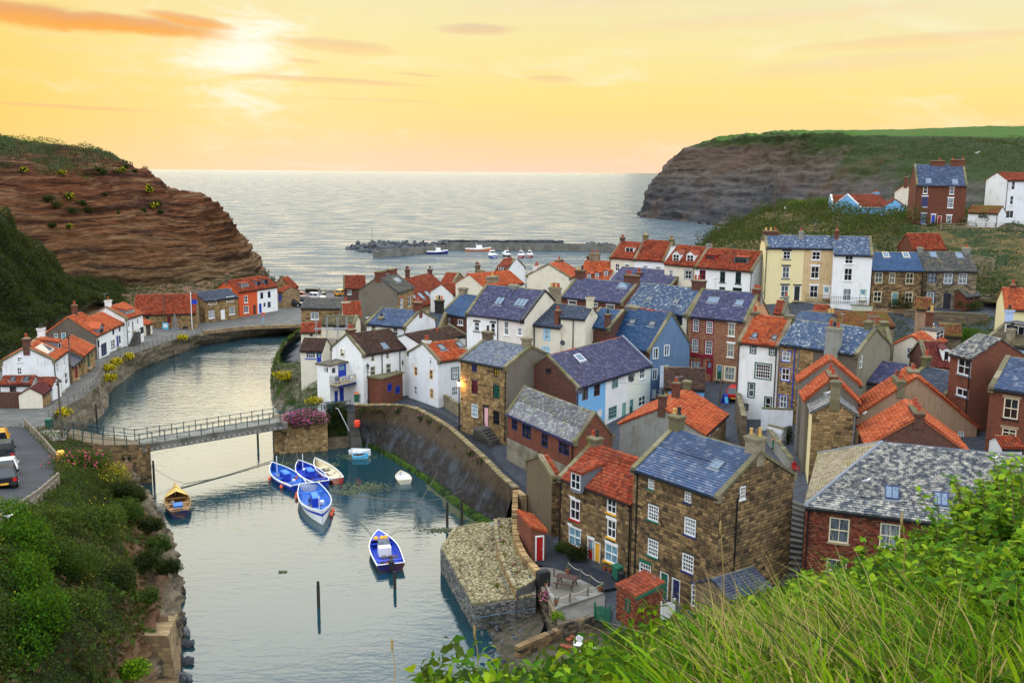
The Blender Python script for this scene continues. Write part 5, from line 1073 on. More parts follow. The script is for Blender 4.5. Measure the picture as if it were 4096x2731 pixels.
Gw=loft([outer[:14],base],120,14,0); Gw=displace(Gw,lambda p:.35*fbm(p[0]*.5,p[1]*.5,p[2]*1.2) if .2<p[2]<2.6 else 0)
ww=grid_mesh('quay_wall',Gw,ashlar((.26,.21,.14),(.13,.11,.08),(.07,.06,.045),.6,.28,.6),kind=None)
tag(ww,'weathered stone quay wall along the lane side of the beck','wall')
# low coping wall along the lifeboat quay
t_=thing('quay_parapet','low sandstone parapet along the lifeboat quay edge','wall')
for a,b in zip(outer[10:13],outer[11:14]):
 d=b-a; L=np.linalg.norm(d); n=int(L/1.2)+1; d=d/L; nn=np.array([-d[1],d[0],0])
 for k in range(n):
  q=MB(); s0,s1=L*k/n+.01,L*(k+1)/n-.01; P=lambda s,w,z:a+d*s+nn*w+np.array([0,0,z])
  q.hexa([P(s0,-.25,-.2),P(s1,-.25,-.2),P(s1,.25,-.2),P(s0,.25,-.2)],[P(s0,-.25,.4),P(s1,-.25,.4),P(s1,.25,.4),P(s0,.25,.4)],STN); q.build('stone',t_)
# sea wall of the car park
q=MB(); a,b=atz('B',375,530,2.0),atz('B',738,532,2.0)
q.hexa([a,b,b+(0,.5,0),a+(0,.5,0)],[p+np.array((0,0,.7)) for p in (a,b,b+(0,.5,0),a+(0,.5,0))],CONC); tag(q.build('sea_wall'),'low concrete sea wall behind the parked cars','wall')
# ---- Cowbar Nab
cols=[[(-90,296,232),(-90,388,220),(-90,470,210),(-90,560,203),(-90,640,196),(-90,700,190)],[(60,324,245),(60,388,230),(60,470,219),(60,560,211),(60,640,203),(60,700,196)],
  [(180,338,252),(180,396,238),(175,470,228),(170,560,219),(165,640,210),(165,692,204)],[(248,348,256),(262,402,245),(260,470,234),(255,560,225),(250,640,216),(250,690,211)],
  [(328,392,258),(340,420,250),(345,480,242),(345,560,233),(340,640,224),(340,680,220)],[(395,432,260),(400,450,255),(410,500,248),(415,570,240),(415,640,232),(415,675,228)],
  [(465,448,263),(470,460,260),(470,510,255),(475,580,248),(478,640,240),(478,668,236)],[(500,466,266),(510,498,264),(522,540,261),(530,590,256),(535,635,250),(535,662,247)],
  [(540,526,270),(556,556,269),(572,586,268),(585,612,266),(594,635,264),(598,660,262)],[(562,545,278),(578,572,277),(592,590,276),(602,608,275),(609,630,274),(612,655,272)],
  [(548,540,300),(562,566,300),(576,588,300),(588,607,300),(597,628,300),(600,645,300)],[(500,540,330),(515,566,330),(530,588,330),(540,607,330),(550,628,330),(555,645,330)]]
C=np.array([[aty('P',*p) for p in c] for c in cols]).transpose(1,0,2)
back=C[0]*[1.18,1.18,1]+[-4,0,-2.5]; back2=C[0]*[1.5,1.5,1]+[-14,0,-12]
def strata(p,amp=1.0):
 z=p[2]+1.6*nz(p[0]*.03,p[1]*.03,3)
 l=nz(p[0]*.035,p[1]*.035,z*.75)+.6*nz(p[0]*.12,p[1]*.12,z*1.9+7)
 s=(z*.62+.5*nz(p[0]*.05,p[1]*.05,9))%1.0; s2=(z*1.7+nz(p[0]*.1,p[1]*.1,4))%1.0
 k=max(0.0,min(1.0,.6+1.2*nz(p[0]*.04,p[1]*.04,z*.1)))
 return amp*(k*(.75*s*s+.35*s2*s2)-.3+.6*max(-.8,min(.8,l*2.2))+.9*fbm(p[0]*.12,p[1]*.12,p[2]*.2)+.5*fbm(p[0]*.4,p[1]*.4,p[2]*.8))
G=loft([back2,back]+list(C),280,230,2); Nf=np.sign((normals(G)[140,90]*np.array([0,-1,.3])).sum())
G=displace(G,lambda p:strata(p) if p[2]<31.5 else .7*fbm(p[0]*.2,p[1]*.2),Nf)
cliffL=grid_mesh('cliff_headland',G,cliffmat('left')); CLIFF_G=G
# bank between cliff foot, quay buildings and lane
foot=list(C[-1]); foot=[f+np.array([0,4,2.0]) for f in foot]
low=ptsY([(-60,850,128),(40,800,140),(100,735,160),(200,705,178),(290,695,186),(420,690,192),(500,682,205),(560,672,222),(600,664,235),(630,660,246),(640,655,262)])
mid=[(a*.5+b*.5+np.array([0,0,-1.0])) for a,b in zip(foot,low)]
low=[np.array([p[0],p[1],max(1.2,min(p[2],4.4))]) for p in low]
G=loft([foot,mid,low],90,24,1); G=displace(G,lambda p:.6*fbm(p[0]*.2,p[1]*.2,p[2]*.2),1)
BANKL=G; grid_mesh('cliff_foot_bank',G,earth((.10,.05,.028),(.17,.10,.055),(.025,.03,.01),.25,.7,(.48,.6)))
# green valley side behind the cottages
rows=[ptsY([(-200,470,150),(-60,470,165),(10,492,178),(40,540,184),(75,580,190),(112,612,197),(175,640,205),(215,652,212),(275,668,220)]),
  ptsY([(-200,600,140),(-60,600,150),(20,610,160),(55,630,168),(95,650,176),(140,664,184),(190,668,196),(222,672,203),(285,680,212)]),
  ptsY([(-200,730,128),(-60,735,138),(20,728,148),(60,715,156),(105,700,165),(150,690,176),(200,688,188),(228,690,196),(290,694,205)]),
  ptsY([(-200,900,116),(-60,870,122),(-10,850,126),(45,800,136),(110,745,154),(165,716,170),(210,704,182),(240,698,188),(300,706,196)])]
G=loft(rows,80,50,2); G=displace(G,lambda p:1.0*fbm(p[0]*.12,p[1]*.12,p[2]*.12),-1); SLOPE_L=G
grid_mesh('valley_side',G,GREENB)
# ---- Penny Nab on the right and the field on top
rc=[[(1466,496,720),(1468,497,716),(1470,498,712),(1472,500,708)],[(1482,452,715),(1478,470,708),(1474,488,700),(1472,501,692)],[(1500,418,710),(1496,448,700),(1490,478,690),(1486,503,680)],[(1535,376,705),(1528,420,690),(1520,465,676),(1514,506,662)],
  [(1590,334,700),(1578,390,680),(1566,450,660),(1556,511,642)],[(1640,320,690),(1628,385,665),(1612,455,640),(1598,516,618)],[(1700,319,672),(1692,385,645),(1672,460,615),(1650,521,588)],
  [(1758,317,650),(1760,380,618),(1745,450,585),(1716,530,552)],[(1776,305,640),(1815,372,598),(1815,440,560),(1790,540,520)],[(1850,308,600),(1880,370,560),(1890,440,520),(1880,545,470)],
  [(2000,312,560),(2010,370,510),(2010,440,465),(2010,550,410)],[(2150,316,520),(2150,372,470),(2150,440,425),(2150,550,370)],[(2260,330,480),(2260,380,440),(2260,440,395),(2260,550,340)],[(2420,372,440),(2420,410,405),(2420,460,365),(2420,560,315)]]
C=np.array([[aty('P',*p) for p in c] for c in rc]).transpose(1,0,2)
sky_=[(1466,496,760),(1490,452,770),(1510,420,780),(1545,375,780),(1600,331,780),(1650,318,770),(1710,316,760),(1765,309,750),(1800,304,740),(1880,301,730),(2010,298,720),(2150,294,700),(2270,291,690),(2430,287,680)]
S0=np.array(ptsY(sky_)); far_=S0*[1.33,1.33,1]+[6,0,-1.0]
G=loft([far_,S0]+list(C),260,160,1)
# the brow keeps its edge
def rstrata(p):
 wx=1.0 if p[0]<165 else max(.25,1-(p[0]-165)/60)
 return wx*(2.2*nz(p[0]*.02,p[1]*.02,p[2]*.35)+3.4*fbm(p[0]*.05,p[1]*.05,p[2]*.06)+2.0*abs(fbm(p[0]*.14,p[1]*.14,p[2]*.14)))
Nf=np.sign((normals(G)[107,52]*np.array([-.5,-1,.3])).sum())
G=displace(G,lambda p:rstrata(p) if p[1]<735 else 0,Nf); HEAD_G=G
@memo
def headmat():
 m,t,b=newmat('headland'); g=t.n.new('ShaderNodeNewGeometry'); p=g.outputs['Position']
 s=t.node('ShaderNodeSeparateXYZ',{0:p}); x,y,z=s.outputs
 w=t.noise(p,.02,4,.5); wz=t.m('ADD',z,t.m('MULTIPLY',w,9.0))
 v=t.node('ShaderNodeCombineXYZ',{0:t.m('MULTIPLY',x,.02),1:t.m('MULTIPLY',y,.02),2:t.m('MULTIPLY',wz,.45)}).outputs[0]
 lay=t.noise(v,1.0,5,.65); fine=t.noise(t.scale(p,(.2,.2,.5)),.9,6,.7); big=t.noise(p,.03,5,.62)
 rock=t.ramp(t.m('DIVIDE',wz,66.0),[(0,(.045,.052,.065)),(.35,(.075,.075,.08)),(.55,(.125,.095,.068)),(.8,(.12,.068,.042)),(1,(.11,.048,.026))])
 rock=t.mix(t.m('MULTIPLY',t.sstep(lay,.5,.62),.45),rock,(.20,.17,.14)); rock=t.mix(t.m('MULTIPLY',t.sstep(lay,.46,.34),.75),rock,(.022,.025,.03))
 rock=t.mix(t.m('MULTIPLY',t.sstep(big,.5,.66),.5),rock,(.17,.10,.065)); rock=t.mix(t.m('MULTIPLY',fine,.6),rock,(.02,.018,.018))
 gr=t.mix(fine,(.010,.022,.005),(.035,.05,.010)); gr=t.mix(t.m('MULTIPLY',t.sstep(big,.56,.68),.6),gr,(.07,.042,.022))
 # grass takes over inland of the sea cliff and near the brow
 e=t.m('ADD',t.m('ADD',x,t.m('MULTIPLY',t.m('SUBTRACT',z,30),.55)),t.m('MULTIPLY',t.m('SUBTRACT',big,.5),85.0))
 top=t.m('ADD',z,t.m('MULTIPLY',t.m('SUBTRACT',big,.5),22.0))
 gm=t.m('MAXIMUM',t.sstep(e,165,190),t.sstep(top,46,52))
 fieldm=t.m('MULTIPLY',t.sstep(z,50.5,52.5),t.sstep(t.n.new('ShaderNodeNewGeometry').outputs['Normal'] and t.node('ShaderNodeSeparateXYZ',{0:g.outputs['Normal']}).outputs[2],.90,.975))
 rock=t.mix(.25,rock,(.01,.008,.008)); cc=t.mix(gm,rock,gr); cc=t.mix(fieldm,cc,t.mix(t.noise(p,.05,5,.6),(.026,.075,.006),(.06,.115,.014)))
 t.l.new(cc,b.inputs['Base Color']); b.inputs['Roughness'].default_value=.95; bump(t,b,t.m('ADD',fine,t.m('MULTIPLY',lay,.6)),.8,1.5)
 return m
grid_mesh('headland',G,headmat())
# ---- coast line of the village and its ground
wt=[('F',822,238),('F',900,242),('F',1040,240),('F',1180,242),('F',1300,268),('F',1430,338),('F',1560,420),('F',1700,545),('F',1830,665),('F',1950,790),('F',2072,895)]
wz=[4.9,4.9,4.9,4.9,4.85,4.8,4.7,4.6,4.5,4.4,4.3]
wtop=resample([atz(*q,z) for q,z in zip(wt,wz)],60)
dirs=np.gradient(wtop,axis=0); nin=np.stack([-dirs[:,1],dirs[:,0],0*dirs[:,0]],1); nin /= np.linalg.norm(nin,axis=1,keepdims=True)
if (nin[30]@np.array([1,.6,0]))<0:nin=-nin
win=wtop+nin*.48
coast=[p[:2] for p in pts([('B',740,700,2.4),('B',450,800,2.3),('B',345,865,3.0),('B',265,960,3.4),('B',262,1080,4),('B',330,1085,4.2),('B',575,1130,4.3),('B',640,1400,4.1),('F',600,275,4.1),('F',760,280,4.1)])]
coast+=[p[:2] for p in win[::4]]
coast+=[p[:2] for p in pts([('J',700,420,2.2),('J',850,700,2.2),('J',862,765,2.1),('J',1000,1110,1.9),('J',1280,1045,1.9),('J',1370,1140,1.8),('J',1580,1180,1.8),('J',1800,1120,1.9),('J',2200,1060,2.1)])]
coast=np.array(coast+[[22,52],[60,40],[120,60],[130,200],[40,215],[-20,215],[-30,205]])
def inside(P,poly):
 x,y=P[:,0],P[:,1]; r=np.zeros(len(P),bool); n=len(poly)
 for i in range(n):
  x0,y0=poly[i]; x1,y1=poly[(i+1)%n]; c=((y0>y)!=(y1>y))&(x<(x1-x0)*(y-y0)/(y1-y0+1e-12)+x0); r ^= c
 return r
def edge_dist(P,poly):
 d=np.full(len(P),1e9); n=len(poly)
 for i in range(n):
  a,b=poly[i],poly[(i+1)%n]; ab=b-a; t=np.clip(((P-a)@ab)/(ab@ab),0,1); d=np.minimum(d,np.linalg.norm(P-a-t[:,None]*ab,axis=1))
 return d
xs=np.arange(-45,132,1.0); ys=np.arange(30,216,1.0); X,Y=np.meshgrid(xs,ys); PT=np.c_[X.ravel(),Y.ravel()]
Z=np.clip(grounds(PT),.8,22)-.12
ins=inside(PT,coast)&(edge_dist(PT,coast)>.15)
# the hillside behind the upper terrace rises above the plain ground
hill=[(20,195,8),(40,180,14),(60,168,15.5),(80,160,17),(100,150,18),(120,140,20)]
Z=np.where(ins,Z,-3.0)
G=np.stack([X,Y,Z.reshape(X.shape)],-1)
@memo
def yard():
 m,t,b=newmat('yards_and_lanes'); p=t.n.new('ShaderNodeNewGeometry').outputs['Position']
 n=t.n.new('ShaderNodeTexBrick'); t.l.new(p,n.inputs['Vector']); n.inputs['Scale'].default_value=1
 n.inputs['Color1'].default_value=(.07,.08,.10,1); n.inputs['Color2'].default_value=(.04,.045,.058,1); n.inputs['Mortar'].default_value=(.03,.03,.03,1)
 n.inputs['Brick Width'].default_value=.42; n.inputs['Row Height'].default_value=.26; n.inputs['Mortar Size'].default_value=.02
 k=t.noise(p,.7,5,.6); t.l.new(t.mix(t.m('MULTIPLY',t.sstep(k,.45,.7),.6),n.outputs['Color'],(.045,.04,.035)),b.inputs['Base Color'])
 b.inputs['Roughness'].default_value=.6; bump(t,b,t.m('SUBTRACT',1,n.outputs['Fac']),.5,.03)
 return m
grid_mesh('village_ground',G,yard())
# hillside under the blue cottages, from behind the terrace to the crest
rows=[ptsY([(1600,585,205),(1660,575,185),(1740,580,160),(1860,590,153),(2010,600,150),(2100,640,146),(2250,690,140),(2420,720,128)]),
  ptsY([(1600,572,230),(1660,548,210),(1740,550,185),(1860,548,172),(2010,560,168),(2100,580,166),(2250,600,160),(2420,620,150)]),
  ptsY([(1610,560,255),(1680,532,240),(1740,512,222),(1860,520,200),(2010,530,190),(2100,528,184),(2250,530,180),(2420,545,172)]),
  ptsY([(1625,555,270),(1700,515,258),(1760,488,248),(1860,492,225),(2010,505,215),(2100,512,196),(2250,516,192),(2420,520,188)]),
  ptsY([(1640,558,290),(1720,512,275),(1790,484,268),(1890,482,262),(2010,488,250),(2100,492,240),(2250,495,235),(2420,500,230)]),
  ptsY([(1690,570,320),(1760,550,320),(1830,530,320),(1920,510,310),(2040,505,300),(2130,500,290),(2280,500,280),(2440,505,270)])]
G=loft(rows,110,50,1); G=displace(G,lambda p:.6*fbm(p[0]*.15,p[1]*.15,p[2]*.15),1); HILL=G
grid_mesh('hillside',G,earth((.045,.04,.014),(.14,.09,.03),(.016,.03,.007),.22,.5,(.40,.56)))
# ---- harbour wall
wbase=resample(pts([('F',850,560,-.4),('F',950,600,-.4),('F',1050,645,-.4),('F',1170,715,-.4),('F',1300,795,-.4),('F',1450,895,-.4),('F',1600,1015,-.4),('F',1720,1108,-.4),('F',1830,1175,-.4),('F',1960,1260,-.4)]),60)
@memo
def seawall():
 m,t,b=newmat('tide_stained_wall'); p=t.n.new('ShaderNodeNewGeometry').outputs['Position']; s=t.node('ShaderNodeSeparateXYZ',{0:p}); z=s.outputs[2]
 v=t.node('ShaderNodeCombineXYZ',{0:t.m('SUBTRACT',s.outputs[0],s.outputs[1]),1:z}).outputs[0]
 n=t.n.new('ShaderNodeTexBrick'); t.l.new(v,n.inputs['Vector']); n.inputs['Scale'].default_value=1
 n.inputs['Color1'].default_value=(.042,.035,.028,1); n.inputs['Color2'].default_value=(.024,.02,.017,1); n.inputs['Mortar'].default_value=(.012,.01,.009,1)
 n.inputs['Brick Width'].default_value=.62; n.inputs['Row Height'].default_value=.24; n.inputs['Mortar Size'].default_value=.018
 k=t.noise(p,.5,6,.65); st=t.noise(t.scale(p,(2.6,2.6,.22)),1,5,.65)
 cc=t.mix(t.sstep(z,2.4,3.6),t.mix(t.sstep(k,.45,.65),n.outputs['Color'],(.05,.056,.064)),t.mix(.5,n.outputs['Color'],(.10,.065,.03)))
 cc=t.mix(t.m('MULTIPLY',t.sstep(st,.62,.74),.7),cc,(.24,.24,.22)); cc=t.mix(t.m('MULTIPLY',t.sstep(st,.44,.34),.75),cc,(.008,.008,.007))
 cc=t.mix(t.sstep(t.m('ADD',z,t.m('MULTIPLY',k,.8)),.95,.45),cc,(.018,.036,.005))
 t.l.new(cc,b.inputs['Base Color']); b.inputs['Roughness'].default_value=.8; bump(t,b,t.m('SUBTRACT',k,n.outputs['Fac']),.6,.05)
 return m
hw=thing('harbour_wall','long curved dark stone harbour wall with green weed along its foot','wall')
G=loft([wtop,wtop*.5+wbase*.5,wbase],120,26,0); grid_mesh('wall_face',displace(G,lambda p:.06*fbm(p[0],p[1],p[2])),seawall(),None,hw)
grid_mesh('wall_back',np.array([win+[0,0,-.02],win+[0,0,-1.3]]),STD,None,hw)
V8=118; a_=resample(wtop,V8+1); b_=resample(win,V8+1)
for k in range(V8):
 q=MB(); e=.012; p0,p1,p2,p3=a_[k]+(a_[k+1]-a_[k])*.03,a_[k+1]-(a_[k+1]-a_[k])*.03,b_[k+1],b_[k]; h_=.12+RND.uniform(0,.05); o_=-nin[min(k//2,59)]*.06
 q.hexa([p0+o_,p1+o_,p2,p3],[p0+o_+[0,0,h_],p1+o_+[0,0,h_],p2+[0,0,h_],p3+[0,0,h_]],COPE if k%3 else STONE['gold']); q.build('coping_stone',hw)
e_=(wtop[-1]-wtop[-4]); e_[2]=0; e_=e_/np.linalg.norm(e_)*1.6; lo=[wtop[-1],wtop[-1]+e_,win[-1]+e_,win[-1]]; q=MB(); q.hexa([(p[0],p[1],-1) for p in lo],[(p[0],p[1],4.25) for p in lo],STN); q.build('wall_end',hw)
# weedy ledge at its foot
led=resample(wbase,60); out=led-nin*np.linspace(.15,.75,60)[:,None]
up=led.copy(); up[:,2]=.5; up+=nin*.05; mid_=led-nin*np.linspace(.08,.45,60)[:,None]; mid_[:,2]=.42; out[:,2]=-.2
G=loft([up,mid_,out],140,10,1); G=displace(G,lambda p:.09*fbm(p[0]*1.3,p[1]*1.3,p[2]))
tag(grid_mesh('weed_ledge',G,earth((.02,.05,.004),(.05,.10,.006),(.010,.018,.006),1.3,.8,(.42,.6)),'stuff'),'bright green weed on the ledge at the harbour wall foot')
# mud showing through the shallows by the wall
md=pts([('F',1380,850,.03),('F',1480,930,.03),('F',1600,1030,.03),('F',1720,1120,.03),('F',1860,1190,.03)]); md2=pts([('F',1360,870,-.05),('F',1440,980,-.05),('F',1520,1080,-.05),('F',1600,1150,-.05),('F',1700,1200,-.05)])
G=loft([md,md2],60,14,0); G=displace(G,lambda p:.05*fbm(p[0]*.8,p[1]*.8)-.01); grid_mesh('mud_bank',G,earth((.05,.055,.03),(.08,.075,.045),(.04,.06,.015),1.0,.3))
# the path behind the wall
pin=[win[k]+[0,0,-1.02-.0] for k in range(0,60,3)]
pw=[pin[i]+nin[i*3]*(2.6+1.1*math.sin(i*.3)) for i in range(len(pin))]
pin=pin+pts([('J',690,300,2.35),('J',712,420,2.25),('J',850,680,2.22)]); pw=pw+pts([('J',830,330,2.35),('J',905,450,2.25),('J',1010,540,2.22)])
ends=pts([('J',1040,720,2.22),('J',1350,870,2.2)]); ends2=pts([('J',1230,680,2.22),('J',1570,830,2.2)])
G=loft([pin+ends,[p*.5+w*.5 for p,w in zip(pin+ends,pw+ends2)],pw+ends2],120,7,0); G[:,:,2]+=.05
grid_mesh('harbour_path',G,asphalt((.024,.027,.035),(.036,.04,.047)))
# ---- gabion bastion in front of the cottages
def prism(name,top,z0,mat,parent=None,kind=None,dz=None):
 q=MB(); lo=[(p[0],p[1],z0) for p in top]; q.hexa(lo,top,mat); return q.build(name,parent,kind=kind)
def ccw(poly):
 a=sum(poly[i][0]*poly[(i+1)%len(poly)][1]-poly[(i+1)%len(poly)][0]*poly[i][1] for i in range(len(poly)))
 return poly if a>0 else poly[::-1]
def face_wall(parent,a,b,z0,z1,mat,rh,ln,dep=(.02,.06),name='stone',n=0,gap=.01):
 """real stones on the vertical face from a to b (outside on the right hand side when walking from a to b)"""
 d=np.array([b[0]-a[0],b[1]-a[1],0.0]); L=float(np.linalg.norm(d)); d /= L; ey=np.array([-d[1],d[0],0])
 bl=courses(L,z0,z1,rh,ln,gap,[],None,dep); RND.shuffle(bl)
 lay_blocks(name,bl,frame_matrix((a[0],a[1],0),tuple(d),tuple(ey),(0,0,1)),mat,parent,n)
GAB=pieces('gabion_stone',((0,(.06,.062,.06)),(.4,(.14,.14,.135)),(.8,(.23,.225,.20)),(1,(.30,.28,.22))),.9,6,(.05,.055,.035),.5,(.55,.72))
low_=pts([('J',120,550,1.8),('J',225,402,1.8),('J',440,362,1.8),('J',640,330,1.8),('J',690,450,1.8),('J',760,620,1.8),('J',838,800,1.8),('J',838,912,1.8),('J',370,985,1.8)])
bast=thing('gabion_bastion','stone filled gabion bastion with a cobbled top between beck and cottages','sea defence')
prism('core',ccw(low_),-1.2,GAB,bast)
P9=low_
for a,b,sg in ((P9[0],P9[8],1),(P9[8],P9[7],1),(P9[1],P9[0],1)):
 face_wall(bast,a,b,-.3,1.78,GAB,(.11,.17),(.12,.30),(.02,.07),'gabion_stone',100)
# wire cage lines
wm=metal((.10,.12,.15),.5); q=MB()
for a,b in ((P9[0],P9[8]),(P9[8],P9[7])):
 for z in (.95,):q.tube([a*1+(0,-.09,z-1.8),b+(0,-.09,z-1.8)],.018,paint((.10,.2,.32)),4)
 for k in range(1,6):p=a+(b-a)*k/6; q.tube([p+(0,-.09,-1.6),p+(0,-.09,.02)],.014,wm,4)
q.build('cage_wire',bast)
up_=pts([('J',530,338,2.5),('J',545,560,2.5),('J',600,690,2.5),('J',690,870,2.5),('J',830,800,2.5),('J',760,640,2.5),('J',690,470,2.5),('J',660,330,2.5)])
prism('upper_core',ccw(up_),.5,GAB,bast)
for i in range(3):face_wall(bast,up_[i],up_[i+1],1.75,2.5,STONE['gold'],(.14,.2),(.3,.55),(.02,.06),'stone',40)
def cobble_top(poly,z,n_s,parent,seed,size=(.30,.17,.16),edge=True,cnt=1e9,step=.30):
 rng=random.Random(seed); P2=np.array([p[:2] for p in poly]); lo,hi=P2.min(0),P2.max(0); at=[]
 for i in range(int((hi[1]-lo[1])/(step*.66))+1):
  for j in range(int((hi[0]-lo[0])/step)+1):
   at.append((lo[0]+j*step+rng.uniform(-.09,.09)+(i%2)*step/2,lo[1]+i*step*.66+rng.uniform(-.07,.07)))
 at=np.array(at); k=inside(at,P2)&(edge_dist(at,P2)>(.28 if edge else .05)); at=[(p[0],p[1],rng.uniform(0,math.pi),.0) for p in at[k]]
 if edge:
  n=len(P2)
  for i in range(n):
   a,b=P2[i],P2[(i+1)%n]; d=b-a; L=np.linalg.norm(d); m=int(L/.19)
   for s in range(m):
    p=a+d*(s+.5)/max(m,1); c=P2.mean(0)-p; c /= np.linalg.norm(c); p=p+c*.16
    at.append((p[0],p[1],math.atan2(d[1],d[0])+math.pi/2+rng.uniform(-.1,.1),.04))
 at.sort(key=lambda q:q[1]); meshes=[]
 for s in range(5):
  bm=bmesh.new(); bmesh.ops.create_cube(bm,size=1.0)
  bmesh.ops.bevel(bm,geom=bm.edges[:],offset=.2,segments=1,affect='EDGES')
  for v in bm.verts:v.co=Vector((v.co.x*size[0]*rng.uniform(.85,1.1),v.co.y*size[1]*rng.uniform(.9,1.1),v.co.z*size[2]))+Vector((rng.uniform(-.012,.012),rng.uniform(-.012,.012),rng.uniform(-.015,.015)))
  me=bpy.data.meshes.new('cobble'); bm.to_mesh(me); bm.free(); me.materials.append(STONE['cobble']); meshes.append(me)
 allv,allf,off=[],[],0
 for k,(x,y,r,dz) in enumerate(at):
  me=meshes[k%5]; s=rng.uniform(.75,1.2)
  M=Matrix.Translation((x,y,z+.05+dz+rng.uniform(-.02,.025)))@Matrix.Rotation(r,4,'Z')@Matrix.Rotation(rng.uniform(-.12,.12),4,'X')@Matrix.Rotation(rng.uniform(-.1,.1),4,'Y')@Matrix.Scale(s,4)
  if k<n_s:
   o=link('cobble',me,parent); o.matrix_local=M
  else:
   co=np.array([tuple(v.co) for v in me.vertices]); Mn=np.array(M); allv+=[tuple(p) for p in (co@Mn[:3,:3].T+Mn[:3,3])]
   for p in me.polygons:allf.append(tuple(off+i for i in p.vertices))
   off+=len(co)
 if allf:
  me=bpy.data.meshes.new('cobble'); me.from_pydata(allv,[],allf); me.materials.append(STONE['cobble']); o=link('cobble',me,parent); o['kind']='stuff'
cobble_top([P9[0],P9[1],P9[2],up_[0],up_[1],up_[2],up_[3],P9[7],P9[8]],1.8,200,bast,3)
cobble_top(up_,2.5,100,bast,4)
# golden wall stepping down beside the path
gw=thing('garden_wall','golden stone wall stepping down from the harbour wall to the patio','wall')
wl_=pts([('J',683,110,4.3),('J',676,300,3.7),('J',690,470,3.3),('J',745,590,3.1),('J',850,712,3.0)])
for i in range(4):
 a,b=wl_[i],wl_[i+1]; d=b-a; d[2]=0; L=np.linalg.norm(d); d /= L; nn=np.array([d[1],-d[0],0]); n=max(2,int(L/.45))
 for k in range(n):
  q=MB(); s0,s1=L*k/n+.008,L*(k+1)/n-.008; z=a[2]+(b[2]-a[2])*(k+.5)/n-(k%2)*.03
  P=lambda s,w,zz:np.array([a[0],a[1],0])+d*s+nn*w+np.array([0,0,zz])
  for j in range(6):
   z0,z1=z-(j+1)*.3+.008,z-j*.3-.008; w0=.22+RND.uniform(0,.03)
   q.hexa([P(s0,-w0,z0),P(s0,w0,z0),P(s1,w0,z0),P(s1,-w0,z0)][::-1],[P(s0,-w0,z1),P(s0,w0,z1),P(s1,w0,z1),P(s1,-w0,z1)][::-1],STONE['gold'])
  q.build('stone',gw)
# ---- patio, ramp, retaining wall, beach and lower garden
pat=[p for p in pts([('J',845,690,2.24),('J',1075,690,2.24),('J',1350,885,2.24),('J',985,1003,2.24),('J',862,790,2.24)])]
pt=thing('patio','paved patio of worn stone slabs beside the harbour path','patio')
prism('bed',ccw([p-(0,0,.03) for p in pat]),1.0,CONC,pt)
P2=np.array([p[:2] for p in pat]); ax=np.array([P2[1]-P2[0]])[0]; ax /= np.linalg.norm(ax); ay=np.array([-ax[1],ax[0]]); c0=P2.mean(0)
slab=paint((.17,.15,.12),.85,.5)
for i in range(-9,10):
 for j in range(-9,10):
  p=c0+ax*(i*.62+(j%2)*.3)+ay*j*.55
  cs=np.array([p+ax*sx+ay*sy for sx,sy in ((0,0),(.6,0),(.6,.53),(0,.53))])
  if inside(cs,P2).all():
   q=MB(); zz=2.225+RND.uniform(0,.018); q.hexa([(*c,2.18) for c in cs],[(*c,zz) for c in cs],slab); q.build('slab',pt)
ramp=pts([('J',985,1012,2.0),('J',1360,895,2.1),('J',1355,1040,1.95),('J',1275,1060,1.92),('J',1035,1115,1.9)])
prism('concrete_ramp',ccw(ramp),.5,concrete((.15,.14,.12),(.09,.085,.075)),kind='structure')
rt=thing('retaining_wall','stone retaining wall with flowers above the little beach','wall')
rw_=pts([('J',838,770,2.35),('J',905,905,2.3),('J',1010,1125,2.1),('J',1280,1060,2.1)])
for i in range(3):
 a,b=rw_[i],rw_[i+1]; d=b-a; d[2]=0; L=np.linalg.norm(d); d /= L; nn=np.array([-d[1],d[0],0])
 q=MB(); P=lambda p,w,z:np.array([p[0],p[1],z])+nn*w
 q.hexa([P(a,0,-.2),P(b,0,-.2),P(b,.3,-.2),P(a,.3,-.2)],[P(a,0,a[2]),P(b,0,b[2]),P(b,.3,b[2]),P(a,.3,a[2])],STD); w_=q.build('wall_core',rt)
 face_wall(rt,a,b,.1,min(a[2],b[2]),STONE['dark'],(.16,.25),(.25,.5),(.01,.05),'stone',60)
rows=[pts([('J',330,1200,-.3),('J',440,1310,-.3),('J',520,1450,-.3),('J',480,1640,-.3)]),pts([('J',560,1120,.15),('J',600,1240,.25),('J',620,1400,.3),('J',620,1640,.3)]),pts([('J',850,990,.5),('J',900,1130,.7),('J',760,1400,.7),('J',760,1640,.7)])]
G=loft(rows,60,40,0); G=displace(G,lambda p:.12*fbm(p[0],p[1]),1); G[:,:,2]+=0; grid_mesh('beach',G,earth((.06,.05,.04),(.11,.085,.06),(.045,.045,.025),1.2,.8))
gard=pts([('J',680,1300,1.0),('J',1010,1160,1.0),('J',1290,1100,1.0),('J',1600,1210,1.0),('J',1850,1160,1.2),('J',2300,1100,1.4),('J',2300,1700,1.0),('J',700,1700,1.0)])
q=MB(); q.face([tuple(p) for p in ccw(gard)],earth((.06,.05,.035),(.10,.08,.055),(.04,.05,.02),1.0,.4)); q.build('lower_garden',kind='structure')
g2=thing('garden_wall','rough rubble wall round the lower garden with the white chairs','wall')
gw2=pts([('J',690,1290,1.75),('J',1015,1150,1.75)]),pts([('J',1250,1380,1.6),('J',1560,1220,1.6)]),pts([('J',1560,1215,1.7),('J',1690,1170,1.8)])
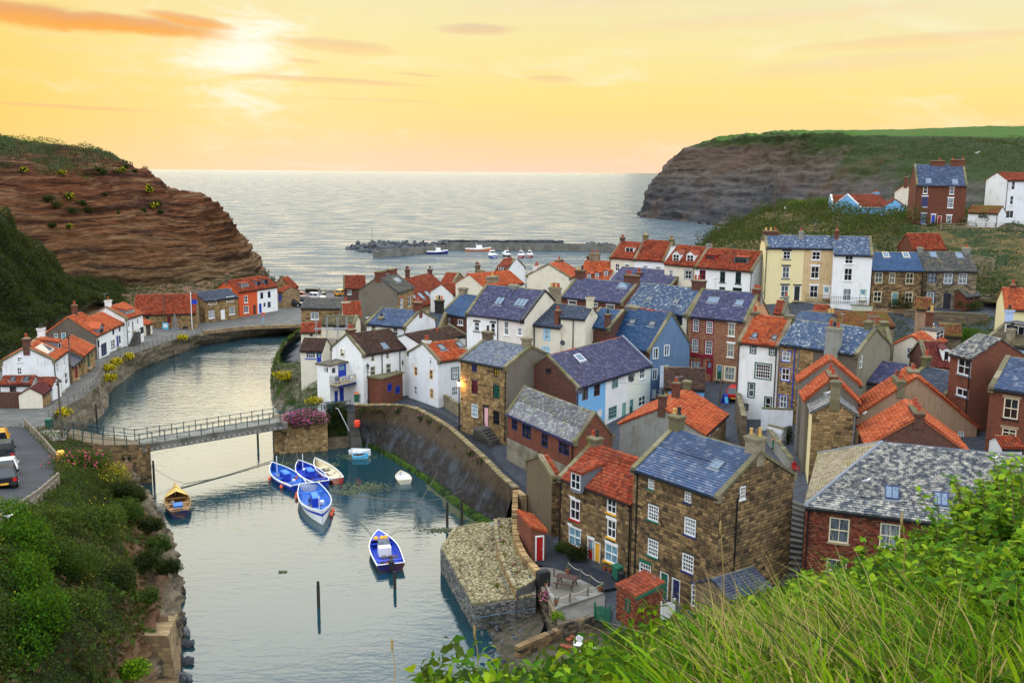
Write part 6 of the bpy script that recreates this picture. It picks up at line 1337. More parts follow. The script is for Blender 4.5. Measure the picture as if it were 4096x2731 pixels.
for a,b in gw2:
 d=b-a; d[2]=0; L=np.linalg.norm(d); d /= L; nn=np.array([-d[1],d[0],0]); n=max(2,int(L/.5))
 for k in range(n):
  for j in range(4):
   q=MB(); s0,s1=L*(k+(.3 if j%2 else 0))/n+.01,L*(k+1+(.3 if j%2 else 0))/n-.01; z1=a[2]-j*.24+RND.uniform(-.02,.02); w0=.2+RND.uniform(0,.06)
   P=lambda s,w,z:np.array([a[0],a[1],z])+d*s+nn*w
   q.hexa([P(s0,-w0,z1-.23),P(s1,-w0,z1-.23),P(s1,w0,z1-.23),P(s0,w0,z1-.23)],[P(s0,-w0,z1),P(s1,-w0,z1),P(s1,w0,z1),P(s0,w0,z1)],STONE['brown']); q.build('stone',g2)
# ---- stair between the big stone house and the hall
stt=thing('stone_steps','long flight of worn steps climbing between the stone house and the brick hall','steps')
Ls,Rs=[('K',300,1010,2.8),('K',385,440,6.0)],[('K',462,1010,2.8),('K',490,480,6.0)]
l0,l1,r0,r1=pts([Ls[0],Ls[1],Rs[0],Rs[1]])
sm_=pieces('worn_step',((0,(.09,.085,.075)),(1,(.15,.14,.12))),.8,4)
for k in range(16):
 a,b=l0+(l1-l0)*k/16,r0+(r1-r0)*k/16; c,d=l0+(l1-l0)*(k+1)/16,r0+(r1-r0)*(k+1)/16; z=a[2]+.2
 q=MB(); lo=[(p[0],p[1],1.5) for p in (a,b,d,c)]; q.hexa(lo,[(p[0],p[1],z) for p in (a,b,d,c)],sm_); q.build('step',stt)
# ---- near left: road, bank and cliff
rr=[('E',145,10,4.45),('E',260,130,5.0),('E',345,235,6.2),('E',335,365,8.0),('E',215,475,9.2),('E',0,625,10.8),('E',-250,790,12.2)]
rl=[('E',-260,10,4.5),('E',-260,130,5.3),('E',-270,240,6.5),('E',-280,365,8.2),('E',-320,470,9.4),('E',-420,625,11),('E',-700,790,12.4)]
R_,L_=pts(rr),pts(rl); ROADR=R_
G=loft([L_,[(a+b)/2+(0,0,.08) for a,b in zip(L_,R_)],R_],60,8,0); grid_mesh('bank_road',G,asphalt((.034,.037,.045),(.05,.053,.06)))
q=MB(); q.face(ccw([tuple(p) for p in pts([('A',240,1440,4.32),('A',370,1405,4.32),('A',520,1415,4.28),('A',520,1490,4.25),('A',290,1500,4.32)])]),concrete((.34,.32,.28),(.2,.19,.17))); q.build('pavement',kind='structure')
s_=[[(640,190,4.0),(700,230,3.0),(760,285,1.2),(800,312,-.3)],[(345,235,6.1),(470,300,6.0),(690,400,4.0),(850,440,-.3)],[(332,372,7.9),(480,380,7.6),(700,450,5.0),(910,510,-.3)],[(215,490,9.1),(420,480,8.4),(720,570,5.4),(1000,640,-.3)],
  [(100,572,10.1),(350,620,8.8),(720,700,5.6),(1060,800,-.3)],[(0,640,10.8),(250,800,9.2),(720,860,5.8),(1090,1000,-.3)],[(-200,790,12),(150,1050,9.6),(760,1090,5.6),(1096,1250,-.3)],
  [(-350,1000,12.2),(50,1300,9.2),(700,1350,5.6),(1086,1400,-.3)],[(-350,1500,10.5),(50,1640,8.2),(600,1640,5.0),(1060,1640,-.3)]]
rows=np.array([[atz('E',*p) for p in s] for s in s_]).transpose(1,0,2)
shoulder=rows[2]*.55+rows[3]*.45; shoulder[:,2]=3.1; out_=rows[3]-(rows[3]-rows[2])*.10; out_[:,2]=1.6
G=loft([rows[0],rows[1],rows[2],shoulder,out_,rows[3]],200,120,1)
def bankd(p):
 z=p[2]
 if z<4.6:return .5*max(-.6,min(.6,2.4*nz(p[0]*.2,p[1]*.2,z*2.6)))+.45*fbm(p[0]*.9,p[1]*.9,z*2.0,6)
 return .35*fbm(p[0]*.3,p[1]*.3,z*.3)
Nf=np.sign((normals(G)[45,60]*np.array([1,0,.5])).sum()); G=displace(G,bankd,Nf); BANK=G; BANKN=normals(G)*Nf
@memo
def bankmat():
 m,t,b=newmat('bank'); p=t.n.new('ShaderNodeNewGeometry').outputs['Position']; s=t.node('ShaderNodeSeparateXYZ',{0:p}); z=s.outputs[2]
 n1=t.noise(p,.35,6,.65); n2=t.noise(p,2.5,5,.65); lay=t.noise(t.scale(p,(.25,.25,2.2)),1,5,.65)
 rock=t.mix(t.sstep(lay,.35,.65),(.03,.025,.018),(.17,.13,.08)); rock=t.mix(t.sstep(n1,.5,.7),rock,(.10,.085,.06)); red=t.mix(n2,(.07,.035,.018),(.15,.08,.04))
 zz=t.m('ADD',z,t.m('MULTIPLY',t.m('SUBTRACT',n1,.5),4.5))
 cc=t.mix(t.sstep(zz,2.3,3.4),rock,red); cc=t.mix(t.sstep(zz,4.4,5.8),cc,t.mix(n2,(.014,.018,.006),(.04,.038,.014)))
 cc=t.mix(t.sstep(z,.7,.2),cc,(.02,.022,.015))
 t.l.new(cc,b.inputs['Base Color']); b.inputs['Roughness'].default_value=.95; bump(t,b,t.m('ADD',n2,lay),.9,.15)
 return m
grid_mesh('river_bank',G,bankmat())
VG=loft([[R_[0]-(1.5,0,0),R_[0],R_[1],R_[2],R_[3]],pts([('E',250,40,4.2),('E',330,60,4.1),('E',360,150,4.4),('E',430,240,5.4),('E',420,360,7.6)]),pts([('E',380,20,4.15),('E',420,80,3.95),('E',520,120,3.8),('E',600,190,3.8),('E',500,330,6.0)])],40,16,0); VG[:,:,2]-=.03
grid_mesh('roadside_verge',VG,GREENB)
# golden masonry holding up the bank by the water
mw=thing('bank_wall','golden masonry wall shoring up the undercut bank by the water','wall')
w0,w1=atz('E',1092,1300,-.2),atz('E',1058,1660,-.2); w0+=(.25,0,0); w1+=(.35,0,0)
d_=(w1-w0); q=MB(); q.hexa([w0,w1,w1-(3.0,0,0),w0-(1.0,0,0)][::-1],[w0+(-.25,0,1.9),w1+(-.5,0,4.0),w1+(-3,0,4.0),w0+(-1.0,0,1.9)][::-1],STN); q.build('wall_core',mw)
d2=d_/np.linalg.norm(d_); Lw=float(np.linalg.norm(d_)); tilt=np.array([-.14,0,1.0]); tilt /= np.linalg.norm(tilt)
ey_=np.cross(tilt,d2); M_=frame_matrix(tuple(w0),tuple(d2),tuple(ey_ if ey_[0]<0 else ey_),tuple(tilt))
bl=[q_ for q_ in courses(Lw,0,4.0,(.22,.28),(.4,.6),.012,[],None,(.02,.05)) if q_[3]<1.85+2.1*(q_[0]/Lw)]
lay_blocks('stone',bl,M_,STONE['gold'],mw,120)
# ---- footbridge
Pn0,Pn1=atz('A',1120,1522,4.05),atz('A',2215,1342,4.05); dv=Pn1-Pn0; Lb=float(np.linalg.norm(dv[:2])); dv=dv/Lb; dv[2]=0; dn=np.array([-dv[1],dv[0],0])
br=thing('footbridge','grey concrete footbridge with dark green railings across the beck','bridge')
BP=lambda s,w,z:Pn0+dv*s+dn*w+np.array([0,0,z])
gc=concrete((.22,.21,.175),(.10,.095,.08),.8); q=MB(); n=int(Lb/1.6)
for k in range(n):
 q=MB(); s0,s1=Lb*k/n+.006,Lb*(k+1)/n-.006; q.hexa([BP(s0,-.05,-.17),BP(s1,-.05,-.17),BP(s1,2.25,-.17),BP(s0,2.25,-.17)],[BP(s0,-.05,0),BP(s1,-.05,0),BP(s1,2.25,0),BP(s0,2.25,0)],gc); q.build('deck_slab',br)
for w in (.02,1.9):
 q=MB(); q.hexa([BP(-.05,w,-.85),BP(Lb+.6,w,-.85),BP(Lb+.6,w+.28,-.85),BP(-.05,w+.28,-.85)],[BP(-.05,w,-.18),BP(Lb+.6,w,-.18),BP(Lb+.6,w+.28,-.18),BP(-.05,w+.28,-.18)],gc)
 q.hexa([BP(-.05,w-.06,-.86),BP(Lb+.6,w-.06,-.86),BP(Lb+.6,w+.34,-.86),BP(-.05,w+.34,-.86)],[BP(-.05,w-.06,-.76),BP(Lb+.6,w-.06,-.76),BP(Lb+.6,w+.34,-.76),BP(-.05,w+.34,-.76)],gc)
 q.build('girder',br)
q=MB()
for k in range(26):p=BP(Lb*(k+.5)/26,-.0,-.7); q.box(p[0]-.06,p[0]+.06,p[1]-.06,p[1]+.02,p[2],p[2]+.1,paint((.6,.6,.58)))
q.build('bolt',br,kind='stuff')
RAILC=paint((.018,.055,.06),.4)
def railing(name,label,line,h_=1.05,gap=1.25,rails=(1.0,.55),mat=RAILC,knob=True,r=.036,pr=.045,post=None,cat='railing',parent=None):
 t=thing(name,label,cat,tuple(line[0])) if parent is None else parent; t0=np.array(line[0]) if parent is None else np.zeros(3)
 tot=np.r_[0,np.cumsum([np.linalg.norm(np.subtract(b,a)) for a,b in zip(line[:-1],line[1:])])]; n=max(2,int(tot[-1]/gap)+1); L3=np.array(line)
 for s in np.linspace(0,tot[-1],n):
  p=np.array([np.interp(s,tot,L3[:,k]) for k in range(3)])-t0; q=MB()
  if post:q.box(p[0]-post,p[0]+post,p[1]-post,p[1]+post,p[2]-.3,p[2]+h_,mat)
  else:q.tube([p-(0,0,.1),p+(0,0,h_)],pr,mat,6)
  if knob:q.lathe([(.0,-.05),(.055,-.03),(.065,.0),(.05,.04),(0,.06)],mat,tuple(p+(0,0,h_)),6)
  q.build('post',t)
 for z in rails:
  q=MB(); q.tube([np.array(p)-t0+(0,0,z) for p in line],r,mat,5); q.build('rail',t)
 return t
near=[atz('A',512,1475,4.15),atz('A',700,1510,4.15),atz('A',825,1524,4.1),BP(-1.2,.05,0),BP(0,.05,0),BP(Lb,.05,0),BP(Lb+2.2,.05,.05),atz('F',640,290,4.15)]
farl=[atz('A',418,1408,4.2),atz('A',740,1448,4.1),BP(0,2.2,0),BP(Lb,2.2,0),BP(Lb+2.2,2.2,.05),atz('F',786,266,4.15)]
railing('railing','dark green iron railing on the harbour side of the footbridge',near)
railing('railing','dark green iron railing on the upstream side of the footbridge',farl)
ab=thing('bridge_abutment','ivy hung stone abutment at the lane end of the footbridge','abutment')
abp=pts([('E',395,78,4.0),('E',640,121,4.0),('E',912,116,4.0)])+[BP(-.4,2.6,-.05),atz('A',560,1400,4.0)]
prism('abutment_core',ccw(abp),-1,MORT,ab)
for a,b in zip(abp[:2],abp[1:3]):face_wall(ab,a,b,-.2,3.98,STONE['brown'],(.2,.3),(.3,.6),(.02,.06),'stone',100)
face_wall(ab,abp[2],abp[3],-.2,3.2,STONE['brown'],(.2,.3),(.3,.6),(.02,.06),'stone',40)
pi_=thing('bridge_pier','stone pier planted with pink flowers at the village end of the footbridge','pier')
pa,pb=atz('F',192,620,0),atz('F',612,592,0); pd=pb-pa; pd /= np.linalg.norm(pd); pn=np.array([-pd[1],pd[0],0])
ptop=[pa+(0,0,3.3),pb+(0,0,3.3),pb+pn*5+(0,0,3.3),pa+pn*5+(0,0,3.3)]
prism('pier_core',ptop,-1,MORT,pi_)
face_wall(pi_,pa,pb,-.2,3.28,STONE['gold'],(.2,.3),(.3,.6),(.02,.07),'stone',180); face_wall(pi_,pa+pn*4.5,pa,-.2,3.28,STONE['dark'],(.2,.3),(.3,.6),(.02,.06),'stone',60)
# low wall and harbour steps right of the pier
lw_=[pb+pn*.6+(0,0,1.2),atz('F',800,480,1.2),atz('F',800,480,1.2)+pn*1.5,pb+pn*2.1+(0,0,1.2)]
lo_w=prism('low_wall',ccw(lw_),-.6,STD); tag(lo_w,'low dark stone wall at the water between pier and harbour steps','wall')
rows=[pts([('F',600,275,4.1),('F',690,262,4.1),('F',752,290,4.0)]),pts([('F',606,400,2.6),('F',700,390,2.5),('F',775,380,2.6)]),pts([('F',612,490,1.15),('F',700,486,1.1),('F',800,470,1.2)])]
G=loft(rows,20,14,0); GBANK=G; grid_mesh('flower_bank',G,GREENB)
hs=thing('harbour_steps','steep stone steps down to the water beside the harbour wall','steps'); a0,a1,b0,b1=pts([('F',752,285,4.0),('F',800,562,.15),('F',824,278,4.0),('F',882,548,.15)])
for k in range(16):
 f0,f1=k/16,(k+1)/16; A0,A1,B0,B1=a1+(a0-a1)*f0,a1+(a0-a1)*f1,b1+(b0-b1)*f0,b1+(b0-b1)*f1; z=A1[2]
 q=MB(); cs=[(p[0],p[1]) for p in (A0,B0,B1,A1)]; q.hexa([(*c,-.5) for c in cs],[(*c,z) for c in cs],sm_); q.build('step',hs)
hr_=MB(); hr_.tube([atz('F',672,258,5.0),atz('F',690,262,5.0),atz('F',778,436,2.6)],.035,paint((.55,.56,.55)),6); tag(hr_.build('handrail'),'white handrail sloping down beside the harbour steps','handrail')
# ivy covered bluff under the harbour house and the beck side walls
rows=[pts([('B',430,800,2.3),('B',335,868,2.9),('B',250,960,3.3),('B',205,1075,4.0),('B',330,1068,4.3),('B',450,1088,4.3),('B',572,1112,4.3)]),
  pts([('B',428,840,1.0),('B',315,905,1.3),('B',235,985,1.7),('B',178,1130,2.2),('B',270,1240,2.6),('B',430,1260,3.3),('B',600,1280,4.0)]),
  pts([('B',424,885,-.3),('B',300,940,-.3),('B',222,1010,-.3),('B',156,1160,-.3),('B',165,1430,-.3),('B',240,1500,-.3),('B',640,1410,3.9)])]
G=loft(rows,100,40,0); G=displace(G,lambda p:.3*fbm(p[0]*.6,p[1]*.6,p[2]*.9),1); BLUFF=G
grid_mesh('village_bluff',G,earth((.10,.085,.06),(.17,.14,.10),(.04,.05,.018),.5,.7,(.45,.6)))
# ---- breakwater
bw=thing('breakwater','long breakwater of blue grey boulders with a concrete pier across the harbour','breakwater')
rng=random.Random(8); rms=[]
for s in range(8):
 bm=bmesh.new(); bmesh.ops.create_icosphere(bm,subdivisions=1,radius=1.0)
 for v in bm.verts:v.co*=rng.uniform(.72,1.15)
 for v in bm.verts:v.co.z*=.75; v.co.y*=.8
 me=bpy.data.meshes.new('boulder'); bm.to_mesh(me); bm.free(); me.materials.append(STONE['rock']); rms.append(me)
def boulder(p,s,parent=bw):
 o=link('boulder',rng.choice(rms),parent); o.location=[float(c) for c in p]; o.rotation_euler=(rng.uniform(0,6),rng.uniform(0,6),rng.uniform(0,6)); o.scale=(s,s*rng.uniform(.7,1.1),s*rng.uniform(.7,1)); return o
fx=[735,860,1010,1250,1530]; fy=[190,216,236,215,188]; cx_=[780,860,1010,1250,1530]; cy_=[168,124,118,120,122]
mb_=loft([[atz('B',x,y,0) for x,y in zip(fx,fy)],[aty('B',x,y,392) for x,y in zip(cx_,cy_)],[aty('B',x,y,392)+np.array([0,12,-5]) for x,y in zip(cx_,cy_)]],30,8,0); mb_[:,:,2]-=.7; grid_mesh('mound',mb_,STONE['rock'],None,bw)
for k in range(230):
 u,v=rng.random(),rng.random()**.8; x=735+u*800
 a,b=atz('B',x,np.interp(x,fx,fy),0),aty('B',max(x,775),np.interp(max(x,775),cx_,cy_),392); p=a+(b-a)*v; boulder(p+(rng.uniform(-.5,.5),rng.uniform(-1,1),-.75),rng.uniform(.8,1.5))
for k in range(46):
 p=aty('B',1490+k*21,138+rng.uniform(-2,2),400); q=MB(); s=rng.uniform(1.0,1.4); q.box(-s,s,-1,1,-1.4,rng.uniform(.7,1.1),STONE['rock']); o=q.build('armour_block',bw); o.location=[float(c) for c in p]; o.rotation_euler=(0,0,rng.uniform(-.15,.15))
for k in range(18):boulder(aty('C',690+k*12,150+rng.uniform(-4,10)+k*.8,398),rng.uniform(1,1.8))
PC_=concrete((.20,.19,.165),(.11,.105,.09),.3)
def pierwall(name,a,b,h_,th,mat=PC_):
 d=b-a; d /= np.linalg.norm(d); nn=np.array([-d[1],d[0],0]); q=MB(); lo=[a+(0,0,-1),b+(0,0,-1),b+nn*th+(0,0,-1),a+nn*th+(0,0,-1)]
 q.hexa(lo,[(p[0],p[1],h_) for p in lo],mat); q.hexa([(p[0],p[1],h_+.004) for p in (a,b,b+nn*.5,a+nn*.5)],[(p[0],p[1],h_+.45) for p in (a,b,b+nn*.5,a+nn*.5)],mat); return q.build(name,bw)
pierwall('pier_arm',atz('B',1015,258,0),atz('B',1532,212,0),2.3,3.5); pierwall('pier',atz('B',1536,197,0),atz('C',800,208,0),2.6,4); pierwall('pier_end',atz('C',801,208,0),atz('C',905,222,0),2.4,4)
q=MB(); p=aty('B',957,118,394); q.tube([p,p+(0,0,4.6)],.12,paint((.2,.2,.19)),6); q.box(p[0]-.25,p[0]+.25,p[1]-.25,p[1]+.25,p[2]-.8,p[2]+.1,PC_); q.build('beacon_pole',bw)
# ---- terrace walls below the yellow and white houses
def wall_box(label,a,b,z0,z1,th,mat,name='terrace_wall',cat='wall',facing=None):
 if 'garden' in label:z1=max(z1,ground(*((a+b)/2)[:2])+1.3)
 d=b-a; d[2]=0; L=np.linalg.norm(d); d /= L; nn=np.array([-d[1],d[0],0]); t=thing(name,label,cat,(a[0],a[1],0)); o=np.array([a[0],a[1],0])
 P=lambda s,w,z:d*s+nn*w+np.array([0,0,z]); q=MB()
 q.hexa([P(0,0,z0),P(L,0,z0),P(L,th,z0),P(0,th,z0)],[P(0,0,z1),P(L,0,z1),P(L,th,z1),P(0,th,z1)],mat); q.build('wall_core',t)
 n=max(2,int(L/.7))
 for k in range(n):
  q=MB(); q.hexa([P(L*k/n+.01,-.05,z1+.003),P(L*(k+1)/n-.01,-.05,z1+.003),P(L*(k+1)/n-.01,min(th,.35)+.05,z1+.003),P(L*k/n+.01,min(th,.35)+.05,z1+.003)],[P(L*k/n+.01,-.05,z1+.1),P(L*(k+1)/n-.01,-.05,z1+.1),P(L*(k+1)/n-.01,min(th,.35)+.05,z1+.1),P(L*k/n+.01,min(th,.35)+.05,z1+.1)],COPE); q.build('coping_stone',t)
 if facing:face_wall(t,(0,0),(float(L),0),z0,z1,facing,(.2,.3),(.3,.6),(.02,.05)); t.rotation_euler=(0,0,0)
 return t
ta,tb=atz('D',540,1385,12.9),atz('D',610,1388,12.9); wall_box('cream terrace wall under the yellow house',atz('D',540,1385,12.8),atz('D',608,1388,12.8),8,12.8,2.5,CRY)
wall_box('white terrace wall with black lintels under the tan house',atz('D',610,1388,12.8),atz('D',833,1402,12.8),8,12.8,2.5,WH)
wall_box('pale green terrace wall under the white terrace house',atz('D',835,1402,12.8),atz('D',1162,1422,12.8),8,12.8,2.5,plaster((.52,.54,.42),.3))
wall_box('old stone garden wall below the navy windowed cottage',atz('I',1500,325,10.6),atz('I',2120,340,10.6),8,11.4,.5,STG)
wall_box('lower dark stone garden wall by the round bush',atz('I',1400,430,9.6),atz('I',2060,470,9.6),7,10.3,.5,STD)
wall_box('white yard wall behind the tall white house',atz('I',290,1170,6.5),atz('I',535,1180,6.5),5,8.1,.3,WH2)
wall_box('whitewashed low yard wall with climbing plants',atz('I',335,1290,6.2),atz('I',480,1330,6.2),5,7.6,.3,WH2)
wall_box('grey block wall beside the steps down to the alley',atz('I',330,1300,6.0),atz('I',505,1550,6.0),5,7.2,.35,RENG)
wall_box('old round dark stone yard wall at the bend of the cobbled street',atz('I',85,1090,6.0),atz('I',130,1300,6.0),5,8.4,.5,STD)
wall_box('rubble stone wall by the white roughcast cottage path',atz('F',1500,235,4.0),atz('F',1632,330,3.9),3,5.3,.5,STG)
wall_box('dry stone wall on the hillside under the fence',aty('D',1735,880,160),aty('D',2110,1000,150),13,18.4,.5,STG)
# ---- the slope under the camera
fr_=[ptsY([(960,1640,5.2),(1300,1660,5.0),(1700,1660,4.8),(2100,1660,4.6),(2480,1660,4.4)]),ptsY([(980,1650,8.5),(1300,1605,8.0),(1600,1535,7.8),(2000,1450,7.6),(2480,1320,7.5)]),ptsY([(1000,1650,12.5),(1300,1590,12),(1480,1545,11.5),(1600,1490,11.5),(1900,1385,11.2),(2060,1335,11),(2220,1240,11),(2480,1130,11)]),
  ptsY([(1000,1760,18),(1560,1640,17),(1900,1540,17),(2220,1420,16),(2480,1300,16)]),[np.array([p_,42,2.0]) for p_ in (-4,4,12,20,28)]]
back_=[p*np.array([1.15,.25,1])+np.array([0,-2.0,1.4]) for p in fr_[0]]
G=loft([back_]+fr_,70,70,1); FRONT=G
FRONT2=np.stack([G[:,-1]+k*(np.array([.35,-.02,.06])*(1+G[:,-1,1:2]/12)) for k in range(24)],1); grid_mesh('near_slope',FRONT2,earth((.025,.03,.008),(.05,.05,.015),(.016,.03,.006),1.2,.5))
grid_mesh('near_slope',G,earth((.025,.03,.008),(.05,.05,.015),(.016,.03,.006),1.2,.5))
# ------------------------------------------------------------------ boats
ROPE=paint((.16,.13,.09),.9)
def boat(name,label,bow,stern,beam,c_hull,c_top,c_in,gun='W',free=.55,tr=.62,group=None,extras='',L=None):
 b,s=np.array(bow,float),np.array(stern,float); d=b-s; d[2]=0; Lb=float(np.linalg.norm(d)); rz=math.atan2(d[1],d[0])-math.pi/2
 if L:Lb=L
 t=thing(name,label,'boat',(s[0],s[1],0),rz,group); N=13; hm,tm,im,gm=pc(c_hull),pc(c_top),pc(c_in),pc(gun)
 hb=lambda u:beam/2*(tr+(1-tr)*math.sin(min(u/.45,1)*math.pi/2))*(1-max(0,(u-.45)/.55)**2.2)+.02
 sh=lambda u:free*(1+.15*(1-u)**2+.75*max(0,u-.3)**2*2)
 outer_,inner_=[],[]
 for k in range(N):
  u=k/(N-1); w,h_=hb(u),sh(u); y=u*Lb+(.12*h_ if k==N-1 else 0)
  outer_.append([(0,y,-.3),(w*.55,y,-.2),(w*.82,y,.05),(w*.95,y,h_*.6),(w,y,h_*.8),(w,y,h_)])
  wi=max(w-.07,.004); inner_.append([(0,y,.0),(wi*.75,y,.06),(wi,y,h_*.6),(wi,y,h_-.015)])
 def shell(rows,mats,name,flip):
  q=MB()
  for sx in (1,-1):
   for a in range(N-1):
    for r in range(len(rows[0])-1):
     P=[rows[a][r],rows[a+1][r],rows[a+1][r+1],rows[a][r+1]]; P=[(sx*p[0],p[1],p[2]) for p in P]
     q.face(P if (sx>0) ^ flip else P[::-1],mats[r])
  e=rows[0]; q.face([(p[0],p[1],p[2]) for p in e]+[(-p[0],p[1],p[2]) for p in e[::-1]],mats[0]); return q.build(name,t)
 shell(outer_,[hm,hm,hm,tm,gm],'hull',False); shell(inner_,[im]*3,'lining',True)
 q=MB()
 for sx in (1,-1):q.tube([(sx*(hb(k/(N-1))-.02),k/(N-1)*Lb,sh(k/(N-1))+.02) for k in range(N)],.045,gm,5)
 q.tube([(-hb(0),0,sh(0)+.02),(hb(0),0,sh(0)+.02)],.045,gm,5); q.build('gunwale',t)
 for u in ((.22,.45,.68) if 'c' not in extras else (.2,.72)):
  q=MB(); w=hb(u)-.06; q.box(-w,w,u*Lb-.13,u*Lb+.13,sh(u)*.62,sh(u)*.62+.05,gm if 'w' in extras else im); q.build('thwart',t)
 if 'd' in extras:
  q=MB(); v=[(hb(u),u*Lb,sh(u)+.01) for u in (.74,.82,.9,1)]; q.face(v+[(-p[0],p[1],p[2]) for p in v[::-1]],im); q.build('foredeck',t)
 if 'e' in extras:
  q=MB(); q.box(-.34,.34,.40*Lb,.58*Lb,.1,sh(.5)+.28,pc('B')); q.hexa([(-.34,.40*Lb,sh(.5)+.28),(.34,.40*Lb,sh(.5)+.28),(.34,.58*Lb,sh(.5)+.28),(-.34,.58*Lb,sh(.5)+.28)],[(-.28,.42*Lb,sh(.5)+.4),(.28,.42*Lb,sh(.5)+.4),(.28,.56*Lb,sh(.5)+.4),(-.28,.56*Lb,sh(.5)+.4)],paint((.05,.2,.6))); q.build('engine_box',t)
 if 'm' in extras:
  q=MB(); q.tube([(0,.8*Lb,.1),(0,.8*Lb,2.0)],.04,pc('W'),6); q.build('mast',t)
 if 'h' in extras:
  z0=sh(.5); q=MB(); y0,y1=.42*Lb,.68*Lb; w=beam*.3
  q.hexa([(-w,y0,z0*.5),(w,y0,z0*.5),(w,y1,z0*.5),(-w,y1,z0*.5)],[(-w*.85,y0+.1,z0+1.25),(w*.85,y0+.1,z0+1.25),(w*.85,y1-.25,z0+1.25),(-w*.85,y1-.25,z0+1.25)],pc('W')); o=q.build('wheelhouse',t)
  q=MB(); q.box(-w*.9,w*.9,y1-.19,y1-.13,z0+.6,z0+1.1,glass('dark')); q.box(-w*.88,w*.88,y0+.02,y0+.1,z0+.55,z0+1.1,glass('dark')); q.build('pane',o)
  q=MB(); q.tube([(0,y0,z0+1.2),(0,y0,z0+2.6)],.05,pc('W'),5); q.tube([(-.8,y0-.6,z0+1.5),(.8,y0-.6,z0+1.5)],.04,pc('R'),5); q.build('mast',t)
 if 'o' in extras:
  q=MB(); q.box(-.2,.2,-.5,-.05,.35,.95,pc('K')); q.hexa([(-.2,-.5,.95),(.2,-.5,.95),(.2,-.05,.95),(-.2,-.05,.95)],[(-.13,-.42,1.1),(.13,-.42,1.1),(.13,-.1,1.1),(-.13,-.1,1.1)],pc('K')); q.box(-.07,.07,-.35,-.2,-.3,.35,pc('K')); q.build('outboard_motor',t)
  q=MB(); q.box(-.5,.5,.42*Lb,.55*Lb,.1,.85,pc('W')); q.hexa([(-.5,.52*Lb,.85),(.5,.52*Lb,.85),(.5,.55*Lb,.85),(-.5,.55*Lb,.85)],[(-.45,.55*Lb,1.2),(.45,.55*Lb,1.2),(.45,.56*Lb,1.2),(-.45,.56*Lb,1.2)],glass('m')); q.build('console',t)
  for x in (-.4,.1,.4):
   q=MB(); q.lathe([(0,-.2),(.2,-.1),(.23,.05),(.12,.2),(0,.24)],pc('Y'),(x,.78*Lb,.75),8); q.build('float',t)
 if 'g' in extras:
  for k in range(7):
   u=RND.uniform(.12,.72); x=RND.uniform(-.6,.6)*hb(u); s=RND.uniform(.1,.2); q=MB()
   if k%3:q.box(x-s,x+s,u*Lb-s,u*Lb+s*1.3,.06,.06+s*1.5,pc(RND.choice('ONKWYLD')))
   else:q.tube([(x+s*1.3*math.cos(a),u*Lb+s*1.3*math.sin(a),.1+.02*a) for a in np.linspace(0,12,20)],.035,ROPE,4)
   q.build('fishing_gear',t)
 if 'k' in extras:
  q=MB(); pr=[(.64,.02),(.78,.1),(.92,.05),(1.0,.0)]
  for (u0,e0),(u1,e1) in zip(pr[:-1],pr[1:]):
   for sx in (1,-1):P=[(sx*hb(u0),u0*Lb,sh(u0)),(sx*hb(u1),u1*Lb,sh(u1)),(0,u1*Lb,sh(u1)+.45+e1),(0,u0*Lb,sh(u0)+.5+e0)]; q.face(P if sx>0 else P[::-1],paint((.62,.42,.10)))
  q.build('canopy',t); q=MB(); q.box(-.4,.4,.25*Lb,.42*Lb,.1,.62,paint((.03,.15,.45))); q.build('engine_box',t)
 for k,ch in enumerate(extras):
  if ch.isdigit():
   u=int(ch)/10; sx=1 if k%2 else -1; q=MB(); x=sx*(hb(u)+.14); q.lathe([(0,-.2),(.13,-.15),(.18,0),(.13,.14),(.03,.2),(.03,.26)],paint((.75,.12,.05)) if 'W' not in extras else pc('W'),(x,u*Lb,.2),9); q.build('fender',t)
 if 'r' in extras:
  q=MB(); pts_=[(.35*math.cos(a),.62*Lb+.3*math.sin(a),sh(.6)*.9+.12) for a in np.linspace(0,2*math.pi,13)]; q.tube(pts_,.08,pc('W') if 'w' not in extras else pc('O'),5,False); q.build('ring',t)
 return t
g_='cobles moored in the beck'; FP=lambda x,y,z=.3:atz('F',x,y,z)
boat('coble','blue coble with orange life ring, moored closest to the footbridge pier',FP(172,728),FP(385,882),2.5,'B','B','U',extras='me246g',group=g_)
boat('coble','blue coble with white ring lying on its blue engine cover, beside the white boat',FP(380,712),FP(563,858),2.5,'B','B','B',extras='mer35g',group=g_)
boat('rowing_boat','empty white open boat with red bottom alongside the blue cobles',FP(510,694),FP(690,830),1.9,'R','W','C',extras='g',group=g_)
boat('coble','largest blue and white coble with high white bow pointing away from the bridge',FP(566,1120,.6),FP(462,888),2.9,'W','B','U',free=.75,extras='mec1728g',group=g_)
boat('motor_boat','white motor boat with blue interior, outboard engine and yellow floats',FP(1005,1268),FP(1105,1510),2.4,'N','W','B',extras='odcg',tr=.9)
boat('coble','navy coble with yellow canopy at the bow, alone near the bank',atz('E',1066,402,.5),atz('E',1092,545,.3),2.3,'V','V','F','F',extras='kg',free=.6)
boat('dinghy','white dinghy moored at the foot of the harbour wall steps',FP(940,608),FP(786,596),1.5,'W','W','W',free=.4,extras='')
boat('dinghy','small blue dinghy tied against the white dinghy',FP(924,632),FP(806,632),1.2,'T','T','N','T',free=.35)
boat('dinghy','little cream dinghy floating alone by the weedy wall',FP(1180,778),FP(1218,832),1.5,'C','C','W','C',free=.4,tr=.85)
g_='fishing boats in the outer harbour'
def hboat(label,x,y,c1,c2,L=8,hd=(0.1,1),**k):p=atz('B',x,y,0); h_=np.array([*hd,0])/np.linalg.norm(hd); boat('fishing_boat',label,p+h_*L,p,L*.36,c1,c2,'W',free=.9,extras='h',group=g_,**k)
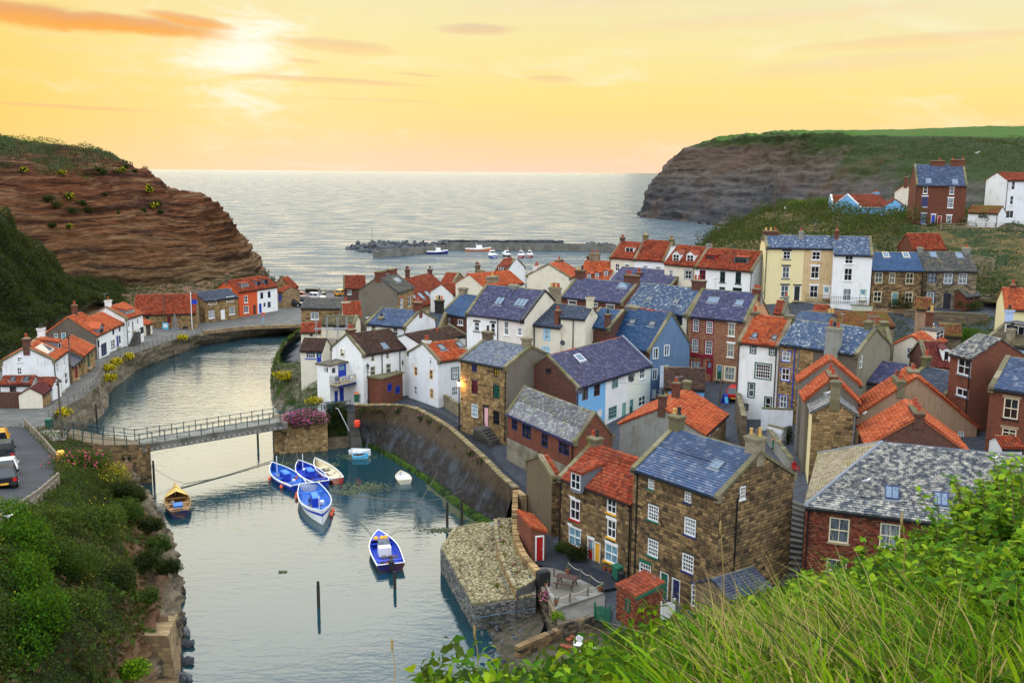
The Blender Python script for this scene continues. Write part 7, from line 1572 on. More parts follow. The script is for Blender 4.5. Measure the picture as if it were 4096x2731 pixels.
hboat('white wheelhouse fishing boat with orange buoys, largest in the harbour',1915,258,'B','W',9,(-.15,1)); hboat('black hulled fishing boat with orange gear between white and red boats',2048,255,'K','K',7,(-.5,1)); hboat('red hulled fishing boat with white wheelhouse in the outer harbour',2118,258,'R','R',7,(.1,1))
hboat('blue and red fishing boat at the end of the moored row',2186,256,'R','B',7,(.1,1)); hboat('blue fishing boat moored against the pier arm',1385,228,'V','B',8,(1,.25)); hboat('orange boat with white cuddy lying below the pier',1688,204,'O','O',10,(1,.05))
# mooring posts, buoys and lines
PST=paint((.035,.028,.022),.9)
for c,x,y,z0,h_,lb in (('F',63,555,-1,2.1,'near the footbridge pier'),('E',938,345,-1,2.2,'by the bridge abutment'),('P',732,1395,-1,2.0,'standing alone in open water'),('P',907,1352,-1,1.4,'at the motor boat stern'),('A',925,1050,-1,2.6,'under the lane wall, with gorse above'),('A',1362,885,-1,2.2,'farthest up the beck'),('A',762,1365,-1,2.6,'at the lane wall foot nearest the bridge'),('F',1546,1180,-1,2.2,'at the cobbled bastion corner'),('F',1660,1180,-1,2.5,'against the weedy harbour ledge')):
 p=atz(c,x,y,0); q=MB(); q.lathe([(.12,z0),(.12,h_-.3),(.10,h_-.28),(.11,h_),(.02,h_+.03)],PST,(0,0,0),8); o=q.build('mooring_post'); o.location=[float(v) for v in p]; tag(o,'dark timber mooring post '+lb,'post','mooring posts in the beck')
def rope(pts_,label,name='mooring_rope',r=.022,sag=.6,mat=ROPE,cat='rope'):
 q=MB(); L_=[]
 for a,b in zip(pts_[:-1],pts_[1:]):
  for k in range(9):f=k/8; p=np.array(a)*(1-f)+np.array(b)*f; p[2]-=sag*4*f*(1-f); p[2]=max(p[2],.02); L_.append(p)
 q.tube(L_,r,mat,4); return tag(q.build(name),label,cat)
rope([atz('F',308,390,3.2),atz('F',248,720,.8)],'taut mooring rope from the pier to the coble with the life ring',sag=.1); rope([atz('F',326,390,3.2),atz('F',385,700,.9)],'mooring rope from the pier to the coble with the white ring',sag=.5)
rope([atz('F',415,400,3.2),atz('F',525,690,.7)],'mooring rope from the pier to the white open boat',sag=.1); rope([atz('E',690,130,3.8),atz('E',920,345,.2)],'pale rope hanging from the abutment to the water',sag=.2)
rope([atz('F',1665,905,2.2),atz('F',1300,985,.1),atz('F',810,945,.05)],'long weedy rope from the harbour wall across the pool',sag=.3); rope([atz('F',1470,760,2.4),atz('F',1240,1120,.6),atz('F',1100,1240,.1),atz('F',1010,1262,.5)],'rope from the harbour wall to the motor boat bow',sag=.2)
rope([atz('F',600,850,.5),atz('F',700,930,.05),atz('F',1300,990,.05)],'weed hung chain trailing from the coble sterns',sag=.1); rope([atz('E',1660,215,.1),atz('E',1390,300,.05),atz('E',1100,380,.05)],'weedy chain lying across the water behind the navy coble',sag=.0,r=.05)
rope([atz('E',800,120,3.6),atz('E',1090,345,.3),atz('E',1360,310,.05)],'thin mooring line from the bridge abutment past the navy coble',sag=.6); rope([atz('F',1010,1262,.5),atz('F',850,1140,.05)],'short line from the motor boat bow to the water',sag=.2)
q=MB(); q.lathe([(.0,-.38),(.3,-.34),(.36,0),(.3,.34),(0,.38)],paint((.75,.06,.02)),(0,0,0),12); o=q.build('lifebuoy_cabinet'); o.location=[float(v) for v in atz('F',845,370,3.4)+(0,-.5,0)]; tag(o,'orange oval lifebuoy housing on the harbour wall by the steps','lifebuoy')
t=thing('lifebuoy_stand','orange lifebuoy on a blue post on the lifeboat quay','lifebuoy',atz('A',2065,570,2.1)); q=MB(); q.tube([(0,0,0),(0,0,1.5)],.05,pc('T'),6); q.build('post',t); q=MB(); q.tube([(.3*math.cos(a),0,1.65+.3*math.sin(a)) for a in np.linspace(0,2*math.pi,15)],.1,paint((.75,.08,.02)),6,False); q.build('ring',t)
# ------------------------------------------------------------------ cars
def car(name,label,p,hd,col,kind='hatch',L=4.1,Wd=1.72,Hh=1.5,group='parked cars',cat='car',pitch=0.0):
 t=thing(name,label,cat,p,math.atan2(hd[1],hd[0])-math.pi/2,group); t.rotation_euler[0]=pitch; cm=paint(col,.25,.03); w=Wd/2; gl=glass('dark'); bl=Hh*.56
 prof={'hatch':[(-.5,.30),(-.5,bl*.95),(-.46,bl),(.20,bl),(.44,bl*.85),(.5,bl*.6),(.5,.30)],'pickup':[(-.5,.45),(-.5,bl),(.18,bl),(.44,bl*.95),(.5,bl*.7),(.5,.45)],'box':[(-.5,.4),(-.5,bl),(.25,bl),(.47,bl*.97),(.5,bl*.8),(.5,.4)]}[kind]
 q=MB(); lo=[(-w,y*L,z) for y,z in prof]; mid_=[(w,y*L,z) for y,z in prof]; q.hexa(lo,mid_,cm); q.build('body',t)
 y0,y1={'hatch':(-.47,.24),'pickup':(-.12,.22),'box':(-.49,.24)}[kind]; s0,s1={'hatch':(.10,.16),'pickup':(.03,.12),'box':(.015,.08)}[kind]
 a=[(-w*.95,y0*L,bl),(w*.95,y0*L,bl),(w*.95,y1*L,bl),(-w*.95,y1*L,bl)]; b=[(-w*.76,(y0+s0)*L,Hh-.06),(w*.76,(y0+s0)*L,Hh-.06),(w*.76,(y1-s1)*L,Hh-.06),(-w*.76,(y1-s1)*L,Hh-.06)]
 q=MB(); q.hexa(a,b,gl); o=q.build('window_glass',t); q=MB(); q.hexa(b,[(p_[0]*.93,p_[1]*.96,Hh) for p_ in b],cm)
 for i in range(4):q.tube([a[i],b[i]],.06,cm,5)
 for sx in (-1,1):q.tube([(sx*w*.95,(y0*.35+y1*.65)*L-.5,bl),(sx*w*.77,(y0*.35+y1*.65)*L-.5,Hh-.06)],.05,cm,5)
 q.build('roof',t)
 for sx in (-1,1):
  for yy in (-.31,.31):
   q=MB(); r=.31 if kind=='hatch' else .37; n=14; C_=[(math.cos(2*math.pi*k/n)*r,math.sin(2*math.pi*k/n)*r) for k in range(n)]
   x0,x1=sx*(w-.18),sx*(w+.02); q.hexa([(x0,yy*L+c[0],r+c[1]) for c in C_],[(x1,yy*L+c[0],r+c[1]) for c in C_],pc('K')); wo_=q.build('wheel',t)
   q=MB(); q.hexa([(x1,yy*L+c[0]*.6,r+c[1]*.6) for c in C_],[(x1+sx*.02,yy*L+c[0]*.55,r+c[1]*.55) for c in C_],metal((.4,.4,.42))); q.build('rim',wo_)
  q=MB(); q.box(sx*w*.78-.13,sx*w*.78+.13,-.505*L,-.48*L,bl*.62,bl*.95,paint((.5,.015,.01),.3)); q.build('tail_light',t)
  q=MB(); q.box(sx*w*.7-.17,sx*w*.7+.17,.475*L,.503*L,bl*.62,bl*.8,glass('g')); q.build('headlight',t)
  q=MB(); q.box(sx*(w+.02)-.09,sx*(w+.02)+.09,y1*L-.35,y1*L-.2,bl,bl+.16,cm); q.build('mirror',t)
 q=MB(); q.box(-.26,.26,-.512*L,-.49*L,bl*.4,bl*.56,pc('Y')); q.box(-w*.96,w*.96,-.508*L,-.47*L,.3,.48,pc('K')); q.build('bumper',t)
 if kind=='box':
  q=MB(); C_=[(math.cos(2*math.pi*k/14)*.37,math.sin(2*math.pi*k/14)*.37) for k in range(14)]; q.hexa([(c[0]-.15,-.5*L-.01,bl+c[1]) for c in C_],[(c[0]-.15,-.5*L-.2,bl+c[1]) for c in C_][::1],pc('K')); q.build('spare_wheel',t)
  q=MB()
  for sx in (-.6,.6):q.tube([(sx,y0*L*.85,Hh+.08),(sx,y1*L*.5,Hh+.08)],.03,pc('K'),5)
  q.build('roof_rail',t)
 return t
zr_=lambda y:float(np.interp(y,[10,130,240,365,475],[4.5,5.2,6.4,8.1,9.3]))+.05
def rcar(label,x,y,col,kind,**k):
 p=atz('E',x,y,zr_(y)); p2=atz('E',x+6,y-60,zr_(y-60)); d=p2-p; d /= np.linalg.norm(d); car('parked_car',label,p+d*2.0,d[:2],col,kind,pitch=math.asin(d[2]),**k)
rcar('black hatchback with red tail lights, lowest of the row by the bank fence',30,392,(.012,.013,.018),'hatch'); rcar('silver saloon parked in front of the black hatchback',36,326,(.62,.62,.60),'hatch',Hh=1.42,L=4.5)
rcar('dark off road car with spare wheel on its back door',26,250,(.03,.035,.04),'box',Hh=1.95,L=4.3); rcar('yellow estate car with roof rails at the head of the parked row',-4,165,(.70,.33,.02),'box',Hh=1.85,L=4.3)
def qcar(label,x,y,x2,y2,col,kind='hatch',c='B',z=2.05,**k):p,p2=atz(c,x,y,z),atz(c,x2,y2,z); car('parked_car',label,(p+p2)/2,(p2-p)[:2],col,kind,**k)
qcar('black pickup truck parked beside the quayside pub',262,636,410,642,(.012,.013,.016),'pickup',L=5.1,Hh=1.75,cat='pickup'); qcar('white car on the quay car park',470,578,578,584,(.7,.7,.7)); qcar('dark green estate car with its back to the sea wall',448,556,585,562,(.02,.035,.03),'box',Hh=1.8,L=4.6)
qcar('red car parked by the sandstone store',368,572,455,578,(.4,.01,.02)); qcar('dark blue car half hidden behind the mossy stone house',385,606,470,612,(.02,.03,.06)); qcar('small yellow car at the brick cottage by the harbour mouth',700,556,728,548,(.75,.36,.02)); qcar('small red car in the cobbled street by the white house',1826,1386,1870,1330,(.42,.01,.015),c='C',z=6.15,L=3.7)
# ------------------------------------------------------------------ fences, poles and lamps
WF=paint((.22,.19,.15),.7,.5)
o_=[p+(p-q_)/np.linalg.norm(p-q_)*-.05+(0,0,0) for p,q_ in zip(outer[1:12],inner[1:12])]
railing('lane_fence','pale post and rail fence along the lane above the beck',[tuple(p*.985+q_*.015) for p,q_ in zip(outer[1:11],inner[1:11])],.95,1.7,(.9,.5),WF,False,.025,post=.055,cat='fence')
TIM=paint((.27,.22,.15),.85,.6)
railing('timber_fence','weathered timber fence between the parked cars and the bank',[tuple(p+(.25,0,0)) for p in ROADR[3:]],.95,1.7,(.9,.5),TIM,False,.05,post=.09,cat='fence')
railing('timber_fence','weathered timber rail along the road bend by the rose bush',[tuple(p+(.15,0,0)) for p in ROADR[:3]],.85,1.7,(.8,),TIM,False,.05,post=.08,cat='fence')
HF=[atz('D',1700,818,21.0),atz('D',1920,815,21.2),atz('D',2225,812,21.2),atz('D',2320,850,20.4),atz('D',2420,905,19.6)]
railing('hill_fence','grey post and rail fence on the hill in front of the white outhouse',[tuple(p) for p in HF],1.05,2.0,(1.0,.6,.25),TIM,False,.05,post=.08,cat='fence')
fe=[aty('D',x,y,Y) for x,y,Y in ((575,62,735),(830,80,650),(1200,76,600),(1600,62,560),(2000,42,540),(2352,22,530))]
railing('field_fence','line of fence posts along the edge of the green field on the headland',[tuple(p) for p in fe],1.6,7.5,(1.3,),TIM,False,.05,post=.16,cat='fence')
railing('terrace_railing','black spiked railings on the terrace of the yellow and tan houses',[tuple(atz('D',392,1368,13.0)),tuple(atz('D',545,1372,13)),tuple(atz('D',605,1376,13)),tuple(atz('D',835,1388,13))],1.0,.3,(.95,.15),pc('K'),False,.02,.018)
railing('terrace_railing','black spiked railings in front of the white terrace house',[tuple(atz('D',842,1396,13.0)),tuple(atz('D',1150,1412,13))],1.0,.3,(.95,.15),pc('K'),False,.02,.018)
railing('shutter_fence','brown board fence of the whitewashed cottage yard',[tuple(atz('A',5,1240,4.1)),tuple(atz('A',205,1240,4.1))],1.9,.22,(1.85,.3),pc('N'),False,.04,post=.1,cat='fence')
def pole(c,x,y,z,ytop,label,r=.13,arm=True):
 p=atz(c,x,y,z); top=aty(c,x,ytop,p[1])[2]-z; t=thing('telegraph_pole',label,'pole',p,0,'telegraph poles'); q=MB(); q.tube([(0,0,-.5),(0,0,top)],[r,r*.7],paint((.10,.075,.05),.9),8); q.build('shaft',t)
 if arm:q=MB(); q.box(-.3,.3,-.05,.05,top-.35,top-.25,PST); q.box(-.12,.12,-.2,-.1,top-.6,top-.4,PST); q.build('cross_arm',t)
pole('A',487,1475,4.2,1010,'tall telegraph pole at the bridge end of the lane'); pole('A',562,1050,3.9,655,'telegraph pole in front of the stone cottage with green door',.11); pole('A',1293,640,2.1,345,'dark pole against the lifeboat station wall',.1,False); pole('D',393,710,21,365,'lone telegraph pole on the hill crest',.17); pole('D',683,690,21.5,575,'short post among the hilltop bushes',.16,False); pole('C',1722,1400,6,1205,'pole beside the light blue gable in the street',.1,False)
t=thing('flagpole','white flagpole with blue flag at the lifeboat station','flagpole',atz('A',1508,640,2.1)); q=MB(); q.tube([(0,0,0),(0,0,7.2)],.07,pc('W'),6); q.build('shaft',t); q=MB()
for k in range(4):q.face([(.1+.25*k,.05*math.sin(k*2),5.0),(.35+.25*k,.05*math.sin(k*2+2),5.0),(.35+.25*k,.05*math.sin(k*2+2),5.8),(.1+.25*k,.05*math.sin(k*2),5.8)],pc('B'))
q.build('flag',t)
def lamp(c,x,y,z,ytop,label,lit=False):
 p=atz(c,x,y,z); h_=float(aty(c,x,ytop,p[1])[2]-z); t=thing('street_lamp',label,'street lamp',p,0,'black street lamps'); q=MB(); q.lathe([(.12,0),(.12,.5),(.07,.6),(.05,h_-.8),(.09,h_-.78)],pc('K'),(0,0,0),8); q.tube([(-.3,0,h_-1.0),(.3,0,h_-1.0)],.025,pc('K'),5); q.build('column',t)
 q=MB(); q.lathe([(.1,h_-.76),(.2,h_-.3),(.24,h_-.28),(.06,h_-.05),(.03,h_+.08)],pc('K'),(0,0,0),6); o=q.build('lantern',t); q=MB(); m=glass('g')
 if lit:
  m=bpy.data.materials.new('lit_lamp'); m.use_nodes=True; bs=m.node_tree.nodes['Principled BSDF']; bs.inputs['Emission Color'].default_value=(1,.5,.12,1); bs.inputs['Emission Strength'].default_value=9
  ld=bpy.data.lights.new('lamp_glow','POINT'); ld.energy=120; ld.color=(1,.55,.18); ld.shadow_soft_size=.25; lo=bpy.data.objects.new('lamp_glow',ld); COL.objects.link(lo); lo.parent=t; lo.location=(-.0,-.45,h_-.5)
 q.lathe([(.115,h_-.74),(.215,h_-.32)],m,(0,0,0),6); q.build('pane',o)
lamp('B',928,1400,4.1,1085,'black street lamp in front of the white harbour house'); lamp('F',1640,428,3.9,30,'lit street lamp glowing orange beside the golden stone house',True); lamp('D',715,868,19,755,'street lamp on the slope above the yellow terrace'); lamp('D',2276,785,21.2,505,'street lamp by the big white gable house on the hill')
# ------------------------------------------------------------------ harbour house balcony, scaffolding, outside stair, door steps
p0,p1=atz('B',628,1248,7.0-.1),atz('B',842,1222,6.9); ann=HOUSES['white flat roofed annexe with blue doors and a balcony over the footbridge']; ro=ann[0]; Lx=ann[1]
bal=thing('balcony','timber balcony with dark railing and bunting on the white annexe','balcony',ro.location,ro.rotation_euler[2]); zb_=ann[3]-2.15
for k in range(8):q=MB(); q.box(-.1,Lx+1.2,-1.5+k*.185,-1.5+k*.185+.175,zb_,zb_+.07,paint((.45,.36,.22),.8)); q.build('plank',bal)
q=MB(); q.box(-.15,Lx+1.25,-1.56,-1.51,zb_-.25,zb_+.08,pc('V')); q.build('fascia',bal)
railing('','',[(-.05,-.05,zb_+.07),(-.05,-1.45,zb_+.07),(Lx+1.15,-1.45,zb_+.07),(Lx+1.15,-.05,zb_+.07)],.95,.16,(.92,),RAILC,False,.022,.014,parent=bal)
q=MB()
for k in range(9):x=-.0+k*(Lx+1.1)/9; q.face([(x,-1.52,zb_+.85),(x+.28,-1.52,zb_+.85),(x+.14,-1.53,zb_+.5)],pc('YGRBW'[k%5]))
o=q.build('bunting'); o.parent=None; o.location=ro.location; o.rotation_euler=ro.rotation_euler; tag(o,'string of coloured bunting along the annexe balcony rail','bunting')
def chair(name,label,p,rz,mat,group=None):
 t=thing(name,label,'chair',p,rz,group); q=MB(); q.box(-.22,.22,-.22,.22,.40,.44,mat); q.build('seat',t); q=MB()
 for k in range(5):q.box(-.2+k*.09,-.15+k*.09,.2,.24,.44,.86-.02*(k-2)**2,mat)
 q.tube([(-.22,.22,.44),(-.22,.24,.78),(-.12,.25,.88),(.12,.25,.88),(.22,.24,.78),(.22,.22,.44)],.028,mat,5); q.build('backrest',t)
 for x,y in ((-.2,-.2),(.2,-.2),(-.2,.2),(.2,.2)):q=MB(); q.tube([(x,y,.42),(x*1.12,y*1.15,0)],.03,mat,5); q.build('leg',t)
 for x in (-.24,.24):q=MB(); q.tube([(x,.2,.64),(x,-.16,.64),(x,-.2,.42)],.025,mat,5); q.build('arm',t)
chair('garden_chair','white plastic garden chair beside the stacked flower pots',atz('J',1155,1320,1.0),-.4,pc('W')); chair('garden_chair','white plastic garden chair half hidden by the mosaic table and shrubs',atz('J',1275,1340,1.0),1.6,pc('W'))
def on_house(label,x,y,z):r=HOUSES[label][0]; a=r.rotation_euler[2]; c,s=math.cos(a),math.sin(a); return (r.location[0]+x*c-y*s,r.location[1]+x*s+y*c,z)
chair('balcony_chair','dark blue chair on the annexe balcony',on_house('white flat roofed annexe with blue doors and a balcony over the footbridge',.6,-.7,zb_+.08),.4,pc('V')); chair('red_chair','bright red folding chair in the alley beside the golden gable',atz('I',560,1550,6.4),.5,pc('R'))
sc=thing('scaffolding','grey tube scaffolding with board decks around the cream house','scaffolding',HOUSES['cream house under scaffolding with mossy tiled roof'][0].location,HOUSES['cream house under scaffolding with mossy tiled roof'][0].rotation_euler[2]); SM=metal((.35,.36,.38),.5); hz=HOUSES['cream house under scaffolding with mossy tiled roof']
for x in (-.6,.8,2.2,3.4):
 for y in (-1.3,-.4):q=MB(); q.tube([(x,y,4),(x,y,hz[3]+1.2)],.045,SM,5); q.build('pole',sc)
for z in (5.8,7.5,9.2,10.4):
 for y in (-1.3,-.4):q=MB(); q.tube([(-.9,y,z),(3.7,y,z)],.045,SM,5); q.build('ledger',sc)
 for k in range(3):
  if z<10:q=MB(); q.box(-.8,3.6,-1.25+k*.27,-1.0+k*.27,z+.05,z+.1,paint((.42,.33,.2),.8)); q.build('plank',sc)
q=MB(); q.tube([(-.6,-1.3,5.8),(.8,-1.3,7.5)],.045,SM,5); q.tube([(3.4,-1.3,4.2),(2.2,-1.3,7.5)],.045,SM,5); q.build('brace',sc)
hz=HOUSES['tall white house with white chimney, wide roof dormer and outside stair']; st=thing('outside_stair','outside stair with black landing on the tall white house','stairs',hz[0].location,hz[0].rotation_euler[2])
for k in range(8):q=MB(); q.box(.4+k*.28,.68+k*.28,-1.05,-.06,2.5,3.3+(k+1)*.22,sm_); q.build('step',st)
q=MB(); q.box(2.64,3.7,-1.1,-.06,4.9,5.06,pc('K')); q.box(2.7,3.7,-1.1,-1.04,5.06,5.9,pc('K')); q.box(.4,.46,-1.1,-1.02,3.4,4.3,pc('K')); q.tube([(.43,-1.06,4.25),(2.7,-1.06,5.9)],.04,pc('K'),5); q.build('landing',st)
hz=HOUSES['tall golden stone house with pink door and brightly coloured blinds']; st=thing('door_steps','stone steps with black railing up to the pink door','steps',hz[0].location,hz[0].rotation_euler[2])
for k in range(5):q=MB(); q.box(3.9+k*.3,5.6-.0,-1.3,-.06,3.2,5.1-k*.26,sm_) if False else q.box(3.2,4.5+k*.3,-1.35,-.06,3.0+.004*k,5.0-k*.24,sm_); q.build('step',st)
railing('','',[(3.22,-.15,5.0),(3.22,-1.3,5.0),(4.5,-1.3,5.0),(5.7,-1.3,4.1)],.95,.2,(.92,),pc('K'),False,.022,.016,parent=st)
# ------------------------------------------------------------------ sheds by the path
def lean(name,label,a,b,dvec,h_,mat,rm,fac,kind='pantile',n_s=0,door_=None,win=None,lip=None,cat='shed'):
 """a->b front foot line, dvec depth, h_ four wall heights at a, b, b+d, a+d"""
 ex=b-a; L=float(np.linalg.norm(ex[:2])); ex=ex/L; ey=np.array([-ex[1],ex[0],0]); D=dvec; t=thing(name,label,cat,a,math.atan2(ex[1],ex[0])); q=MB(); P=[(0,0),(L,0),(L,D),(0,D)]
 q.hexa([(*p,-.4) for p in P],[(*p,z) for p,z in zip(P,h_)],mat); w_=q.build('wall',t)
 up=[(-.1,-.12),(L+.12,-.12),(L+.12,D+.1),(-.1,D+.1)]; q=MB(); q.hexa([(*p,z+.003) for p,z in zip(up,h_)],[(*p,z+.09) for p,z in zip(up,h_)],rm); r_=q.build('roof',t)
 return t,w_,r_,L
rd_a,rd_b=atz('J',798,652,2.22),atz('J',908,640,2.22)
t,w_,r_,L=lean('shed','little brick shed with red door and sloping orange roof by the garden wall',rd_a,rd_b,3.6,(2.7,2.15,2.15,2.7),BRL,TILE['orange'],None)
F_=frame_matrix((0,0,0),(1,0,0),(0,1,0),(0,0,1)); door(t,F_,L*.28,L*.86,.05,2.0,'RW pl n',recess=-.06)
sl_=math.hypot(L+.2,.55); roof_tiles(r_,'tile',frame_matrix((L+.12,-.12,2.24),(0,1,0),(-(L+.2)/sl_,0,.55/sl_),(.55/sl_,0,(L+.2)/sl_)),3.8,sl_,'pantile',TILE['orange'])
bs_a,bs_m,bs_b=atz('J',1358,1140,1.75),atz('J',1580,1182,1.75),atz('J',1788,1085,2.1)
Dd=float(np.linalg.norm((bs_m-bs_a)[:2])); t,w_,r_,L=lean('shed','dark red brick shed with old pantiles and green barge board',bs_m,np.array([bs_b[0],bs_b[1],1.75]),Dd,(2.35,2.85,2.85,2.35),MORT,TILE['mossy'],None)
for Mx,Wx in ((F_,L),(frame_matrix((0,Dd,0),(0,-1,0),(1,0,0),(0,0,1)),Dd)):
 bl=courses(Wx,0,2.33,(.075,.08),(.2,.25),.006,[(1.0,1.5,1.1,1.95)] if Wx==Dd else [],None,(.012,.022)); RND.shuffle(bl); lay_blocks('brick',bl,Mx,STONE['brick'],w_,150)
window(t,frame_matrix((0,Dd,0),(0,-1,0),(1,0,0),(0,0,1)),1.02,1.48,1.12,1.93,'G11',recess=-.01)
q=MB(); q.hexa([(-.05,-.14,2.2),(L+.1,-.14,2.72),(L+.1,-.10,2.72),(-.05,-.10,2.2)],[(-.05,-.14,2.42),(L+.1,-.14,2.93),(L+.1,-.10,2.93),(-.05,-.10,2.42)],pc('G')); q.build('barge_board',t)
sl_=math.hypot(L+.2,.5); roof_tiles(r_,'tile',frame_matrix((-.1,Dd+.1,2.45),(0,-1,0),((L+.2)/sl_,0,.5/sl_),(-.5/sl_,0,(L+.2)/sl_)),Dd+.2,sl_,'pantile',TILE['old'])
# ------------------------------------------------------------------ patio furniture, bins, pots
t=thing('picnic_table','dark brown timber picnic table on the patio','picnic table',atz('J',1068,838,2.25),-.35); TB=paint((.07,.03,.022),.7,.4)
for k in range(5):q=MB(); q.box(-.75,.75,-.37+k*.15,-.235+k*.15,.72,.76,TB); q.build('plank',t)
for sy in (-.75,.62):
 q=MB(); q.box(-.75,.75,sy,sy+.14,.42,.46,TB); q.build('bench',t)
for sx in (-.55,.55):
 for sy in (-1,1):q=MB(); q.tube([(sx,sy*.25,.72),(sx,sy*.62,0)],.045,TB,4); q.build('leg',t)
 q=MB(); q.box(sx-.03,sx+.03,-.75,.75,.36,.42,TB); q.box(sx-.03,sx+.03,-.35,.35,.66,.72,TB); q.build('bearer',t)
t=thing('barbecue','black covered barbecue at the patio corner by the wall','barbecue',atz('J',890,830,2.25),.5); q=MB(); q.hexa([(-.4,-.3,0),(.4,-.3,0),(.4,.3,0),(-.4,.3,0)],[(-.45,-.3,1.0),(.45,-.3,1.0),(.45,.25,1.05),(-.45,.25,1.05)],pc('K')); q.build('cover',t); q=MB(); q.hexa([(-.38,-.25,1.06),(.38,-.25,1.06),(.38,.22,1.06),(-.38,.22,1.06)],[(-.3,-.1,1.2),(.3,-.1,1.2),(.3,.1,1.2),(-.3,.1,1.2)],pc('K')); q.build('lid',t)
bp_=[(973,760),(1080,712),(1175,770),(1245,808),(1345,868),(1228,905),(1092,950),(982,985),(915,880)]; bw_=[atz('J',x,y,2.25) for x,y in bp_]
for k,p in enumerate(bw_):
 q=MB(); q.lathe([(.06,0),(.06,.6),(.04,.64),(.0,.66)],paint((.12,.10,.07),.9),(0,0,0),7); o=q.build('patio_post'); o.location=[float(v) for v in p]; tag(o,'short timber rope post '+['beside the covered barbecue','with the geranium pot at its foot','on the path side behind the picnic table','on the path side nearest the wheelie bin','at the patio corner by the brick shed','on the ramp side close to the corner','on the ramp side in front of the picnic table','with the tall pot plant at the ramp end','by the pink flowers on the wall'][k],'post','rope posts round the patio')
rope([p+(0,0,.55) for p in bw_[1:5]],'rope slung between the patio posts on the path side',sag=.14,r=.02,mat=paint((.5,.45,.36))); rope([p+(0,0,.55) for p in bw_[4:]],'rope slung between the patio posts on the ramp side',sag=.14,r=.02,mat=paint((.5,.45,.36)))
POTM=paint((.30,.085,.04),.85,.3); GL_=pieces('pot_plant_leaf',((0,(.02,.07,.01)),(1,(.06,.14,.02))),.6,5)
def pot(p,label,s=.22,plant=True,grp='flower pots'):
 t=thing('flower_pot',label,'flower pot',p,0,grp); q=MB(); q.lathe([(s*.65,0),(s*.95,s*1.5),(s*1.08,s*1.5),(s*1.08,s*1.8),(s*.85,s*1.8),(s*.8,s*1.5)],POTM,(0,0,0),10); q.build('pot',t)
 if plant:leaf_ball('plant',np.array([0,0,s*2.2]),(s*1.3,s*1.3,s*1.1),60,s*.55,GL_,t)
BINS=[(1450,775,'dark green wheelie bin in front of the yellow door cottage','G','G'),]
def bin_(p,label,body,lid,rz=0,s=1.0):
 t=thing('wheelie_bin',label,'wheelie bin',p,rz); q=MB(); q.hexa([(-.22*s,-.25,.05),(.22*s,-.25,.05),(.22*s,.25,.05),(-.22*s,.25,.05)],[(-.29*s,-.32,.98),(.29*s,-.32,.98),(.29*s,.3,.98),(-.29*s,.3,.98)],pc(body)); q.build('body',t)
 q=MB(); q.hexa([(-.31*s,-.36,.985),(.31*s,-.36,.985),(.31*s,.33,.985),(-.31*s,.33,.985)],[(-.27*s,-.3,1.06),(.27*s,-.3,1.06),(.27*s,.32,1.1),(-.27*s,.32,1.1)],pc(lid)); q.build('lid',t)
 for sx in (-.25,.25):q=MB(); q.tube([(sx-.03,.3,.1),(sx+.03,.3,.1)],.1,pc('K'),8); q.build('wheel',t)
bin_(atz('J',1452,785,2.3),'dark green wheelie bin in front of the yellow door cottage','G','G',.6); bin_(atz('B',835,1385,4.15),'green bin with orange lid at the white harbour house','G','O',.2); bin_(atz('I',410,1375,6.1),'green bin with orange lid in the whitewashed yard','G','O',.3); bin_(atz('A',385,1398,4.3),'dark teal bin on the pavement at the bridge end','E','E',.1); bin_(atz('K',250,945,2.7),'blue bin at the foot of the long steps','B','B',.4)
t=thing('dustbin','round black dustbin beside the green wheelie bin','dustbin',atz('J',1482,800,2.3)); q=MB(); q.lathe([(.2,0),(.26,.6),(.28,.62),(.28,.68)],pc('K'),(0,0,0),12); q.build('body',t); q=MB(); q.lathe([(.29,.685),(.24,.76),(.05,.8),(0,.81)],pc('K'),(0,0,0),12); q.build('lid',t)
t=thing('grit_bin','yellow grit bin by the road bend above the rose bush','grit bin',atz('E',372,225,6.3),.4); q=MB(); q.hexa([(-.26,-.22,0),(.26,-.22,0),(.26,.22,0),(-.26,.22,0)],[(-.3,-.28,.7),(.3,-.28,.7),(.3,.28,.8),(-.3,.28,.8)],pc('Y')); q.build('body',t); q=MB(); q.hexa([(-.32,-.3,.71),(.32,-.3,.71),(.32,.3,.81),(-.32,.3,.81)],[(-.22,-.15,.95),(.22,-.15,.95),(.22,.25,1.0),(-.22,.25,1.0)],pc('Y')); q.build('lid',t)
def gate(name,label,p,rz,w,h_,mat):
 t=thing(name,label,'gate',p,rz); n=7
 for k in range(n):q=MB(); q.box(w*k/n+.01,w*(k+1)/n-.02,-.015,.015,.08,h_-.12*abs(k-3)/3,mat); q.build('slat',t)
 q=MB(); q.box(0,w,.016,.05,.2,.3,mat); q.box(0,w,.016,.05,h_*.7,h_*.7+.1,mat); q.box(-.1,-.002,-.06,.06,0,h_+.15,mat); q.box(w+.002,w+.1,-.06,.06,0,h_+.15,mat); q.build('frame',t)
gate('garden_gate','white picket gate beside the dark red brick shed',atz('J',1782,1100,2.0),.45,.95,1.25,pc('W')); gate('garden_gate','green picket gate at the end of the concrete ramp',atz('J',1285,1100,1.6),-.5,.95,1.2,pc('G'))
t=thing('sandwich_board','blue pavement sign by the light blue gable','sign',atz('C',1762,1400,6.1),.6)
for sy in (-1,1):q=MB(); q.hexa([(-.3,sy*.28,0),(.3,sy*.28,0),(.3,sy*.32,0),(-.3,sy*.32,0)],[(-.3,sy*.02,1.1),(.3,sy*.02,1.1),(.3,sy*.06,1.1),(-.3,sy*.06,1.1)],pc('B')); q.build('board',t)
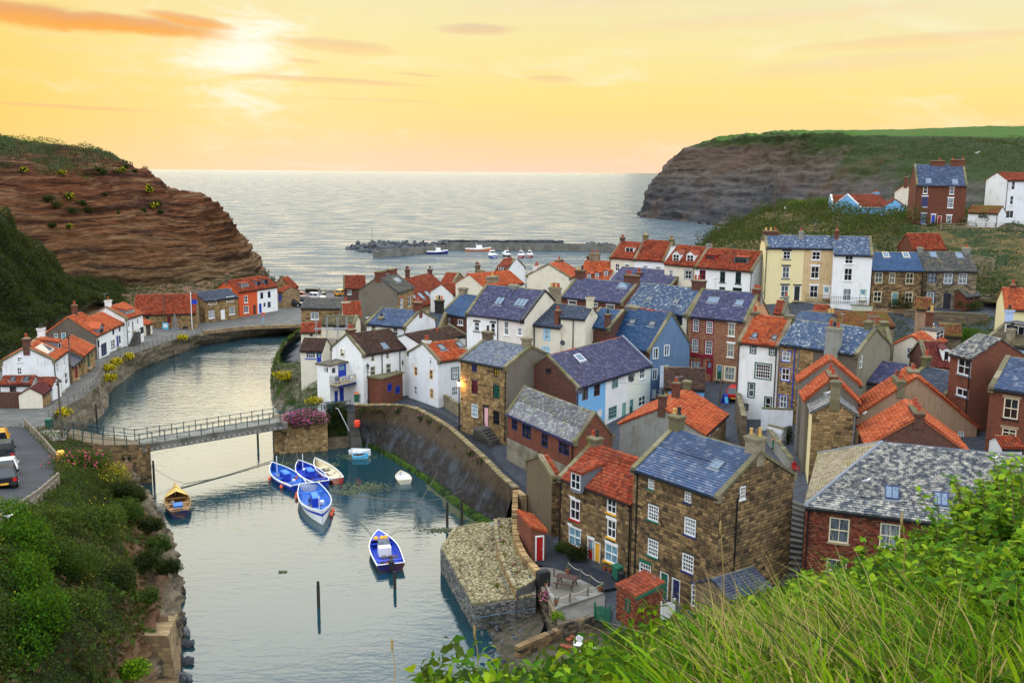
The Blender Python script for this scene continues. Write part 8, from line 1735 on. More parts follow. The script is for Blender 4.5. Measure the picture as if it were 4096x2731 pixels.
q=MB(); q.hexa([(-.24,-.305,.12),(.24,-.305,.12),(.24,-.30,.12),(-.24,-.30,.12)],[(-.24,-.075,1.02),(.24,-.075,1.02),(.24,-.07,1.02),(-.24,-.07,1.02)],pc('T')); q.build('poster',t)
t=thing('notice_board','blue and white notice board by the lifeboat station','sign',atz('A',1300,645,2.1)); q=MB(); q.box(-.5,.5,-.05,.05,.1,1.7,pc('T')); q.build('board',t); q=MB(); q.box(-.35,.35,-.06,-.052,.9,1.5,pc('W')); q.build('poster',t)
q=MB()
for sx in (-1,1):q.tube([(sx*.6,0,0),(sx*.25,0,2.6)],.08,metal((.3,.31,.33)),5)
q.tube([(0,0,.3),(0,0,3.3)],.12,metal((.3,.31,.33)),6); q.box(-.7,.7,-.3,.3,.3,.8,metal((.25,.27,.29))); o=q.build('anchor_frame'); o.location=[float(v) for v in atz('A',1376,645,2.1)]; tag(o,'grey steel winch frame outside the lifeboat station','winch')
# ------------------------------------------------------------------ gulls and people
def gull(p,rz,label):
 bm=bmesh.new(); pr=[(-.26,.015,.01),(-.16,.05,.02),(-.05,.085,.0),(.08,.085,.01),(.16,.06,.06),(.2,.05,.11),(.25,.05,.13),(.29,.03,.125),(.31,.012,.12)]; rg=[]
 for x,r,z in pr:rg.append([bm.verts.new((x,r*math.cos(a),.16+z+r*math.sin(a))) for a in np.linspace(0,2*math.pi,8,endpoint=False)])
 for a,b in zip(rg[:-1],rg[1:]):
  for k in range(8):bm.faces.new((a[k],b[k],b[(k+1)%8],a[(k+1)%8]))
 bm.faces.new(rg[0]); bm.faces.new(rg[-1][::-1]); me=bpy.data.meshes.new('body'); bm.to_mesh(me); bm.free(); me.materials.append(pc('W'))
 t=thing('gull',label,'gull',p,rz,'herring gulls'); link('body',me,t)
 for s in (-1,1):q=MB(); q.face([(.12,s*.09,.2),(-.1,s*.1,.2),(-.34,s*.03,.18),(-.1,s*.05,.25),(.1,s*.06,.25)][::s],paint((.30,.33,.37))); q.build('wing',t); q=MB(); q.tube([(.0,s*.04,.09),(.01,s*.04,0)],.01,pc('P'),4); q.build('leg',t)
 q=MB(); q.tube([(.31,0,.28),(.37,0,.27)],[.014,.004],pc('Y'),5); q.build('beak',t)
for c,x,y,z,l in (('E',50,572,11.5,'gull perched on the timber fence by the road'),('E',742,1505,4.2,'gull standing on the earth ledge of the river bank'),('I',805,940,13.3,'gull on the flat roof below the red chimney'),('I',1100,1098,10.9,'gull on the verge between two orange roofs'),('I',1250,1222,10.4,'gull at the grey dormer on the mossy orange roof'),('K',865,352,11.6,'gull resting on the lime spattered hall roof'),('K',1635,215,12.6,'gull near the hall roof ridge'),('D',1983,228,33.6,'gull on top of the big brick chimney'),('I',1635,402,13.6,'gull on the flat cream dormer'),('B',918,738,13,'gull at the eave of the blue slate house')):
 gull(atz(c,x,y,z),RND.uniform(-.6,.6),l)
def person(label,p,rz,top,leg,hair,sit=False):
 me=bpy.data.meshes.new('body'); hz_=.48 if sit else .9
 J=[(0,0,hz_),(0,0,hz_+.3),(0,0,hz_+.5),(0,.02,hz_+.62),(0,.03,hz_+.76)]; E_=[(0,1),(1,2),(2,3),(3,4)]; Rr=[.16,.15,.16,.06,.11]
 for s in (-1,1):
  k=len(J); lg=[(s*.1,.05,hz_-.02),(s*.12,.45 if sit else .03,hz_-(.0 if sit else .45)),(s*.12,.45 if sit else 0,.06),(s*.12,.58 if sit else .14,.03)]; ar=[(s*.2,0,hz_+.5),(s*.26,.04,hz_+.24),(s*.16,.22,hz_+.1)]
  J+=lg+ar; Rr+=[.1,.075,.05,.045,.065,.05,.04]; E_+=[(0,k),(k,k+1),(k+1,k+2),(k+2,k+3),(2,k+4),(k+4,k+5),(k+5,k+6)]
 me.from_pydata(J,E_,[]); o=bpy.data.objects.new('body',me); COL.objects.link(o); md=o.modifiers.new('s','SKIN'); o.modifiers.new('d','SUBSURF').levels=1
 for v,r in zip(me.skin_vertices[0].data,Rr):v.radius=(r,r)
 me.skin_vertices[0].data[0].use_root=True
 m,t_,b=newmat('clothing'); s=t_.node('ShaderNodeSeparateXYZ',{0:t_.obj()}); cc=t_.mix(t_.m('GREATER_THAN',s.outputs[2],hz_),leg,top); cc=t_.mix(t_.m('GREATER_THAN',s.outputs[2],hz_+.56),cc,(.5,.3,.22)); t_.l.new(cc,b.inputs['Base Color']); b.inputs['Roughness'].default_value=.8; me.materials.append(m)
 t=thing('person',label,'person',p,rz); o.parent=t; q=MB(); q.lathe([(.02,-.14),(.11,-.1),(.125,.0),(.09,.1),(0,.13)],paint(hair),(0,-.01,hz_+.79),10); q.build('hair',t)
person('person in a white top sitting on the hill crest',atz('D',480,672,22.0),.2,(.75,.75,.75),(.1,.12,.2),(.05,.03,.02),True); person('person in black leaning beside the one in white on the hill crest',atz('D',494,668,22.0),.9,(.02,.02,.025),(.05,.05,.06),(.03,.02,.015),True); person('person in red standing by the lifeboat notice board',atz('A',1318,640,2.1),2.5,(.45,.02,.05),(.05,.06,.1),(.04,.03,.02))
# ------------------------------------------------------------------ roof clutter: aerials, dishes, wires, plinth
AL=metal((.30,.31,.32),.5)
def aerial(c,x,y,Y,label):
 p=aty(c,x,y,Y); t=thing('roof_aerial',label,'aerial',p-(0,0,1.8),RND.uniform(0,3),'television aerials'); q=MB(); q.tube([(0,0,0),(0,0,1.8)],.022,AL,4); q.build('mast',t); q=MB(); q.tube([(-.5,0,1.75),(.5,0,1.75)],.016,AL,4)
 for k in range(6):q.tube([(-.45+k*.17,-.2,1.75),(-.45+k*.17,.2,1.75)],.01,AL,3)
 q.build('array',t)
for c,x,y,Y,l in (('B',1440,318,164,'on the house with six skylights'),('C',322,290,164,'on the broad cream gable'),('C',1065,45,170,'above the row with flat dormers'),('D',1470,395,241,'on the narrow cream house chimney'),('D',1310,495,228,'on the sky blue cottage'),('I',1185,320,92,'on the brown rendered house'),('I',930,300,94,'behind the huge rendered chimney'),('B',1120,340,170,'beside the brick chimney of the brown gable'),('G',1600,400,96,'on the bright orange roof'),('A',820,340,153,'on the tall white house'),('C',1690,420,118,'on the cream terraced house'),('I',1600,620,96,'by the maroon pantiles'),('C',850,640,119,'on the narrow brick house')):aerial(c,x,y,Y,'thin television aerial '+l)
def dish(c,x,y,Y,label):
 t=thing('satellite_dish',label,'satellite dish',aty(c,x,y,Y),RND.uniform(-.5,.5),'satellite dishes'); q=MB(); q.lathe([(0,0),(.2,.04),(.31,.1),(.33,.11),(.3,.115),(.15,.06),(0,.04)],paint((.03,.03,.034)),(0,0,0),12); o=q.build('dish',t); o.rotation_euler=(1.2,0,0); q=MB(); q.tube([(0,.3,-.1),(0,0,0),(0,-.3,.05)],.018,AL,4); q.build('arm',t)
for c,x,y,Y,l in (('G',825,517,95.5,'on the corner of the light blue cottage'),('G',1225,425,101.5,'under the eave of the cream cottage'),('G',1228,390,101.5,'at the eave between white and cream cottages'),('G',1612,792,84,'on the orange roof verge'),('C',488,925,113.5,'on the cream wall by the drainpipe'),('I',2265,620,82,'beside the brick chimney of the rear wing')):dish(c,x,y,Y,'black satellite dish '+l)
rope([aty('C',1722,1215,103),aty('G',1000,440,98)],'overhead wire from the street pole to the white cottages','overhead_wire',.012,.4,pc('K'),'wire'); rope([aty('C',1722,1215,103),aty('C',1880,940,99)],'overhead wire from the street pole to the tall white house','overhead_wire',.012,.2,pc('K'),'wire')
rope([aty('A',562,668,121),aty('A',780,690,138)],'overhead wire along the lane cottages','overhead_wire',.015,.3,pc('K'),'wire'); rope([aty('A',487,1020,95),aty('A',562,668,121)],'overhead wire between the two lane poles','overhead_wire',.015,.5,pc('K'),'wire'); rope([aty('A',1290,355,170),aty('A',800,640,140)],'overhead wire from the lifeboat station pole to the bay window house','overhead_wire',.015,.5,pc('K'),'wire')
r=HOUSES['red brick workshop with mossy slates and navy windows over the harbour path']; t=r[0]; pl=concrete((.30,.26,.19),(.14,.125,.09),.7); q=MB(); zt=3.7+(r[3]-3.7)*.40
q.box(-.07,r[1]+.07,-.07,.02,1.5,zt,pl); q.build('rendered_plinth',t); q=MB(); q.box(-.05,r[1]+.05,-.05,.02,zt+.003,zt+.1,BRD); q.build('brick_band',t)
hz=HOUSES['three storey chequered brick house with maroon shopfront and purple slates']; q=MB(); q.box(.05,3.4,-.14,-.06,9.2,9.5,pc('M')); q.box(.05,.25,-.12,-.06,6.4,9.2,pc('M')); q.box(1.9,2.1,-.12,-.06,6.4,9.2,pc('M')); q.box(3.2,3.4,-.12,-.06,6.4,9.2,pc('M')); q.build('shopfront',hz[0])
# ------------------------------------------------------------------ vegetation
def leaves(P,N,size,rng,droop=.3,asp=.55):
 """one bent leaf of four triangles at each point: verts and faces"""
 n=len(P); a=rng.normal(size=(n,3))+N*1.1; a /= np.linalg.norm(a,axis=1,keepdims=True)
 t=np.cross(a,rng.normal(size=(n,3))); t /= np.maximum(np.linalg.norm(t,axis=1,keepdims=True),1e-6); b=np.cross(a,t)
 s=size*rng.uniform(.6,1.3,(n,1)); V=np.empty((n,6,3))
 V[:,0]=P; V[:,1]=P+t*s*.45+b*s*asp*.5+a*s*.06; V[:,2]=P+t*s-a*s*droop; V[:,3]=P+t*s*.45-b*s*asp*.5+a*s*.06
 V[:,4]=P+t*s*.45-a*s*.03; V[:,5]=P
 F=np.array([[0,1,2,4],[0,4,2,3]]); return V.reshape(-1,3),(F[None]+(np.arange(n)*6)[:,None,None]).reshape(-1,4)
@memo
def foliage(name,stops,trans=.35,rough=.55):
 m,t,b=newmat(name,.12); g=t.n.new('ShaderNodeNewGeometry'); p=g.outputs['Position']
 n=t.noise(p,.55,4,.6); cc=t.ramp(t.m('ADD',t.m('MULTIPLY',rnd(t),.65),t.m('MULTIPLY',n,.35)),list(stops)); t.l.new(cc,b.inputs['Base Color']); b.inputs['Roughness'].default_value=rough; b.inputs['IOR'].default_value=1.35
 tr=t.node('ShaderNodeBsdfTranslucent',{'Color':t.mix(.35,cc,(.30,.34,.02))}); mx=t.node('ShaderNodeMixShader',{0:trans,1:b.outputs[0],2:tr.outputs[0]}); t.l.new(mx.outputs[0],t.n['Material Output'].inputs[0])
 return m
DK=foliage('dark_scrub_leaf',((.1,(0.005,0.011,0.004)),(.4,(0.010,0.022,0.006)),(.65,(0.022,0.036,0.009)),(.9,(0.046,0.048,0.014))),.25)
SCR=foliage('scrub_leaf',((.1,(0.006,0.013,0.005)),(.35,(0.013,0.027,0.007)),(.6,(0.030,0.039,0.012)),(.78,(0.051,0.048,0.018)),(.95,(0.072,0.057,0.024))),.25)
MIDG=foliage('bush_leaf',((.1,(0.013,0.032,0.006)),(.5,(0.029,0.065,0.009)),(.9,(0.072,0.108,0.018))),.3)
BRT_=foliage('bright_leaf',((.1,(.010,.045,.002)),(.35,(.05,.14,.004)),(.65,(.16,.30,.008)),(.95,(.42,.46,.02))),.35)
IVY=foliage('ivy_leaf',((.1,(.004,.022,.002)),(.4,(.015,.065,.004)),(.75,(.06,.17,.007)),(1,(.24,.32,.015))),.4)
BANKG=foliage('bank_leaf',((.1,(.012,.035,.006)),(.5,(.05,.09,.012)),(.9,(.13,.16,.03))),.3)
YEL=foliage('gorse_flower',((0,(.55,.40,.01)),(1,(.75,.58,.02))),.3); PNK=foliage('pink_flower',((0,(.42,.03,.14)),(.5,(.60,.10,.30)),(1,(.5,.22,.45))),.3); ROSE=foliage('rose_flower',((0,(.60,.02,.12)),(1,(.75,.12,.28))),.3)
GRS=foliage('grass_blade',((.1,(.008,.05,.001)),(.35,(.05,.17,.003)),(.7,(.17,.33,.006)),(.95,(.42,.48,.02))),.4); DRY=foliage('dry_stalk',((0,(.30,.20,.07)),(.6,(.46,.33,.13)),(1,(.55,.42,.2))),.3); DEAD=foliage('dry_scrub',((0,(0.033,0.019,0.008)),(.5,(0.066,0.044,0.019)),(1,(0.110,0.077,0.039))),.2)
def leaf_ball(name,c,r,n,size,mat,parent=None,kind=None,rng=NR,flat=.0):
 d=rng.normal(size=(n,3)); d /= np.linalg.norm(d,axis=1,keepdims=True); d[:,2]=np.where(d[:,2]<-.35,-d[:,2],d[:,2]); rr=rng.uniform(.55,1.05,(n,1))*(1+.25*np.sin(d[:,:1]*7+d[:,1:2]*5))
 V,F=leaves(np.asarray(c)+d*rr*np.asarray(r),d,size,rng); return np_mesh(name,V,F,mat,parent,kind=kind)
def bush(name,label,c,r,n,size,mat,cat='bush',group=None,fl=None,nf=0,fsize=.1):
 """a shrub: several overlapping leafy lumps, some stems and, where seen, flowers"""
 t=thing(name,label,cat,c,0,group); r=np.array(r,float); P,N=[],[]
 lumps=[(np.zeros(3),1.0)]+[(NR.uniform(-.75,.75,3)*r*[1,1,.5]+[0,0,r[2]*.15],NR.uniform(.4,.65)) for _ in range(6)]
 for lc,ls in lumps:
  m=int(n*ls**2/sum(s*s for _,s in lumps)); d=NR.normal(size=(m,3)); d /= np.linalg.norm(d,axis=1,keepdims=True); P.append(lc+d*r*ls*NR.uniform(.6,1.08,(m,1))); N.append(d)
 P,N=np.concatenate(P),np.concatenate(N); k=P[:,2]>-r[2]*.6; P,N=P[k]+[0,0,r[2]*.5],N[k]; V,F=leaves(P,N,size,NR); np_mesh('foliage',V,F,mat,t,kind='stuff')
 q=MB()
 for _ in range(5):e=NR.uniform(-.6,.6,3)*r; q.tube([(0,0,-.3),(e[0]*.5,e[1]*.5,r[2]*.4),(e[0],e[1],r[2]*.9)],[.05,.035,.01],paint((.06,.04,.025)),4)
 q.build('stem',t)
 if fl is not None:
  i=NR.choice(len(P),min(nf,len(P)),replace=False); V,F=leaves(P[i]*1.06+[0,0,.04],N[i],fsize,NR,.1,1.0); np_mesh('flower',V,F,fl,t,kind='stuff')
 return t
def scatter(name,G,n,size,h_,mats,keep=None,nrm=None,lump=.18,label=None,cat=None,flip=1,seed=0,kind='stuff'):
 """leafy cover over a surface grid: leaves stand in clumps of uneven height"""
 nv,nu=G.shape[:2]; rg=np.random.RandomState(seed+3); N=normals(G)*flip; area=np.linalg.norm(np.cross(G[:-1,1:]-G[:-1,:-1],G[1:,:-1]-G[:-1,:-1]),axis=2).ravel(); ci=rg.choice(len(area),n,p=area/area.sum()); j,i=np.divmod(ci,nu-1); f,g=rg.rand(n,1),rg.rand(n,1)
 P=G[j,i]*(1-f)*(1-g)+G[j,i+1]*f*(1-g)+G[j+1,i]*(1-f)*g+G[j+1,i+1]*f*g; Nn=N[j,i]; Nn=np.where((Nn[:,2:3]<0),-Nn,Nn)
 H_=np.array([mnoise.noise(Vector(p)*lump)+.6*mnoise.noise(Vector(p)*lump*3.1) for p in P]); M_=np.array([mnoise.noise(Vector(p)*lump*.8+Vector((31,7,2))) for p in P])
 ok=np.ones(n,bool) if keep is None else keep(P,H_,rg); P,Nn,H_,M_=P[ok],Nn[ok],H_[ok],M_[ok]; n=len(P)
 up=Nn*.6+[0,0,.6]; P=P+up*(h_*np.clip(.35+H_[:,None]*1.3,.05,1.6)*rg.rand(n,1)**.5)
 k=np.clip(((M_+.55)/1.1+rg.normal(0,.12,n))*len(mats),0,len(mats)-1).astype(int); V,F=leaves(P,Nn,size,rg)
 o=np_mesh(name,V,F,None,None,kind=kind,mi=np.repeat(k,2),mats=mats)
 return tag(o,label,cat)
S=lambda c:(lambda P,H_,rg:c(P,H_,rg))
scatter('bank_scrub',BANK,95000,.18,1.1,[DK,MIDG,SCR,MIDG,BANKG,DEAD,MIDG],lambda P,H_,rg:(P[:,2]>3.5+1.1*np.clip((80-P[:,1])/8,0,1)+H_*3.0+rg.normal(0,.3,len(P))),label='dense scrub, grass and brambles covering the river bank',seed=1)
scatter('bank_flowers',BANK,9000,.11,1.3,[YEL],lambda P,H_,rg:(P[:,2]>4.6)&(H_>.42),lump=.35,label='yellow flowers dotted through the bank scrub',seed=2)
scatter('bank_grass_tufts',BANK,9000,.5,.3,[DEAD,MIDG],lambda P,H_,rg:(P[:,2]>3.4)&(H_>.0),lump=.5,label='dry and green grass tufts on the bank',seed=9)
scatter('valley_scrub',SLOPE_L,70000,.42,1.9,[DK,DK,SCR,DK],None,lump=.10,label='dark green scrub covering the valley side behind the cottages',seed=4)
scatter('nab_top_heath',CLIFF_G[35:130],60000,.42,1.1,[DK,SCR,MIDG],lambda P,H_,rg:(P[:,2]>31+H_*5)&(P[:,0]<-90),lump=.12,label='gorse and grass on top of the cliff headland',seed=5)
scatter('foot_bank_scrub',BANKL,22000,.36,1.4,[DK,SCR,DEAD],lambda P,H_,rg:(H_>.05),lump=.16,label='bushes on the red earth bank behind the lifeboat station',seed=6)
scatter('hillside_scrub',HILL,105000,.42,2.6,[DK,SCR,DK,MIDG,SCR],lambda P,H_,rg:(H_>-.12)&~((P[:,0]>74)&(P[:,1]<188)&(P[:,2]>14.5)&(H_<.5)),lump=.11,label='bushes and rough grass over the hillside above the terrace',seed=7)
scatter('hillside_grass',HILL,45000,.26,.5,[DEAD,SCR,DRY,DEAD,SCR],None,lump=.2,label='dry grass on the hillside',seed=8)
scatter('headland_scrub',HEAD_G[16:100],80000,.75,1.8,[DK,DK,SCR,DK,SCR],lambda P,H_,rg:(P[:,0]+.5*(P[:,2]-30)+60*H_>178)&(P[:,1]<600)&(P[:,2]<50),lump=.035,label='dark grass and scrub on the headland slope',seed=10)
scatter('bluff_ivy',BLUFF,26000,.16,.7,[DK,MIDG,IVY,DK],lambda P,H_,rg:(P[:,2]>.9+.6*H_)&(H_>-.35),lump=.5,label='ivy and flowering plants covering the bluff under the harbour house',seed=11)
scatter('bank_plants',GBANK,5000,.2,.7,[DK,MIDG],None,lump=.8,label='tall green plants beside the harbour steps',seed=12)
scatter('wall_ledge_plants',Gw[:6],5000,.15,.5,[SCR,MIDG,YEL],lambda P,H_,rg:(H_>.25),lump=.35,label='plants and gorse along the top of the quay wall',seed=13)
GG=G[(ys>104)&(ys<137)][:,(xs>40)&(xs<78)] if False else np.stack(np.meshgrid(np.arange(43,84,1.0),np.arange(106,135,1.0)),-1); GG=np.concatenate([GG,(np.clip(grounds(GG.reshape(-1,2)),.8,22)-.1).reshape(GG.shape[:2]+(1,))],-1)
scatter('terrace_gardens',GG,42000,.2,1.3,[DK,MIDG,SCR,MIDG],lambda P,H_,rg:(H_>-.3),lump=.3,label='overgrown garden beds between the upper terrace and the yards',seed=15)
scatter('verge_grass',VG,9000,.16,.6,[MIDG,SCR,BANKG,DEAD],lambda P,H_,rg:H_>-.2,lump=.5,label='rough grass and plants on the verge between road and footbridge',seed=16)
# bushes one can tell apart
E_=lambda x,y,z:atz('E',x,y,z)
bush('rose_bush','broad rose bush covered in pink flowers at the road bend',E_(470,300,5.9),(2.6,1.7,1.3),9000,.16,MIDG,fl=ROSE,nf=420,fsize=.17)
bush('broom_bush','yellow green broom bush next to the rose bush',E_(620,360,5.0),(1.7,1.3,1.3),5000,.14,foliage('broom',((0,(.10,.12,.01)),(.5,(.20,.20,.02)),(1,(.38,.33,.03))),.35),fl=YEL,nf=300,fsize=.12)
for x,y,z,r,l in ((40,760,9.6,(2.0,1.9,1.7),'under the timber fence'),(110,900,9.0,(2.1,1.9,2.0),'in the middle of the ivy row'),(60,1130,8.6,(2.0,2.1,1.9),'above the lowest ivy lump'),(170,1290,7.8,(1.9,2.0,1.7),'reaching farthest over the scrub'),(20,1440,7.4,(2.4,2.2,2.1),'lowest in the row')):
 bush('ivy_bush','bright green ivy covered lump '+l,E_(x,y,z),r,9000,.16,IVY,group='ivy lumps on the bank')
for x,y,z,r,m,l in ((700,430,5.6,1.5,DK,'dark bush where the bank turns to the bridge'),(800,470,4.4,1.2,SCR,'olive bush on the bank edge by the navy coble'),(770,560,5.0,1.3,MIDG,'green bush under the broom on the bank'),(900,640,3.6,1.0,DK,'dark bush hanging over the red earth'),(960,760,3.2,.9,MIDG,'green bush on the outer bank edge'),(890,870,4.2,1.1,DK,'blue green bush on the red earth slope'),(1010,890,2.8,.9,DK,'bush on the rock lip over the water'),(600,650,7.0,1.5,BANKG,'leafy bush in the middle of the bank'),(450,900,8.0,1.6,MIDG,'broad bush among the dry scrub'),(700,1000,5.6,1.3,DK,'dark bush above the masonry wall'),(480,1180,7.0,1.5,BANKG,'pale green bush low on the bank'),(860,1090,4.2,.8,MIDG,'bush beside the yellow flowers at the rock edge'),(830,1520,4.2,.8,BRT_,'bright green fig like plant on the masonry wall'),(330,640,8.8,1.3,BANKG,'pale bush close to the timber fence')):
 bush('bank_bush',l,E_(x,y,z),(r,r*.8,r*.8),int(2600*r),.16,m)
bush('valerian','big clump of pink valerian on the bridge pier',atz('F',440,400,3.3)+(0,1.2,0),(2.2,1.3,1.0),5000,.15,MIDG,'flowers',fl=PNK,nf=1700,fsize=.15); bush('valerian','smaller pink valerian at the footbridge railing',atz('F',345,395,3.3)+(0,.9,0),(1.0,.8,.7),1500,.14,MIDG,'flowers',fl=PNK,nf=500,fsize=.14)
bush('gorse_bush','yellow flowering bush beside the bridge above the pier',atz('F',500,235,4.0),(.9,.7,.6),1200,.13,MIDG,fl=YEL,nf=500,fsize=.14); bush('dark_bush','dark green bush standing between pier and harbour steps',atz('F',680,330,3.3),(1.3,1.0,1.3),3500,.15,DK)
bush('gorse_bush','gorse in yellow flower on the bluff above the beck',atz('B',262,1215,3.2),(1.0,.8,.8),1200,.14,MIDG,fl=YEL,nf=700,fsize=.15)
for x,y,z,l in ((1012,850,3.2,'largest'),(915,890,3.4,'at the lane bend'),(850,940,3.5,'just below the bend'),(505,1290,3.9,'nearest the bridge'),(1430,702,2.7,'farthest along the fence'),(865,1020,2.6,'hanging on the wall')):
 bush('gorse_bush','yellow gorse clump on the lane wall, '+l,atz('A',x,y,z),(.8,.7,.55),700,.16,MIDG,fl=YEL,nf=420,fsize=.17,group='gorse on the lane wall')
bush('path_shrub','dark shrubs with yellow flowers in the bed below the brick workshop',atz('J',880,215,2.6),(1.0,2.2,1.2),5000,.14,MIDG,fl=YEL,nf=160,fsize=.14); bush('path_shrub','low round green shrub at the end of the flower bed',atz('J',925,345,2.5),(.7,.8,.8),2200,.11,BRT_)
bush('door_shrub','round dark shrub between the window and the red door',atz('J',1155,640,2.3),(.85,.6,.85),2600,.11,DK); bush('door_shrub','low shrub by the drainpipe of the red door cottage',atz('J',1050,575,2.3),(.7,.5,.5),1400,.11,MIDG)
bush('wall_flowers','pink flowers trailing over the retaining wall by the patio',atz('J',895,930,2.15),(.3,.9,.22),1200,.1,MIDG,'flowers',fl=PNK,nf=160,fsize=.1); bush('wall_flowers','bright green plant at the corner of the retaining wall',atz('J',1003,1095,1.9),(.5,.5,.45),1200,.09,BRT_,'plant')
for x,y in ((575,400),(585,515),(665,690),(690,750),(425,565),(540,840),(655,430),(610,620)):bush('valerian_tuft','little tuft of valerian growing between the bastion cobbles',atz('J',x,y,1.85 if x<545 else 2.5),(.22,.22,.22),220,.08,BRT_,'flowers','valerian tufts on the bastion',PNK,24,.09)
for x,y,w in ((870,285,.5),(985,285,.6),(1045,290,.5),(1155,290,.4),(1330,345,.4),(1400,375,.5),(1490,420,.5),(1720,620,.4),(1780,680,.7)):bush('wall_plant','small plant rooted in the harbour wall parapet',atz('F',x,y,4.3),(w,.3,.35),380,.1,MIDG,'plant','plants in the harbour wall',PNK,30,.09)
bush('round_tree','round bright green bush beside the lower stone garden wall',atz('I',1950,545,9.6),(2.0,1.7,1.5),6000,.16,IVY,'tree'); bush('garden_tree','small dark tree in front of the brown stone cottage',atz('D',1380,1430,12.6),(1.5,1.0,1.3),3500,.15,DK,'tree'); bush('garden_shrub','flowering shrub in the navy windowed cottage garden',atz('D',1925,1450,12),(1.7,1.2,1.1),3500,.15,MIDG,fl=PNK,nf=90,fsize=.16)
bush('climber','climbing plant on the whitewashed yard wall',atz('I',500,1330,6.2),(.5,.4,1.3),1300,.12,DK,'plant'); bush('climber','dark climber on the tall brick house wall',atz('D',1832,700,21)+(0,-.3,.8),(1.0,.4,2.0),2200,.2,DK,'plant'); bush('hill_tree','dark bush beside the sky blue porch',atz('D',1425,775,20),(2.4,1.8,1.7),4000,.24,DK,'tree')
for x,y,z,r,m,l in ((560,650,21.5,3.2,BRT_,'bright green bush by the couple on the crest'),(720,640,22,3.6,IVY,'green bush behind the short post on the crest'),(860,640,22,4.0,MIDG,'broad bush below the red roof on the crest'),(980,650,21,3.6,DK,'dark bush beside the sky blue annexe'),(1120,720,19.5,2.6,MIDG,'bush under the sky blue annexe'),(1330,925,17,2.2,YEL,'yellow flowering bush behind the brick shed'),(2200,1060,14.5,2.4,YEL,'yellow flowered bush right of the garden steps'),(2280,950,17,4.5,DK,'large dark bush at the hill edge'),(1960,930,17.5,2.6,DEAD,'purple brown shrub on the dry stone wall'),(2290,1150,12.5,3.4,DK,'dark bush over the lawn')):
 bush('hill_bush',l,atz('D',x,y,z),(r,r*.7,r*.5),2600,.3,m if m is not YEL else MIDG,'bush','bushes on the hillside',YEL if m is YEL else None,500,.25)
lw=[tuple(p) for p in pts([('D',2000,1260,12.6),('D',2352,1230,13.2),('D',2352,1400,11.8),('D',2010,1400,11.8)])]; q=MB(); q.face(ccw([np.array(p) for p in lw]),earth((.05,.12,.012),(.09,.17,.02),(.04,.09,.01),.8,.3)); q.build('lawn',kind='structure')
# bushes clinging to the cliff
for k,(x,y,w,f) in enumerate([(160,455,26,1),(110,462,30,0),(130,478,34,0),(165,490,30,0),(185,470,22,0),(205,485,22,0),(345,440,16,1),(355,475,20,1),(330,485,12,0),(240,450,14,0),(235,400,22,0),(290,385,14,0),(280,395,18,1),(140,400,16,1),(55,392,16,1),(25,388,12,1),(120,520,16,0),(160,522,14,1),(300,500,10,1),(365,470,12,0),(370,490,14,0),(225,392,14,0),(310,395,10,0),(340,430,10,1),(270,490,10,1),(40,550,12,0)]):
 Yc=np.interp(x,[0,60,170,255,345,410],[222,219,228,236,244,250])+np.interp(y,[390,640],[9,-18]); s=w/2250*Yc*.5; bush('cliff_bush','yellow flowered bush clinging to the cliff face' if f else 'dark green bush clinging to the cliff face',aty('P',x,y,Yc-1.2),(s,s*.7,s*.7),420,.36,MIDG if f else DK,'bush','gorse bushes on the cliff' if f else 'dark bushes on the cliff',YEL if f else None,60,.36)
# pots and stones round the cottages
for x,y,l in ((1076,740,'with red geranium by the patio rope'),(1318,872,'at the patio corner post'),(915,840,'with green plant by the barbecue'),(987,975,'with tall plant at the ramp corner'),(1352,712,'small one under the yellow window'),(1393,728,'second one under the yellow window')):pot(atz('J',x,y,2.25),'terracotta flower pot '+l,.17)
for x,y,l in ((1110,1245,'nearest the chair back'),(1085,1265,'beside the wall'),(1040,1310,'lowest, by the shrubs'),(1068,1320,'in the middle of the cluster'),(1095,1325,'closest to the chair legs'),(1220,1280,'behind the mosaic table')):pot(atz('J',x,y,1.0),'empty terracotta pot in the lower garden, '+l,.17,False)
rg=random.Random(4); bms=rms
for k in range(70):
 p=atz('J',rg.uniform(420,900),rg.uniform(1080,1400),.35); o=link('beach_stone',rg.choice(bms)); s=rg.uniform(.08,.28); o.scale=(s,s*.8,s*.7); o.location=[float(v) for v in p]; o.rotation_euler=(rg.random()*6,rg.random()*6,0); tag(o,'loose grey stone on the little beach','stone','stones on the little beach')
for k,(x,y) in enumerate([(1105,1170),(1095,1215),(1100,1245),(1130,1270),(1110,1300),(1140,1335),(1105,1330),(1095,1360),(1135,1440),(1100,1415),(1115,1530),(1130,1555),(1095,1560)]):
 o=link('shore_rock',rg.choice(bms)); s=rg.uniform(.35,.75); o.scale=(s,s*.8,s*.7); o.location=[float(v) for v in atz('E',x,y,.1)]; o.rotation_euler=(rg.random()*6,rg.random()*6,0); tag(o,'dark wet rock in the water under the bank','rock','rocks under the bank')
# weed floating on the pool
rw=np.random.RandomState(2); PW=[]
for x,y,rx,ry,n in ((850,640,160,30,500),(900,880,200,40,800),(640,700,60,14,160),(760,920,90,16,260),(1500,1215,160,18,400),(255,1540,30,8,60),(400,690,200,16,300)):
 for _ in range(n):PW.append(atz('F',x+rw.normal()*rx*.5,y+rw.normal()*ry*.5,.015))
PW=np.array(PW); V,F=leaves(PW,np.tile([0,0,6.0],(len(PW),1)),.2,rw,.0,.8); tag(np_mesh('floating_weed',V,F,foliage('weed',((0,(.05,.06,.03)),(1,(.13,.15,.08))),.1),None,kind='stuff'),'scraps of weed floating on the still pool')
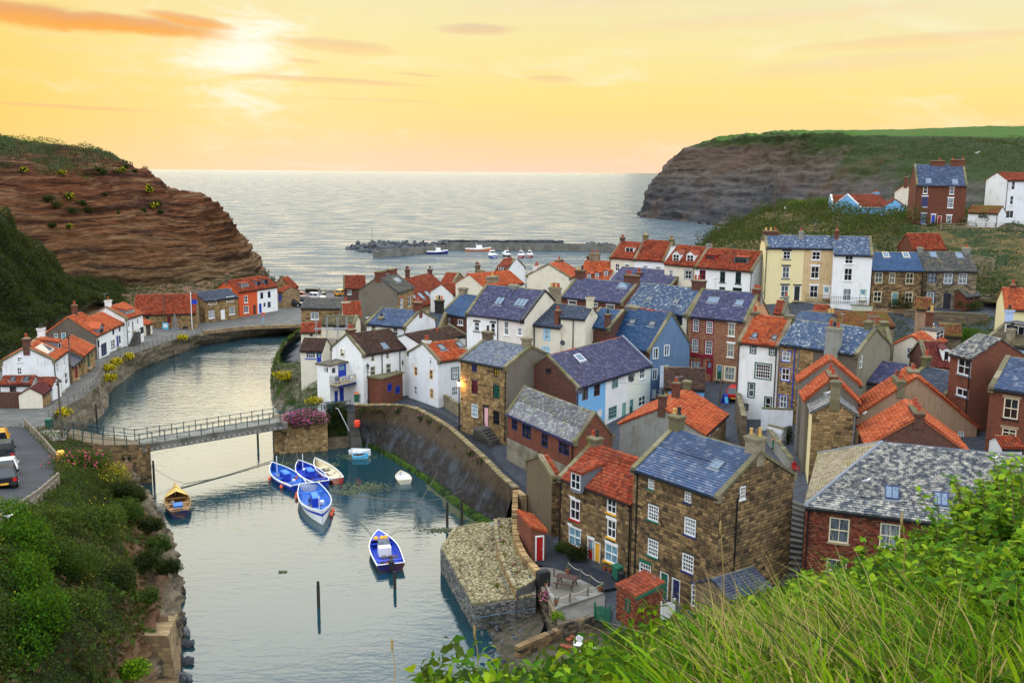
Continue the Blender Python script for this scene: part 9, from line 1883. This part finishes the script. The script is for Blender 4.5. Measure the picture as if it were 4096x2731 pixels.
# ------------------------------------------------------------------ plants on the slope under the camera
def fpt(px,py):
 """the point of the near slope seen at a pixel of the photograph (nearest grid vertex)"""
 return FPROJ[np.argmin(((FPIX-[px,py])**2).sum(1))]
FPROJ=FRONT[12:56].reshape(-1,3); FPIX=np.array([proj(p,'P') for p in FPROJ])
rf=np.random.RandomState(12)
def near_leaf_mesh():
 me=bpy.data.meshes.new('leaf'); v=[(0,0,0),(.30,.24,.05),(.68,.25,.03),(1,0,-.12),(.68,-.25,.03),(.30,-.24,.05),(.32,0,.0),(.68,0,-.02)]; me.from_pydata(v,[],[(0,1,6),(0,6,5),(1,2,7,6),(6,7,4,5),(2,3,7),(7,3,4)]); me.materials.append(BRT_); me.update(); return me
NLM=near_leaf_mesh(); LV=np.array([tuple(v.co) for v in NLM.vertices]); LF=[tuple(p.vertices) for p in NLM.polygons]
sing=300
def near_shrub(label,spots,seed):
 """twigs with rows of broad leaves; spots: (px, py, how many twigs, height in metres)"""
 global sing
 rg=np.random.RandomState(seed); t=thing('leafy_shrub',label,'shrub',fpt(spots[0][0],spots[0][1]),0,'leafy shrubs on the slope'); o3=np.array(t.location); q=MB(); L_=[]
 for px,py,n,h_ in spots:
  for _ in range(n):
   b=fpt(px+rg.normal()*38,py+abs(rg.normal())*22)-o3; d=np.array([rg.normal()*.35,rg.normal()*.3-.1,1.0]); d /= np.linalg.norm(d); h1=h_*rg.uniform(.55,1.15); bend=rg.normal(size=3)*.12*h1; P=[b+d*h1*f+bend*f*f for f in np.linspace(0,1,6)]
   q.tube(P,[.009,.008,.007,.006,.005,.003],paint((.16,.10,.04)),4,False)
   for f in np.linspace(.25,1,13):p=b+d*h1*f+bend*f*f; L_+=[(p,rg.uniform(0,6.28),rg.uniform(-.35,.6),rg.uniform(.07,.14)*(1.25-.4*f)) for _ in range(2)]
 q.build('twig',t,kind='stuff'); rg.shuffle(L_) if False else None; V=[]; Fa=[]; F4=[]
 L_=[L_[i] for i in rg.permutation(len(L_))]; L_.sort(key=lambda l:-l[3])
 for p,az,el,s in L_:
  M=Matrix.Translation(Vector(p))@Matrix.Rotation(az,4,'Z')@Matrix.Rotation(-el,4,'Y')@Matrix.Rotation(rg.normal()*.4,4,'X')@Matrix.Scale(s,4)
  if sing>0 and len(V)%4==0:o=link('leaf',NLM,t); o.matrix_local=M; sing-=1; V.append(None); continue
  Mn=np.array(M); V.append(LV@Mn[:3,:3].T+Mn[:3,3])
 V=[v for v in V if v is not None]; allv=np.concatenate(V); me=bpy.data.meshes.new('leaf'); me.from_pydata([tuple(v) for v in allv],[],[tuple(i+8*k for i in f) for k in range(len(V)) for f in LF]); me.materials.append(BRT_); link('leaf',me,t)['kind']='stuff'
near_shrub('leafy shrub climbing the slope in front of the brick hall',[(2310,1210,60,.75),(2240,1260,60,.7),(2150,1300,55,.55),(2330,1270,50,.6),(2060,1345,40,.45),(2340,1160,50,.6),(2200,1350,40,.5),(2320,1350,40,.5),(2100,1400,30,.4),(2230,1440,40,.45),(2300,1480,40,.4),(2000,1440,30,.35)],1)
near_shrub('leafy shrub at the middle of the slope below the hall corner',[(1990,1370,55,.5),(1900,1400,55,.45),(1800,1425,55,.42),(1700,1445,50,.36),(1930,1440,40,.4),(1620,1470,45,.36),(1780,1480,30,.35)],2)
near_shrub('low leafy shrub beside the white garden chairs',[(1560,1490,45,.36),(1420,1510,50,.45),(1380,1540,45,.4),(1280,1540,50,.36),(1180,1560,45,.32),(1120,1585,30,.28),(1500,1530,40,.32),(1240,1580,50,.3),(1360,1590,50,.3),(1460,1580,45,.3),(1560,1560,40,.32),(1180,1625,30,.25),(1640,1540,30,.3)],3)
def blades(n,pxr,size,wid,mats,seed,name,label,lean=.45,cond=None):
 rg=np.random.RandomState(seed); P=FRONT[6:54].reshape(-1,3); PX_=np.array([proj(p,'P') for p in P]); ok=(PX_[:,0]>pxr[0])&(PX_[:,0]<pxr[1])&(PX_[:,1]>pxr[2])&(PX_[:,1]<pxr[3])
 if cond is not None:ok &= cond(PX_)
 P=P[ok]; b=P[rg.randint(len(P),size=n)]+rg.normal(size=(n,3))*[.09,.09,.02]; d=np.c_[rg.normal(-.12,lean,n),rg.normal(0,lean,n),np.ones(n)]; d /= np.linalg.norm(d,axis=1,keepdims=True); L_=size*rg.uniform(.45,1.2,(n,1)); side=np.cross(d,rg.normal(size=(n,3))); side /= np.linalg.norm(side,axis=1,keepdims=True); bend=np.c_[rg.normal(-.15,.35,n),rg.normal(0,.3,n),-np.abs(rg.normal(0,.18,n))]*L_
 V=np.empty((n,8,3))
 for k,f in enumerate((0,.4,.75,1)):
  c=b+d*L_*f+bend*f*f; w=wid*(1,.9,.6,.08)[k]; V[:,2*k]=c-side*w; V[:,2*k+1]=c+side*w
 F=np.array([[0,1,3,2],[2,3,5,4],[4,5,7,6]]); o=np_mesh(name,V.reshape(-1,3),(F[None]+(np.arange(n)*8)[:,None,None]).reshape(-1,4),None,None,kind='stuff',mi=np.repeat(rg.randint(len(mats),size=n),3),mats=mats); return tag(o,label)
blades(15000,(1560,2420,1340,1720),.40,.0085,[GRS]*6+[DRY,MIDG],21,'grass','lush green grass on the slope in front',cond=lambda q:q[:,1]>1600-(q[:,0]-1400)*.20)
blades(6000,(1300,2420,1180,1720),.16,.006,[GRS,BRT_],22,'short_grass','short grass and leaves between the shrubs')
blades(4200,(1500,2420,1420,1720),.46,.017,[GRS,MIDG,BRT_],25,'broad_grass','broad bladed grass in tussocks on the slope',cond=lambda q:np.sin(q[:,0]*.021+q[:,1]*.033)*np.sin(q[:,1]*.041-q[:,0]*.013)>-.12)
blades(1100,(1600,2300,1500,1720),.6,.0024,[DRY],23,'dry_grass','dry straw coloured grass stalks on the slope',lean=.2)
blades(350,(1640,2060,1500,1720),.8,.003,[DRY],24,'dry_grass_tall','tall dry grass stalks rising before the hall',lean=.16)
scatter('slope_leaves',FRONT[6:56],46000,.085,.38,[MIDG,IVY,BRT_,GRS],lambda P,H_,rg:(P[:,1]<13.5),lump=1.2,label='small leaves and ground cover on the slope',seed=14)
scatter('slope_leaves',FRONT2[6:60],14000,.1,.4,[MIDG,IVY,BRT_,GRS],lambda P,H_,rg:(P[:,1]<18),lump=1.0,label='leafy cover on the slope beyond the hall',seed=18)
for px,py,tx,ty,l in ((1095,1568,1090,1440,'by the water edge'),(905,1600,900,1470,'thin one over the beck'),(1660,1480,1655,1200,'in front of the brick hall'),(2075,1330,2072,1180,'before the hall wall')):
 b=aty('P',px,py,8.0); tp=aty('P',tx,ty,8.0); q=MB(); q.tube([b,b*.5+tp*.5+(.02,0,0),tp],[.007,.005,.002],DRY,5); q.lathe([(.0,-.12),(.012,-.06),(.010,0),(0,.03)],DRY,tuple(tp),6); tag(q.build('seed_stalk'),'single tall dry seed stalk '+l,'grass stalk',None)
bush('dock_leaves','broad dark dock leaves low in the corner of the slope',fpt(2250,1540)+(0,0,-.1),(.5,.35,.16),120,.2,IVY,'plant')
# fallen leaf litter and lichen make no shapes of their own; the script ends here
